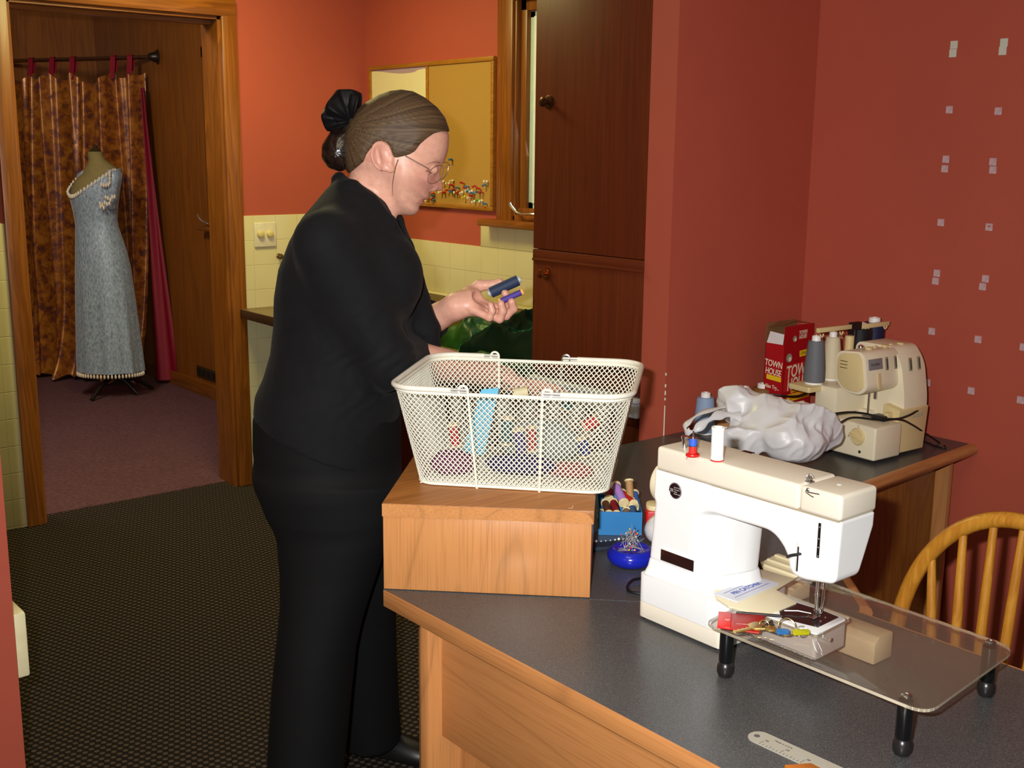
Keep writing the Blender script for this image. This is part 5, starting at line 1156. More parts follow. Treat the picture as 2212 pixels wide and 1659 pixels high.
V, Q = nets(fbag2, allc.min(0)-0.12, allc.max(0)+0.12, 0.0026, pad=2.2)
V[:, 2] = np.maximum(V[:, 2], ZD+0.001)
bag = tag(mesh_from('plastic_bag', V, Q, PLA, None), 'crumpled translucent white plastic carrier bag between the two machines', 'plastic bag')
W[bag] = np.array(bag.location)
mb = MB(); P = [onh(x, y, hd) for x, y, hd in ((1625, 868, 2.78), (1560, 880, 2.76), (1510, 895, 2.73), (1482, 918, 2.71), (1484, 932, 2.70), (1500, 930, 2.69), (1530, 908, 2.70), (1562, 895, 2.72), (1600, 900, 2.73))]
mb.tube(spl([tuple(p) for p in P], 60), [0.013+0.004*math.sin(i*0.7)-0.006*math.sin(PI*i/60) for i in range(80)], 8, flat=0.35); mb.build('bag_handle', PLA, bag)
# ------------------------------------------------------------------ hoop-back chair
CHW = wood('honey_oak', (206, 146, 50), (188, 124, 38), axis=2, scale=1.2, rough=0.35, stretch=8)
ch = thing('hoop_back_chair', 'honey coloured wooden hoop-back chair behind the near desk', 'chair', (1.86, 1.0, 0))
cxp = 2.0; cyc = 0.935
def hp_(th): # hoop: arch in a slightly reclined plane
    y = 0.235*math.cos(th); z = 0.44+0.415*max(math.sin(th), 0)**0.75
    if math.sin(th) <= 0: z = 0.44
    return (cxp-0.05+0.12*(z-0.44)+0.0, cyc+y*(1-0.10*(1-(z-0.44)/0.415)**2), z)
mb = MB(); mb.tube([hp_(th) for th in np.linspace(0.0, PI, 48)], 0.0155, 12); mb.build('hoop', CHW, ch)
for k in range(-3, 4):
    yt = k*0.056; c_ = min(1, abs(yt/0.235)); zt_ = 0.44+0.415*max(math.sin(math.acos(c_)), 0)**0.75
    top = np.array([cxp-0.05+0.12*(zt_-0.44), cyc+yt, zt_-0.006]); bot = np.array([cxp-0.05, cyc+yt*0.72, 0.43])
    mb = MB(); n_ = 10; mb.tube([tuple(bot+(top-bot)*i/n_) for i in range(n_+1)], [0.0075+0.0025*math.sin(PI*i/n_) for i in range(n_+1)], 10); mb.build('spindle', CHW, ch)
mb = MB(); mb.prism(rpoly([(cxp+0.01, cyc-0.2), (cxp+0.01, cyc+0.2), (cxp-0.40, cyc+0.23), (cxp-0.42, cyc-0.23)], 0.09, 8), 0.405, 0.445, bev=0.010, seg=3); mb.build('seat', CHW, ch)
for x, y, dx, dy in ((cxp-0.05, cyc-0.15, 0.07, -0.05), (cxp-0.05, cyc+0.15, 0.07, 0.05), (cxp-0.35, cyc-0.16, -0.05, -0.05), (cxp-0.35, cyc+0.16, -0.05, 0.05)):
    mb = MB(); mb.tube([(x+dx*(1-t_), y+dy*(1-t_), 0.408*t_) for t_ in np.linspace(0, 1, 9)], [0.011, 0.013, 0.016, 0.019, 0.02, 0.018, 0.015, 0.014, 0.014], 12); mb.build('leg', CHW, ch)
for s in (-1, 1):
    mb = MB(); mb.tube([(cxp-0.02, cyc+s*0.175, 0.2), (cxp-0.2, cyc+s*0.18, 0.2), (cxp-0.375, cyc+s*0.185, 0.2)], [0.008, 0.011, 0.008], 10); mb.build('stretcher', CHW, ch)
# ================================================================== ON THE WALLS
# cork board with its white half
XF = XB-0.020
def cpt(x, y, X=XF): return onx(x, y, X)
tl, tr, br = cpt(795.5, 144.5), cpt(1066.5, 119.5), cpt(1062.5, 456.5)
y1c, y0c = tl[1], (tr[1]+br[1])/2; z1c, z0c = (tl[2]+tr[2])/2, br[2]; ydv = cpt(921, 140)[1]
cb3 = thing('cork_board', 'wood framed board, half white paper and half cork, on the wall above the tiles', 'notice board', (XB, (y0c+y1c)/2, z0c))
FRM = wood('light_oak_frame', (176, 118, 34), (156, 100, 26), axis=1, scale=1.4, rough=0.4)
fw = 0.018
for a in ((y0c, y1c, z1c-fw, z1c), (y0c, y1c, z0c, z0c+fw), (y0c, y0c+fw, z0c+fw, z1c-fw), (y1c-fw, y1c, z0c+fw, z1c-fw), (ydv-0.008, ydv+0.008, z0c+fw, z1c-fw)):
    mb = MB(); mb.box(XF, XB-0.0003, *a, 0.003); mb.build('frame', FRM, cb3)
tck = NT('cork'); n1 = tck.noise(420, 3); tck.bump(n1, 0.25, 0.001)
tck.set(tck.ramp(n1, [(0.3, lin((164, 122, 56))), (0.6, lin((188, 144, 72))), (0.8, lin((200, 160, 88)))]), 0.85, 0, 0.2)
mb = MB(); mb.box(XF+0.008, XB-0.002, y0c+fw, ydv-0.008, z0c+fw, z1c-fw); mb.build('cork_panel', tck.m, cb3)
mb = MB(); mb.box(XF+0.009, XB-0.002, ydv+0.008, y1c-fw, z0c+fw, z1c-fw); mb.build('white_panel', mat('lavender_shade_board', (176, 150, 164), 0.5), cb3)  # lavender-grey paints in the purplish shade showing above the curved paper
n = 14; ya, yb = ydv+0.0085, y1c-fw-0.0005; pts = [(ya+(yb-ya)*i/n, z1c-fw-0.004-0.020*math.sin(PI*min(1, i/n*0.75+0.22))**2*(1 if i > 2 else 0.6)) for i in range(n+1)]
mb = MB(); mb.prism([(ya, z0c+fw+0.003), (yb, z0c+fw+0.003)]+pts[::-1], XF+0.0065, XF+0.0085, T=lambda p: (p[2], p[0], p[1])); mb.build('paper', mat('cream_white_paper', (232, 222, 176), 0.6, var=0.01), cb3)
# push pins: seen positions on the cork
PP = {'blue': (1310, 765, 1160, 1075, 1165, 1105, 1310, 1040, 1330, 1035, 1375, 1005, 1455, 995, 1465, 1025, 1500, 1058, 1545, 1048, 1600, 975, 1608, 1143),
      'white': (1245, 950, 1325, 948, 1290, 977, 1615, 960, 1225, 1050, 1355, 1055, 1408, 1043, 1448, 1022, 1492, 1036, 1470, 1085, 1508, 1123, 1570, 1120, 1150, 1070),
      'red': (1325, 990, 1415, 972, 1515, 987, 1555, 1020, 1577, 1045, 1335, 1017, 1290, 1028, 1370, 1037, 1442, 1016, 1250, 1050, 1160, 1050, 1487, 1080, 1155, 1095), 'yellow': (1427, 1079), 'green': (1546, 1110)}
PCL = {'blue': (52, 116, 160), 'white': (240, 234, 214), 'red': (196, 30, 24), 'yellow': (220, 206, 20), 'green': (60, 160, 50)}
rp_ = random.Random(3)
for nm, arr in PP.items():
    t0 = None
    lbl = {'yellow': 'the single yellow push pin low on the cork board', 'green': 'the single green push pin low on the cork board'}.get(nm, '%s push pin stuck low in the cork board' % nm)
    for k in range(0, len(arr), 2):
        x, y = 640+arr[k]/3.95, 150+arr[k+1]/3.95; p = cpt(x, y, XF-0.006)
        p[1] = min(max(p[1], y0c+fw+0.01), ydv-0.02); q = quat_to((-1, rp_.uniform(-0.35, 0.35), rp_.uniform(-0.5, 0.2)))
        loc = (XF+0.0075, p[1], max(p[2], z0c+fw+0.012))
        if t0 is None:
            t0 = thing('push_pin', lbl, 'push pin', (0, 0, 0), 'push pins on the cork board')
            mb = MB(); mb.lathe([(0.0055, 0.006), (0.006, 0.0068), (0.0045, 0.0085), (0.0032, 0.011), (0.0032, 0.016), (0.0048, 0.019), (0.0055, 0.0205), (0.0050, 0.0215), (0.0001, 0.0218)], n=14); mb.build('grip', mat('push_pin_'+nm, PCL[nm], 0.3), t0)
            mb = MB(); mb.cyl((0, 0, -0.002), (0, 0, 0.007), 0.0006, n=6); mb.build('needle', PINM, t0)
            t0.location = loc; t0.rotation_mode = 'QUATERNION'; t0.rotation_quaternion = q
        else: dup(t0, loc, q)
# double dimmer plate and a hook on the tiles
YT = YA-0.010
a, b = ony(547.5, 481, YT), ony(596, 532, YT)
sw_ = thing('dimmer_plate', 'ivory wall plate with two round dimmer knobs on the cream tiles', 'switch plate', ((a[0]+b[0])/2, YT, (a[2]+b[2])/2))
mb = MB(); mb.box(a[0], b[0], YT-0.009, YT-0.0002, b[2], a[2], 0.004, 3); mb.build('plate', mat('ivory_switch_plate', (224, 214, 184), 0.35), sw_)
for px in ((562.5, 506), (582.5, 505)):
    p = ony(*px, YT-0.009); mb = MB(); mb.lathe([(0.0165, 0), (0.0165, 0.004), (0.0150, 0.012), (0.012, 0.0145), (0.001, 0.015)], tuple(p), (0, -1, 0), 28); mb.build('knob', mat('yellowed_knob', (216, 196, 128), 0.35), sw_)
p = ony(602, 553, YT); t = thing('wall_hook', 'small dark brass knob hook on the tiles just behind the woman', 'hook', tuple(p))
mb = MB(); mb.lathe([(0.012, 0), (0.012, 0.003), (0.006, 0.005), (0.006, 0.020), (0.010, 0.025), (0.013, 0.032), (0.009, 0.038), (0.001, 0.040)], tuple(p-np.array([0, 0.0002, 0])), (-0.2, -1, 0), 22); mb.build('knob', mat('dull_brass', (112, 86, 48), 0.35, 0.7), t)
# adhesive squares left on the right wall
TP = NT('adhesive_tape_square'); TP.set(TP.ramp(TP.noise(70, 2), [(0.35, lin((190, 152, 156))), (0.65, lin((206, 182, 184)))]), 0.5, 0, 0.3)
TPW = mat('white_tape_square', (206, 206, 190), 0.5)
sq = [(2061, 97, 1, 'top'), (2058.5, 115, 1, 'second'), (2169, 92, 1, ''), (2166, 110, 1, ''), (2051, 237, 0, ''), (2156.5, 240, 0, ''), (2043.5, 344, 0, ''), (2041, 364.5, 0, ''), (2145, 349.5, 0, ''), (2145, 367, 0, ''), (2032.6, 480.6, 0, ''), (2136.8, 490.5, 0, ''), (2024, 590, 0, ''), (2021, 607, 0, ''), (2129, 602, 0, ''), (2122.8, 619, 0, ''), (2013, 715.5, 0, ''), (2113, 733, 0, ''), (2003, 826, 0, ''), (2098, 844, 0, ''), (2204.7, 864, 0, ''), (2211, 750, 0, '')]
lbs = ['upper of the top pair of white tape squares, left column', 'lower of the top pair of white tape squares, left column', 'upper of the top pair of white tape squares, right column', 'lower of the top pair of white tape squares, right column',
       'single tape square under the top pair, left column', 'single tape square under the top pair, right column', 'upper tape square of the second pair, left column', 'lower tape square of the second pair, left column', 'upper tape square of the second pair, right column', 'lower tape square of the second pair, right column',
       'single tape square under the second pair, left column', 'single tape square with a bare middle under the second pair, right column', 'upper tape square of the third pair, left column', 'lower tape square of the third pair, left column', 'upper tape square of the third pair, right column', 'lower tape square of the third pair, right column',
       'single tape square below the third pair, left column', 'single tape square below the third pair, right column', 'lowest tape square of the left column, beside the overlock', 'lowest tape square of the right column, above the cords', 'tape square low at the right edge of the photo', 'tape square higher at the right edge of the photo']
for (x, y, wht, _), lb in zip(sq, lbs):
    p = onx(x, y, XD); s = 0.0102 if wht else 0.0095
    mb = MB()
    if 'bare middle' in lb:
        for u0, u1, w0, w1 in ((-s, s, 0.004, s), (-s, s, -s, 0.0), (-s, -0.003, 0, 0.004), (0.004, s, 0, 0.004)): mb.box(XD-0.0009, XD-0.0001, p[1]+u0, p[1]+u1, p[2]+w0, p[2]+w1)
    else: mb.box(XD-0.0009, XD-0.0001, p[1]-s, p[1]+s, p[2]-s, p[2]+s)
    tag(mb.build('tape_square', TPW if wht else TP.m, None), lb+' on the red wall' if len(lb.split()) < 13 else lb, 'tape', 'tape squares on the right wall')
# ------------------------------------------------------------------ green velvet and satin on the counter
def heap(name, x0, x1, y0, y1, zb, hgt, m_, lb, seed, nx=70, ny=90, fold=0.06, under=None):
    r = np.random.default_rng(seed)
    X, Y = np.meshgrid(np.linspace(0, 1, nx), np.linspace(0, 1, ny), indexing='ij')
    P = np.stack([X*(x1-x0), Y*(y1-y0), np.zeros_like(X)], -1).reshape(-1, 3)
    wx = vnoise(P, 9, seed)*0.05; wy = vnoise(P, 9, seed+1)*0.05; Pw = P.copy(); Pw[:, 0] += wx; Pw[:, 1] += wy
    rid = sum(np.clip(1-np.abs(2.6*vnoise(Pw, f, seed+2+k)), 0, 1)**1.5*a for k, (f, a) in enumerate(((13, 0.9), (27, 0.55), (52, 0.28))))
    env = hgt(X, Y)
    ed = np.minimum(np.minimum(X, 1-X), np.minimum(Y, 1-Y)); ed = np.clip(ed/0.10, 0, 1)**0.5
    z = env*ed+fold*rid.reshape(X.shape)*ed*np.clip(env/0.06+0.15, 0, 1)
    jx = 0.02*vnoise(P*1.0+5, 14, seed+9).reshape(X.shape); jy = 0.03*vnoise(P+9, 12, seed+10).reshape(X.shape)
    Vt = np.stack([x0+X*(x1-x0)+jx, y0+Y*(y1-y0)+jy, zb+0.0015+z], -1)
    top = Vt.reshape(-1, 3); bot = top.copy(); bot[:, 2] = zb+0.0005
    mb = MB(); f = []
    for i in range(nx-1):
        for j in range(ny-1): f.append((i*ny+j, (i+1)*ny+j, (i+1)*ny+j+1, i*ny+j+1))
    mb.add(top, f)
    rim = [(i, 0) for i in range(nx)]+[(nx-1, j) for j in range(1, ny)]+[(i, ny-1) for i in range(nx-2, -1, -1)]+[(0, j) for j in range(ny-2, 0, -1)]
    rr_ = [top[i*ny+j] for i, j in rim]; mb.loft([rr_, [(p[0], p[1], zb+0.0004) for p in rr_]], False)
    return tag(mb.build(name, m_, None, ang=180), lb, 'cloth')
VEL = NT('dark_green_velvet'); VEL.set(lin((1, 22, 10)), 0.7, 0, 0.08, Sheen_Weight=1.0, Sheen_Roughness=0.25, Sheen_Tint=lin((40, 190, 90)))
SAT = NT('bright_green_satin'); SAT.set(SAT.ramp(SAT.noise(14, 3), [(0.35, lin((8, 46, 16))), (0.6, lin((28, 84, 20))), (0.75, lin((64, 104, 32)))]), 0.42, 0, 0.3)
ZK = 0.8085
gv = heap('velvet_cloth', 2.40, 2.93, 2.70, 3.16, ZK, lambda X, Y: 0.035+0.19*X**0.9*np.exp(-(Y-0.14)**2/0.07)+0.07*np.exp(-((X-0.45)**2/0.08+(Y-0.62)**2/0.08)), VEL.m, 'crumpled dark green velvet heaped on the counter behind the basket', 21, 110, 120, 0.050)
heap('satin_cloth', 2.45, 2.88, 3.15, 3.42, ZK, lambda X, Y: 0.04+0.055*np.exp(-((X-0.5)**2/0.1+(Y-0.35)**2/0.12)), SAT.m, 'bright green satin cloth heaped left of the dark velvet on the counter', 33, 60, 70, 0.04)
heap('satin_strip', 2.312, 2.405, 2.70, 3.02, ZK, lambda X, Y: 0.016+0.012*np.sin(Y*9), SAT.m, 'bright green satin strip along the counter front below the velvet', 41, 30, 70, 0.022)
heap('yellow_cloth', 2.50, 2.90, 3.42, 3.62, ZK, lambda X, Y: 0.05+0.03*np.sin(X*5), mat('golden_yellow_cloth', (196, 152, 26), 0.6), 'golden yellow cloth at the left end of the green heap', 44, 40, 40, 0.03)
# ------------------------------------------------------------------ curtain on a rod across the corner of the dressing room
RA, RBq = np.array([2.992, 6.99, 2.044]), np.array([2.302, 8.006, 2.030])
dC = (RBq-RA); LC = np.linalg.norm(dC[:2]); dC = dC/np.linalg.norm(dC); nC = np.array([dC[1], -dC[0], 0]); nC /= np.linalg.norm(nC)
if nC @ np.array([-1, -1, 0]) < 0: nC = -nC
rod = thing('curtain_rod', 'metal curtain rod running across the corner of the dressing room', 'curtain rod', tuple(RA))
mb = MB(); mb.cyl(tuple(RA), tuple(RBq), 0.0125, n=16); mb.build('rod', mat('aged_chrome_rod', (186, 178, 168), 0.22, 1.0), rod)
mb = MB(); mb.lathe([(0.045, 0), (0.045, 0.006), (0.034, 0.010), (0.026, 0.03), (0.02, 0.05), (0.014, 0.055)], (XB-0.0003, RA[1], RA[2]), (-1, 0.3, 0), 24); mb.build('flange', mat('dark_pewter', (70, 60, 56), 0.35, 0.8), rod)
def ucol(px): # distance along the rod of a pixel column
    P = onp(px, 400, RA, nC); return (P-RA)[:2] @ dC[:2]/np.linalg.norm(dC[:2])
tabs = [ucol(x) for x in (298, 262, 176, 133, 88, 36)]+[LC-0.1]
u0, u1 = ucol(318), LC-0.02
def damask():
    t = NT('copper_damask'); n = t.noise(20, 5, None, 0.66, 0.9); v = t.n('ShaderNodeTexVoronoi', feature='SMOOTH_F1'); t.l(t.tc(), v.inputs['Vector']); v.inputs['Scale'].default_value = 20
    f = t.math('ADD', n, t.math('MULTIPLY', v.outputs['Distance'], 0.35))
    c = t.ramp(f, [(0.40, lin((80, 36, 50))), (0.54, lin((108, 54, 34))), (0.64, lin((150, 82, 26))), (0.80, lin((184, 116, 42)))])
    return t.set(c, t.ramp(f, [(0.45, (0.6,)*3), (0.65, (0.3,)*3)]), 0.15, 0.5)
DAM = damask(); RDL = mat('dark_red_lining', (140, 12, 36), 0.6)
cu_ = thing('damask_curtain', 'copper and plum damask curtain hanging by red tabs in the dressing room', 'curtain', tuple(RA+dC*0.4-np.array([0, 0, 2.04])))
nu, nz = 260, 46
rings = []
tb = sorted(tabs)
def sag(u):
    for a, b in zip([u0]+tb, tb+[u1]):
        if a <= u <= b: f = (u-a)/max(b-a, 1e-6); return 4*f*(1-f)*min(0.075, (b-a)*0.30)
    return 0
for j in range(nz+1):
    t = j/nz; row = []
    for i in range(nu+1):
        u = u0+(u1-u0)*i/nu; zt_ = 1.955-sag(u); z = 0.02+(zt_-0.02)*t
        k = 0.055*math.sin(u*34+1.2+0.6*math.sin(u*7))*(0.35+0.65*(1-abs(t-0.45)))+0.022*math.sin(u*71+t*2.2)+0.03*math.sin(u*14+t*3)
        fl_ = (1-t)**8; k += 0.16*fl_*(0.6+0.4*math.sin(u*19)); z += 0.02*fl_*math.sin(u*43)**2
        p = RA+dC*(u+0.02*(1-t)*math.sin(u*11))+nC*(k+0.03); row.append((p[0], p[1], z))
    rings.append(row)
mb = MB(); mb.loft(rings, False, False); mb.build('drape', DAM, cu_, ang=180)
for u in tabs:
    p = RA+dC*u; mb = MB(); w = 0.018
    for s in (0.016,):
        pts = [(p+nC*(0.04)+EZ*(-0.125)), p+nC*0.022+EZ*(-0.05), p+nC*0.0155+EZ*0.0, p+nC*0.006+EZ*0.0155, p-nC*0.008+EZ*0.0145, p-nC*0.0155, p+nC*0.0-EZ*0.08]
        sp_ = spl([tuple(q) for q in pts], 24)
        mb.loft([[tuple(q-dC*w), tuple(q+dC*w)] for q in sp_], False, False)
    mb.build('tab', RDL, cu_)
rings = []
for j in range(21):
    t = j/20; row = []
    for i in range(13):
        f = i/12; wv = 0.02+0.16*(1-t)**1.2; u = u0-0.01-wv*f; q = RA+dC*u+nC*(0.02+0.018*math.sin(f*9)); row.append((min(q[0], XB-0.004), q[1], 0.03+(1.86-0.03)*t))
    rings.append(row)
mb = MB(); mb.loft(rings, False, False); o = mb.build('lining', RDL, cu_, ang=180); o['label'] = 'dark red lining at the right edge'
# ------------------------------------------------------------------ dress form
hd = 6.90
df = thing('dress_form', 'dress form wearing a silvery blue gown in front of the copper curtain', 'dress form', tuple(onz(248, 853, 0.004)))
base = onz(248, 853, 0.004)
def ringpx(y, l, r, dep=0.72, n=48, f=None, add=0.0):
    c = onh((l+r)/2, y, hd); R = np.linalg.norm(onh(r, y, hd)-onh(l, y, hd))/2+add
    return c, R, R*dep+add*0
GWN = NT('silver_blue_crushed_velvet'); g1 = GWN.noise(120, 4, GWN.mapping((1, 1, 0.4)), 0.7)
GWN.set(GWN.ramp(g1, [(0.32, lin((110, 122, 128))), (0.52, lin((158, 172, 184))), (0.7, lin((192, 202, 210)))]), 0.42, 0.1, 0.5, Sheen_Weight=0.5, Sheen_Roughness=0.4)
GWN.bump(g1, 0.3, 0.003)
FORM = mat('khaki_form_fabric', (140, 122, 70), 0.8, bump=0.2, bs=300)
rows = [(372, 178, 262), (390, 160, 262), (414, 150, 258), (432, 153, 256), (452, 158, 254), (476, 163, 253), (492, 164, 256), (515, 164, 264), (545, 164, 274), (580, 164, 282), (640, 165, 290), (700, 167, 297), (760, 169, 304), (800, 171, 308)]
fd = np.array([-0.72, -0.69])                      # front of the form in (right, away)
nA = 72
rings = []; zneck = []
ys = [r[0] for r in rows]
def prow(y): return np.interp(y, ys, [r[1] for r in rows]), np.interp(y, ys, [r[2] for r in rows])
def topy(th):
    c_ = math.cos(th)*fd[0]+math.sin(th)*fd[1]
    return 366+54*max(0, c_)**1.6 if c_ > 0 else 364
for k in range(46):
    t = k/45; row = []
    for i in range(nA):
        th = 2*PI*i/nA; yt = topy(th); y = yt+(800-yt)*t**1.1
        y_ = max(y, 372); l, r = prow(y_); c, R, D = ringpx(y_, l, r)
        if y < 372: c = onh((l+r)/2, y, hd)
        fl_ = max(0, (y-560)/240); w = 1+0.05*fl_*math.sin(th*9+1)+0.025*fl_*math.sin(th*17)
        hm = 0.03*fl_**3*math.sin(th*1.0)
        row.append(tuple(c+ER*R*math.cos(th)*w+EF*D*math.sin(th)*w))
    rings.append(row)
mb = MB(); mb.loft(rings, False); mb.build('gown', GWN.m, df, ang=180)
frm = [(326, 200, 212, .9), (328, 190, 222, .9), (334, 190, 222, .9), (344, 192, 227, .85), (354, 190, 240, .75), (362, 184, 252, .66), (374, 180, 259, .66), (390, 163, 259, .7), (414, 153, 255, .7), (440, 157, 253, .7)]
rings = []
for y, l, r, d in frm:
    c, R, D = ringpx(y, l, r, d); rings.append([tuple(c+ER*R*math.cos(2*PI*i/40)+EF*D*math.sin(2*PI*i/40)) for i in range(40)])
mb = MB(); mb.loft(rings); mb.build('torso', FORM, df, ang=60)
c = onh(206, 326, hd); mb = MB(); mb.lathe([(0.03, 0), (0.034, 0.006), (0.02, 0.02), (0.012, 0.024), (0.014, 0.034), (0.001, 0.04)], tuple(c-EZ*0.004), n=20); mb.build('neck_cap', mat('dark_turned_wood', (60, 46, 26), 0.4), df)
for s, pts in ((0, [(246, 366, 16), (255, 374, 26), (253, 392, 28), (250, 415, 26), (248, 440, 22), (247, 450, 20)]), (1, [(176, 366, 14), (166, 376, 20), (160, 394, 20), (158, 412, 18)])):
    rings = []
    for x, y, w in pts:
        c = onh(x, y, hd)+(-EF*0.05 if s == 0 else EF*0.10); R = w*0.00286*0.5; rings.append([tuple(c+ER*R*math.cos(2*PI*i/28)*(1+0.06*math.sin(6*2*PI*i/28))+EF*R*1.25*math.sin(2*PI*i/28)) for i in range(28)])
    mb = MB(); mb.loft(rings, False); mb.build('sleeve', GWN.m, df, ang=180)
mb = MB(); mb.ell((0, 0, 0), (0.007, 0.007, 0.014), 8, 6); bead0 = None
PRL = mat('cream_pearl', (232, 214, 186), 0.25)
spots = []
for i in range(26):
    th = 2*PI*(0.46+0.44*i/25); yt = topy(th)+4; l, r = prow(max(yt, 374)); c, R, D = ringpx(yt, l, r); spots.append(c+ER*(R+.006)*math.cos(th)+EF*(D+.006)*math.sin(th))
for i in range(30):
    th = PI+PI*i/29; l, r = prow(800); c, R, D = ringpx(800, l, r); spots.append(c+ER*R*math.cos(th)*1.03+EF*D*math.sin(th)*1.03-EZ*0.014)
for x, y in ((232, 438), (237, 441), (242, 436), (247, 439), (252, 437), (258, 424), (263, 423), (249, 426), (254, 430), (233, 445), (240, 447), (244, 424)): spots.append(onh(x, y, hd)-EF*0.125)
for x, y in ((233, 398), (238, 399), (243, 399), (248, 398), (251, 393), (251, 385), (251, 377), (251, 371)): spots.append(onh(x, y, hd)-EF*0.11)
for p in spots:
    if bead0 is None:
        o = MB(); o.v = mb.v; o.f = mb.f; o.m = mb.m; W[df] = np.zeros(3); bead0 = o.build('pearl_bead', PRL, df); W[df] = np.array(df.location); o2 = bead0
    else: o2 = bead0.copy(); COL.objects.link(o2)
    o2.location = Vector(p)-df.location
mb = MB(); mb.cyl((base[0], base[1], 0.10), (base[0], base[1], 0.9), 0.016, n=14); mb.build('pole', mat('dark_iron', (40, 32, 24), 0.45, 0.5), df)
for px in ((198, 864), (296, 850), (330, 838)):
    f = onz(*px, 0.014); t_ = np.array([base[0], base[1], 0.125]); mb = MB(); mb.tube(spl([tuple(t_), tuple(t_*0.5+f*0.5+EZ*0.02), tuple(f)], 12), [0.014]*7+[0.012]*6, 10); mb.build('foot', MC['dark_iron'], df)
# ================================================================== THE WOMAN
HB = 2.42                                           # distance of her middle plane along the viewing direction
def LP(x, y, hd): w = onh(x, y, hd); return np.array([w @ ER, hd, w[2]])
def L2W(V): return V[:, :1]*ER+V[:, 1:2]*EF+V[:, 2:3]*EZ
pers_loc = tuple(onh(690, 1700, HB)*np.array([1, 1, 0]))
person = thing('person', 'woman in a black jacket and trousers, glasses and hair bun, holding two thread spools', 'person', pers_loc)
PX = lambda x, y: LP(x, y, HB)[[0, 2]]
head_px = [(966, 281), (970, 292), (969.8, 305), (968.6, 320), (966, 332), (962.5, 342), (959, 350), (954.5, 358), (951, 366), (950, 374), (951.2, 382), (953.4, 391), (956, 399), (957, 405), (955, 410.5), (948, 413), (938, 412), (931, 414), (929, 419), (928.4, 425), (926, 429), (921, 431), (915, 433.2), (917, 435.2), (915.5, 439), (911, 442), (907.5, 444.5), (905.5, 448), (905.5, 453), (903.5, 457), (898.5, 462.5), (890, 465.5), (879, 465.5), (866, 464), (852, 458), (842, 450), (835, 436), (822, 410), (800, 392), (775, 380), (756, 366), (750, 345), (746, 318), (750, 288), (760, 262), (775, 242), (795, 226), (820, 212), (845, 203), (868, 200), (893, 204), (918, 216), (942, 236), (957, 256)]
HP = [tuple(PX(*p)) for p in head_px]
def bump2(A, Z, px, r): c = PX(*px); return np.exp(-((A-c[0])**2+(Z-c[1])**2)/(r*r))
def seg2(A, Z, p, q):
    p, q = PX(*p), PX(*q); e = q-p; t = np.clip(((A-p[0])*e[0]+(Z-p[1])*e[1])/(e @ e), 0, 1); return np.hypot(A-p[0]-e[0]*t, Z-p[1]-e[1]*t)
def head_w2(A, Z):
    d = poly_sd(A, Z, HP); D = 0.078
    u = 1-np.minimum(d/D, 1.0); w2 = 1-u*u
    zc = PX(880, 400)[1]; zj = PX(880, 465)[1]
    g = 0.074-0.019*np.clip((zc+0.02-Z)/(zc+0.02-zj), 0, 1.2)
    m = np.clip(1-seg2(A, Z, (957, 368), (953, 404))/0.0255, 0, 1); m = m*m*(3-2*m)
    m2 = np.clip(1-seg2(A, Z, (948, 402), (932, 405))/0.012, 0, 1)
    f = 1-0.66*m*(1-0.30*m2)
    f = f*(1-0.055*bump2(A, Z, (941, 362), 0.013))*(1+0.035*bump2(A, Z, (915, 395), 0.022))*(1-0.04*bump2(A, Z, (905, 425), 0.016))
    f = f*(1-0.05*bump2(A, Z, (935, 330), 0.03))
    return g*g*w2*f*f
def f_head(P):
    A, Z, B = P[:, 0], P[:, 2], P[:, 1]-HB
    return (B*B-head_w2(A, Z))/0.135
EARB = 0.0785
def f_ear(P, s):
    c = LP(826, 338, HB+s*EARB); q = P-c; ang = math.radians(14); ca, sa = math.cos(ang), math.sin(ang)
    a = q[:, 0]*ca+q[:, 2]*sa; z = -q[:, 0]*sa+q[:, 2]*ca; b = q[:, 1]*s-(-a)*0.45
    R = np.stack([a, b, z], 1)
    d = sd_ell(R, (0, 0.0, 0.0), (0.0205, 0.0068, 0.030))
    th = np.arctan2(z/0.030, a/0.0205); rr_ = np.hypot(a/0.0205, z/0.030)
    helix = np.where((th > -0.9) | (th < -2.0), np.sqrt(((rr_-0.88)*0.021)**2+(b-0.0045)**2)-0.0034, 1.0)
    d = smin(d, helix, 0.003)
    d = smax(d, -sd_ell(R, (0.002, 0.0085, 0.002), (0.011, 0.0062, 0.017)), 0.003)
    d = smin(d, sd_cap(R, (-0.004, 0.004, 0.016), (-0.005, 0.005, -0.012), 0.0028), 0.003)
    d = smin(d, sd_ell(R, (0.010, 0.002, -0.026), (0.0085, 0.0055, 0.010)), 0.006)
    return d
def chain(P, pts, rs, k=0.004):
    d = None
    for i in range(len(pts)-1):
        e = sd_cap(P, pts[i], pts[i+1], rs[i], rs[i+1]); d = e if d is None else smin(d, e, k)
    return d
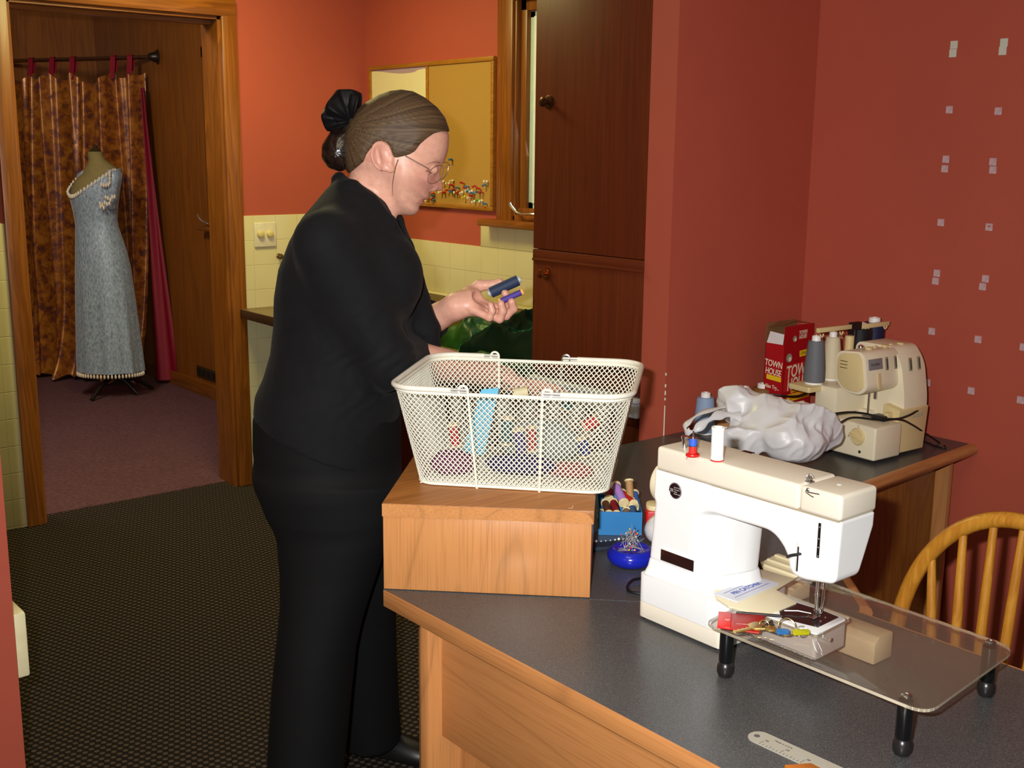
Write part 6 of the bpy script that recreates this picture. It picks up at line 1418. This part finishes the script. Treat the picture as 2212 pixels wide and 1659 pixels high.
# jacket shape (also carries the hidden torso)
def rows_fn(rows):
    R = []
    for y, l, r, rb, hd in rows:
        p, q = LP(l, y, hd), LP(r, y, hd); R.append((p[2]*0.5+q[2]*0.5, (p[0]+q[0])/2, hd, (q[0]-p[0])/2, rb))
    R = np.array(R)[::-1]
    def f(P, grow=0.0):
        z = P[:, 2]; ca, cb, ra, rb = (np.interp(z, R[:, 0], R[:, k]) for k in (1, 2, 3, 4))
        ra = ra+grow; rb = rb+grow
        k = np.sqrt(((P[:, 0]-ca)/ra)**2+((P[:, 1]-cb)/rb)**2); d = (k-1)*np.minimum(ra, rb)
        return np.maximum(d, np.maximum(z-R[-1, 0]-grow, R[0, 0]-z))
    return f
torso = rows_fn([(392, 722, 800, .060, HB), (410, 704, 828, .085, HB), (435, 684, 846, .125, HB), (470, 655, 858, .165, HB), (520, 628, 872, .185, HB), (580, 606, 884, .185, HB), (640, 598, 890, .180, HB), (700, 597, 888, .172, HB),
                 (760, 590, 880, .172, HB), (810, 575, 874, .180, HB), (850, 556, 868, .190, HB), (890, 552, 864, .195, HB), (940, 560, 858, .197, HB), (1020, 575, 852, .197, HB)])
SH_N, EL_N, CF_N = LP(703, 528, HB-0.165), LP(838, 780, HB-0.130), LP(886, 776, HB-0.005)
SH_F, EL_F, CF_F = LP(752, 530, HB+0.165), LP(893, 716, HB+0.165), LP(932, 690, HB+0.130)
NK = [LP(803, 400, HB), LP(782, 452, HB), LP(762, 520, HB)]
def f_torso_base(P, grow=0.0):
    d = torso(P, grow)
    for s in (-1, 1): d = smin(d, sd_ell(P, LP(828, 600, HB+s*0.075), (0.080+grow, 0.075+grow, 0.085+grow)), 0.05)
    return d
def f_jacket(P):
    d = f_torso_base(P)
    def sleeve(S, E, C, r):
        e = smin(chain(P, [S, E], [r[0], r[1]]), chain(P, [E, C], [r[1], r[2]], 0.01), 0.02)
        u = C-E; u = u/np.linalg.norm(u); far = ((P-E) @ u) > 0.008
        return np.where(far, np.maximum(e, (P-C) @ u-0.012), e)
    d = smin(d, sleeve(SH_N, EL_N, CF_N, (0.066, 0.058, 0.050)), 0.03); d = smin(d, sleeve(SH_F, EL_F, CF_F, (0.064, 0.055, 0.045)), 0.03)
    d = smin(d, chain(P, [LP(846, 500, HB+0.02), LP(878, 580, HB+0.035), LP(903, 650, HB+0.05), LP(922, 712, HB+0.055), LP(926, 775, HB+0.06)], [0.016, 0.022, 0.025, 0.028, 0.030], 0.01), 0.035)
    # rolled shawl collar
    for s in (-1, 1):
        pts = [LP(733, 388, HB), LP(760, 408, HB+s*0.060), LP(800, 436, HB+s*0.074), LP(838, 484, HB+s*0.066), LP(866, 540, HB+s*0.048), LP(884, 600, HB+s*0.02)] if s < 0 else \
              [LP(733, 388, HB), LP(766, 408, HB+0.060), LP(815, 432, HB+0.070), LP(852, 478, HB+0.060), LP(874, 535, HB+0.04), LP(886, 600, HB+0.02)]
        d = smin(d, chain(P, pts, [0.014, 0.015, 0.017, 0.018, 0.016, 0.012], 0.01), 0.012)
    # wrinkles: soft folds at the elbow and waist, fine vertical ribs in the knit
    A, B, Z = P[:, 0], P[:, 1], P[:, 2]
    el = np.exp(-((P-EL_N)**2).sum(1)/0.012)
    rib = np.sin((A*0.85-B*0.5+Z*0.12)*2*PI/0.034)
    d = d+0.0022*el*np.sin((A*1.0-Z*0.6)*150+3*np.sin(Z*60))+0.0032*vnoise(P*np.array([1.0, 1.0, 0.45]), 36, 4)-0.0007*np.clip(rib-0.80, 0, 1)*-5*0.5
    # openings
    d = smax(d, -chain(P, [LP(806, 380, HB), LP(786, 446, HB)], [0.056, 0.053]), 0.004)
    d = smax(d, -chain(P, [LP(812, 440, HB), LP(850, 500, HB), LP(862, 522, HB)], [0.046, 0.024, 0.010], 0.006), 0.004)
    p, q = LP(552, 880, HB), LP(850, 1006, HB); n = np.array([q[2]-p[2], -(q[0]-p[0])]); n /= np.linalg.norm(n)
    if n[1] > 0: n = -n
    d = np.maximum(d, (P[:, 0]-p[0])*n[0]+(P[:, 2]-p[2])*n[1]+0.003*np.sin(P[:, 1]*40))
    return d
# hands
FA_N, WR_N = LP(884, 777, HB-0.015), LP(1052, 806, HB+0.090)
FA_F, WR_F = LP(912, 704, HB+0.145), LP(987, 661, HB+0.085)
hf = HB+0.085
fingers = [
    ([LP(1040, 656, hf+0.018), LP(1087, 668, hf+0.022), LP(1102, 650, hf+0.012), LP(1091, 634, hf-0.004)], [.0105, .0092, .0088, .0085]),
    ([LP(1038, 664, hf+0.002), LP(1093, 682, hf+0.000), LP(1109, 667, hf-0.008), LP(1105, 652, hf-0.016)], [.0105, .0096, .0090, .0086]),
    ([LP(1032, 668, hf-0.015), LP(1079, 689, hf-0.022), LP(1086, 672, hf-0.028), LP(1082, 656, hf-0.030)], [.0105, .0092, .0086, .0080]),
    ([LP(1020, 668, hf-0.026), LP(1057, 686, hf-0.040), LP(1063, 672, hf-0.043), LP(1060, 659, hf-0.043)], [.0098, .0082, .0076, .0070])]
thumb = ([LP(1012, 634, hf+0.034), LP(1036, 617, hf+0.042), LP(1062, 616, hf+0.040), LP(1080, 610, hf+0.034)], [.0165, .0125, .0105, .0090])
def f_hand_far(P):
    d = chain(P, [FA_F, WR_F], [0.036, 0.0265])
    d = smin(d, sd_cap(P, WR_F, LP(1020, 652, hf), 0.026, 0.028), 0.02)
    pal = sd_cap(P, LP(1012, 646, hf+0.020), LP(1046, 660, hf+0.016), 0.0165, 0.0125); pal = smin(pal, sd_cap(P, LP(1010, 662, hf-0.014), LP(1036, 674, hf-0.022), 0.0165, 0.0120), 0.014)
    d = smin(d, pal, 0.014); d = smin(d, sd_ell(P, LP(1015, 640, hf+0.024), (0.024, 0.020, 0.020)), 0.012)
    d = smin(d, chain(P, *thumb, 0.006), 0.008)
    d = smax(d, -sd_ell(P, LP(1044, 640, hf-0.010), (0.024, 0.024, 0.017)), 0.010)
    fd_ = None
    for pts, rs in fingers:
        e = chain(P, pts, rs, 0.004); fd_ = e if fd_ is None else np.minimum(fd_, e)
    d = smin(d, fd_, 0.0045)
    # palm creases
    d = d+0.0016*np.exp(-(sd_cap(P, LP(1005, 655, hf-0.02), LP(1052, 646, hf-0.012), 0.0)/0.0035)**2)+0.0014*np.exp(-(sd_cap(P, LP(1008, 672, hf-0.03), LP(1050, 660, hf-0.018), 0.0)/0.003)**2)
    return d
hn = HB+0.098
fing_n = [([LP(1128, 826+k*7, hn+0.030-k*0.019), LP(1176, 832+k*7, hn+0.036-k*0.020), LP(1208-k*3, 842+k*6, hn+0.038-k*0.020), LP((1226, 1234, 1226, 1208)[k], 856+k*5, hn+0.036-k*0.019)], [.0110, .0094, .0088, .0080]) for k in range(4)]
def f_hand_near(P):
    d = chain(P, [FA_N, WR_N], [0.044, 0.0275])
    d = smin(d, sd_cap(P, WR_N, LP(1092, 818, hn), 0.026, 0.027), 0.02)
    d = smin(d, smin(sd_cap(P, LP(1090, 816, hn+0.016), LP(1128, 828, hn+0.022), 0.019, 0.0135), sd_cap(P, LP(1090, 824, hn-0.012), LP(1124, 840, hn-0.020), 0.018, 0.0125), 0.014), 0.012)
    d = smin(d, chain(P, [LP(1085, 814, hn-0.026), LP(1112, 826, hn-0.044), LP(1142, 838, hn-0.050), LP(1160, 846, hn-0.048)], [.016, .0122, .0105, .0090], 0.006), 0.008)
    fd_ = None
    for pts, rs in fing_n:
        e = chain(P, pts, rs, 0.004); fd_ = e if fd_ is None else np.minimum(fd_, e)
    return smin(d, fd_, 0.0045)
def f_body(P):
    d = np.full(len(P), 0.2)
    zn = LP(800, 470, HB)[2]
    m = P[:, 2] > zn-0.02
    if m.any():
        q = P[m]; e = f_head(q)
        e = smin(e, np.minimum(f_ear(q, -1), f_ear(q, 1)), 0.004)
        for s in (-1, 1): e = smin(e, sd_ell(q, LP(935.0, 366.5, HB+s*0.0300), (0.0112, 0.0125, 0.0100)), 0.004)
        for s in (-1, 1): e = smin(e, sd_ell(q, LP(932.5, 404.0, HB+s*0.0142), (0.0110, 0.0066, 0.0088)), 0.004)
        d[m] = e
    nk = chain(P, NK, [0.049, 0.053, 0.075], 0.02); nk = smin(nk, sd_cap(P, LP(818, 395, HB-0.040), LP(838, 474, HB-0.018), 0.012, 0.014), 0.02)
    d = smin(d, nk, 0.018)
    tb = np.maximum(f_torso_base(P, -0.014), LP(700, 1000, HB)[2]-P[:, 2]); d = smin(d, tb, 0.02)
    arms = np.minimum(np.minimum(chain(P, [SH_N, EL_N], [0.050, 0.044]), chain(P, [SH_F, EL_F], [0.048, 0.042])), np.minimum(chain(P, [EL_N, FA_N], [0.044, 0.043]), chain(P, [EL_F, FA_F], [0.042, 0.041])))
    d = smin(d, arms, 0.02)
    return np.minimum(d, np.minimum(f_hand_far(P), f_hand_near(P)))
lo = np.array([LP(590, 700, HB)[0]-0.03, HB-0.25, LP(700, 1010, HB)[2]]); hi = np.array([LP(1240, 700, HB)[0]+0.03, HB+0.26, LP(870, 190, HB)[2]+0.02])
V, Q = nets(f_body, lo, hi, 0.0026, pad=2.6)
# skin with its own local colour: lips, cheeks and ears redder
SKN = NT('fair_skin'); att = SKN.n('ShaderNodeAttribute', attribute_name='tint')
sk = SKN.ramp(SKN.noise(90, 3), [(0.3, lin((214, 158, 136))), (0.7, lin((226, 172, 150)))])
SKN.bump(SKN.noise(700, 3), 0.08, 0.0008)
SKN.set(SKN.mix(att.outputs['Fac'], sk, lin((178, 82, 78))), 0.42, 0, 0.45, Subsurface_Weight=0.12, Subsurface_Radius=(0.006, 0.003, 0.0015))
SKN.b.inputs['Subsurface Scale'].default_value = 0.6
body = mesh_from('body', L2W(V), Q, SKN.m, person)
A, B, Z = V[:, 0], np.abs(V[:, 1]-HB), V[:, 2]
tint = np.zeros(len(V))
lipd = seg2(A, Z, (918, 433), (901, 436)); tint = np.maximum(tint, 0.55*np.clip(1-(lipd-0.0022)/0.003, 0, 1)*(B < 0.027)*(Z > PX(900, 446)[1]))
tint = np.maximum(tint, 0.34*bump2(A, Z, (922, 395), 0.024)*(B > 0.012)); tint = np.maximum(tint, 0.40*bump2(A, Z, (951, 402), 0.012)); tint = np.maximum(tint, 0.30*bump2(A, Z, (818, 335), 0.035)*(B > 0.064))
hm = np.exp(-(((V-LP(1060, 670, hf))**2).sum(1))/0.0022); tint = np.maximum(tint, 0.22*hm)
at = body.data.attributes.new('tint', 'FLOAT', 'POINT'); at.data.foreach_set('value', tint.astype(np.float32))
# closed eyelid lines, brows
LASH = mat('lash_brown', (72, 48, 36), 0.7)
def face_pt(x, y, s, out=0.0):
    a, z = PX(x, y); w = math.sqrt(max(head_w2(np.array([a]), np.array([z]))[0], 0)); return np.array([a, HB+s*(w+out), z])
def w3(p): return tuple(p[0]*ER+p[1]*EF+p[2]*EZ)
for s in (-1, 1):
    mb = MB(); mb.tube(spl([w3(face_pt(x, y, s, 0.0022 if 927 < x < 940 else 0.001)) for x, y in ((925, 367), (931, 371), (937, 373.5), (942, 373))], 14), 0.0009, 6); mb.build('lashes', LASH, person)
    mb = MB(); mb.tube(spl([w3(face_pt(x, y, s, 0.0)) for x, y in ((926, 355), (934, 351), (944, 349), (952, 352))], 14), [0.0008+0.0012*math.sin(PI*i/15) for i in range(16)], 6, flat=0.5); mb.build('eyebrow', mat('light_brown_brow', (150, 108, 80), 0.8), person)
# --- hair: sleek, drawn back to a bun
hair_px = [(969, 277), (970, 284), (966, 284), (955, 285), (941, 289), (926, 300), (913, 312), (903, 326), (892, 333), (880, 337), (868, 340), (857, 341), (851, 334), (846, 318), (834, 309), (820, 310), (809, 322), (800, 334), (794, 348), (784, 356), (770, 366), (752, 378), (744, 372), (742, 352), (744, 320), (748, 286), (758, 258), (768, 240), (792, 222), (817, 206.5), (842, 197), (868, 194), (893, 197.5), (918, 210.5), (944, 231.5), (961, 254)]
HRP = [tuple(PX(*p)) for p in hair_px]
pole = PX(747, 274)
def f_hair(P):
    A, Z, B = P[:, 0], P[:, 2], P[:, 1]-HB
    d = poly_sd(A, Z, HRP)
    th = np.arctan2(Z-pole[1], A-pole[0])
    st = 0.00012*np.sin(th*130+3*np.sin(B*40))+0.00012*np.sin(th*67+B*90)
    d2 = poly_sd(A, Z, HP); D = 0.078; u = 1-np.minimum((d2+0.0075)/D, 1.0); w2 = 0.0785**2*(1-u*u)
    lower = np.clip(d/0.010, 0, 1)
    w = np.sqrt(np.maximum(w2, 0))-0.004*(1-lower)
    e = (B*B-np.where(w > 0, w*w, w2))/0.14
    inner = (B*B-head_w2(A, Z)*0.93+0.0)/0.135
    e = np.maximum(e+st, -d)
    return e
lo = np.array([PX(735, 300)[0], HB-0.095, PX(870, 385)[1]]); hi = np.array([PX(980, 300)[0], HB+0.095, PX(870, 185)[1]])
V, Q = nets(f_hair, lo, hi, 0.0024, pad=2.6)
HAIR = NT('sleek_brown_hair'); ah = HAIR.n('ShaderNodeAttribute', attribute_name='strand')
HAIR.set(HAIR.ramp(ah.outputs['Fac'], [(0.0, lin((38, 26, 17))), (0.5, lin((82, 62, 42))), (1.0, lin((122, 98, 70)))]), 0.58, 0, 0.3)
def add_strand(ob, V, c):
    th = np.arctan2(V[:, 2]-c[1], V[:, 0]-c[0]); r = np.hypot(V[:, 2]-c[1], V[:, 0]-c[0]); B = V[:, 1]-HB
    t2 = th+0.04*np.sin(r*16+1)+B*0.8
    s = 0.5+sum(0.075*np.sin(t2*f+p) for f, p in ((31, 0.3), (57, 1.9), (83, 4.0), (121, 2.2), (167, 0.8), (223, 5.1), (289, 3.3)))
    a = ob.data.attributes.new('strand', 'FLOAT', 'POINT'); a.data.foreach_set('value', np.clip(s, 0, 1).astype(np.float32))
hair = mesh_from('hair', L2W(V), Q, HAIR.m, person); add_strand(hair, V, pole)
bc_ = LP(733, 330, HB)
def f_bun(P):
    d = sd_ell(P, bc_, (0.0365, 0.040, 0.0375))
    d = smin(d, sd_cap(P, LP(764, 264, HB), LP(744, 300, HB), 0.022, 0.030), 0.02)
    th = np.arctan2(P[:, 2]-bc_[2], P[:, 0]-bc_[0]); r = np.linalg.norm(P-bc_, axis=1)
    return d+0.0008*np.sin(th*9+r*300+P[:, 1]*120)
V, Q = nets(f_bun, bc_-0.07, bc_+np.array([0.07, 0.07, 0.10]), 0.0028)
BUN = NT('dark_netted_hair'); BUN.set(BUN.ramp(BUN.noise(60, 3), [(0.35, lin((16, 11, 10))), (0.7, lin((46, 30, 22)))]), 0.25, 0, 0.6)
o = mesh_from('hair_bun', L2W(V), Q, BUN.m, person); o['label'] = 'dark netted bun at the back of the head'
mb = MB(); mb.tube(spl([w3(face_pt(868, 344, -1, 0.004)), w3(face_pt(862, 362, -1, 0.003)), w3(face_pt(856, 388, -1, 0.002)), w3(face_pt(853.5, 405, -1, 0.001)), w3(face_pt(853, 421, -1, 0.0008))], 24), [0.0011-0.0008*i/28 for i in range(29)], 5); mb.build('hair_strand', mat('loose_hair_brown', (96, 62, 40), 0.4), person)
# black ruffled scrunchie and a small clip
def fan(nm, b0, sc, ph):
    c = LP(759, 262, HB+b0); keys = [(-2.45, 26), (-2.75, 56), (3.10, 60), (2.7, 63), (2.35, 66), (2.0, 70), (1.75, 66), (1.45, 65), (1.2, 62), (0.95, 30)]
    th_ = np.unwrap([k[0] for k in keys]); rr_ = [k[1]*0.00096*sc for k in keys]
    T_ = np.linspace(th_[0], th_[-1], 90); R_ = np.interp(T_, th_[::1] if th_[0] < th_[-1] else th_[::-1], rr_ if th_[0] < th_[-1] else rr_[::-1])
    rings = []
    for th, R in zip(T_, R_):
        row = []
        for j in range(13):
            f = j/12; r = R*f; wob = 0.017*f*math.sin(th*4.5+ph)+0.004*f*math.sin(th*12+ph*2); bulge = 0.016*math.sin(PI*f)
            row.append(w3(c+np.array([r*math.cos(th), wob+b0*0.5*f+(bulge if b0 > 0 else -bulge), r*math.sin(th)*1.0])))
        rings.append(row)
    mb = MB(); mb.loft(rings, False, False); return mb
SCR = mat('black_satin', (13, 12, 14), 0.6, 0, 0.3)
m1_ = fan('a', -0.010, 1.0, 0.3); m2_ = fan('b', 0.010, 0.96, 1.7); m3_ = fan('c', -0.022, 0.86, 2.6); m1_.add(m2_.v, m2_.f); m1_.add(m3_.v, m3_.f)
sc_ = m1_.build('hair_scrunchie', SCR, person, ang=180)
md = sc_.modifiers.new('thick', 'SOLIDIFY'); md.thickness = 0.0016
mb = MB(); c = LP(766, 255, HB-0.026); mb.box(-0.004, 0.004, -0.003, 0.003, -0.009, 0.009, 0.0015, T=lambda p: np.array(w3(c+np.array([p[0]+p[2]*0.4, p[1], p[2]])))); mb.build('hair_clip', mat('silver_clip', (200, 196, 186), 0.25, 0.9), person)
# --- glasses
GF = mat('bronze_wire_frame', (214, 184, 164), 0.3, 0.8); gl = None
a0, z0 = PX(943, 376)
def lens_pts(s, r=1.0, n=36):
    out = []
    for i in range(n):
        t = 2*PI*i/n; co = math.cos(t); si = math.sin(t)
        sx = np.sign(si)*abs(si)**0.85
        out.append(np.array([a0-0.0135*co*r+(0.010 if s > 0 else 0)+0.004*sx*r, HB+s*(0.034+0.0235*co*r), z0+0.018*sx*r-0.006*co*r*0.6+(0.006 if s > 0 else 0)]))
    return out
mb = MB(); mb.tube([w3(p) for p in lens_pts(-1)], 0.0011, 8, closed=True); gl = mb.build('glasses', GF, person)
mb = MB(); mb.tube([w3(p) for p in lens_pts(1)], 0.0011, 8, closed=True); mb.build('rim', GF, gl)
mb = MB(); i0 = lens_pts(-1)[16]; i1 = lens_pts(1)[16]; mb.tube(spl([w3(i0), w3((i0+i1)/2+np.array([0.007, 0, 0.006])), w3(i1)], 10), 0.0012, 8); mb.build('bridge', GF, gl)
for s in (-1, 1):
    o0 = lens_pts(s)[2]; tp = [o0, np.array([*PX(929, 363)[:1], HB+s*0.0665, PX(929, 363)[1]]), np.array([PX(905, 349)[0], HB+s*0.0735, PX(905, 349)[1]]), np.array([PX(882, 336)[0], HB+s*0.0735, PX(882, 336)[1]])]
    mb = MB(); mb.tube(spl([w3(p) for p in tp], 24), 0.0013, 8, flat=1.5); mb.build('temple', GF, gl)
LGL = NT('clear_lens'); LGL.t.nodes.remove(LGL.b); tr = LGL.n('ShaderNodeBsdfTransparent'); gz = LGL.n('ShaderNodeBsdfGlossy'); gz.inputs['Roughness'].default_value = 0.02; mx = LGL.n('ShaderNodeMixShader'); mx.inputs[0].default_value = 0.06
LGL.l(tr.outputs[0], mx.inputs[1]); LGL.l(gz.outputs[0], mx.inputs[2]); LGL.l(mx.outputs[0], LGL.out.inputs[0])
for s in (-1, 1):
    mb = MB(); p = lens_pts(s, 0.985); mb.add([w3(q) for q in p], [tuple(range(len(p)))]); mb.build('lens', LGL.m, gl, smooth=False)
# --- clothes
BLKJ = NT('black_ribbed_knit'); BLKJ.bump(BLKJ.noise(420, 4), 0.35, 0.0012)
BLKJ.set(BLKJ.ramp(BLKJ.noise(24, 3), [(0.3, lin((11, 11, 13))), (0.7, lin((15, 15, 18)))]), 0.85, 0, 0.25, Sheen_Weight=0.02)
lo = np.array([LP(545, 700, HB)[0]-0.05, HB-0.30, LP(700, 1030, HB)[2]]); hi = np.array([LP(960, 700, HB)[0]+0.04, HB+0.30, LP(740, 370, HB)[2]])
V, Q = nets(f_jacket, lo, hi, 0.0046, pad=2.4)
mesh_from('jacket', L2W(V), Q, BLKJ.m, person)
HN, HF = HB-0.085, HB+0.09
hip = rows_fn([(850, 562, 862, .180, HB), (900, 551, 866, .188, HB), (960, 551, 866, .190, HB), (1030, 563, 864, .188, HB), (1090, 592, 852, .165, HB), (1140, 640, 812, .110, HB), (1170, 690, 760, .05, HB)])
legn = rows_fn([(1040, 568, 862, .100, HN), (1100, 584, 858, .100, HN), (1160, 600, 842, .100, HN), (1230, 606, 818, .097, HN), (1300, 607, 795, .094, HN-.005), (1350, 602, 780, .092, HN-.01), (1400, 596, 769, .092, HN-.015), (1500, 585, 758, .094, HN-.02), (1600, 578, 749, .098, HN-.025), (1660, 575, 743, .100, HN-.03), (1758, 571, 738, .104, HN-.035)])
legf = rows_fn([(1040, 590, 864, .095, HF), (1150, 640, 866, .095, HF+.02), (1250, 668, 862, .092, HF+.05), (1330, 690, 855, .09, HF+.075), (1420, 700, 857, .09, HF+.10), (1500, 712, 861, .092, HF+.125), (1592, 728, 868, .095, HF+.15)])
def f_trousers(P):
    d = smin(smin(hip(P), legn(P), 0.05), legf(P), 0.05)
    return d+0.0035*vnoise(P*np.array([1, 1, 0.35]), 30, 9)
BLKT = NT('black_trouser_cloth'); BLKT.bump(BLKT.noise(600, 3), 0.2, 0.0008); BLKT.set(lin((9, 9, 10)), 0.8, 0, 0.25, Sheen_Weight=0.0)
zb_n = LP(650, 1758, HN)[2]
lo = np.array([LP(545, 700, HB)[0]-0.05, HB-0.24, -0.01]); hi = np.array([LP(960, 700, HB)[0]+0.04, HB+0.36, LP(740, 840, HB)[2]])
V, Q = nets(f_trousers, lo, hi, 0.0055, pad=2.4); V[:, 2] = np.maximum(V[:, 2], 0.012)
mesh_from('trousers', L2W(V), Q, BLKT.m, person)
SHO = mat('black_shoe_leather', (18, 17, 17), 0.4)
def shoe(heel, toe):
    d = toe-heel; L = np.linalg.norm(d); d = d/L; n = np.cross(EZ, d)
    secs = [(0.0, 0.024, 0.05), (0.04, 0.031, 0.062), (0.30, 0.033, 0.064), (0.55, 0.038, 0.056), (0.75, 0.041, 0.044), (0.92, 0.032, 0.034), (1.0, 0.012, 0.022)]
    rings = []
    for t, w, h in secs:
        c = heel+d*L*t; rings.append([tuple(c+n*w*x+EZ*(0.003+h*z)) for x, z in ((-0.95, 0), (-1, 0.12), (-0.92, 0.5), (-0.6, 0.88), (0, 1), (0.6, 0.88), (0.92, 0.5), (1, 0.12), (0.95, 0))])
    mb = MB(); mb.loft(rings); return mb.build('shoe', SHO, person, ang=50)
hp_ = onz(752, 1612, 0.0); tp_ = onz(905, 1640, 0.0); shoe(hp_*np.array([1, 1, 0]), hp_*np.array([1, 1, 0])+(tp_-hp_)/np.linalg.norm(tp_-hp_)*0.25)
q = L2W(np.array([[LP(600, 1758, HN)[0], HN-.03, 0.0]]))[0]; shoe(q, q+ER*0.235+EF*0.02)
# --- spools in her hand
sa_, sb_ = LP(1055, 634.5, hf+0.018), LP(1124, 603, hf+0.022)
NAVY = thread_mat('navy_big_spool', (44, 60, 90), (34, 46, 72))
spool(w3(sa_), w3(sb_), 0.0123, NAVY, 'large navy thread spool with grey ends held in her raised hand', end=mat('translucent_grey_plastic', (176, 180, 186), 0.35), flange=0.62)
sa_, sb_ = LP(1078, 652.5, hf-0.014), LP(1130, 629.5, hf-0.010)
spool(w3(sa_), w3(sb_), 0.0066, thread_mat('purple_small_spool', (88, 68, 160), (68, 50, 134)), 'small purple thread spool with orange wooden end in her raised hand', end=mat('orange_wood_spool', (232, 172, 84), 0.5), flange=1.3)
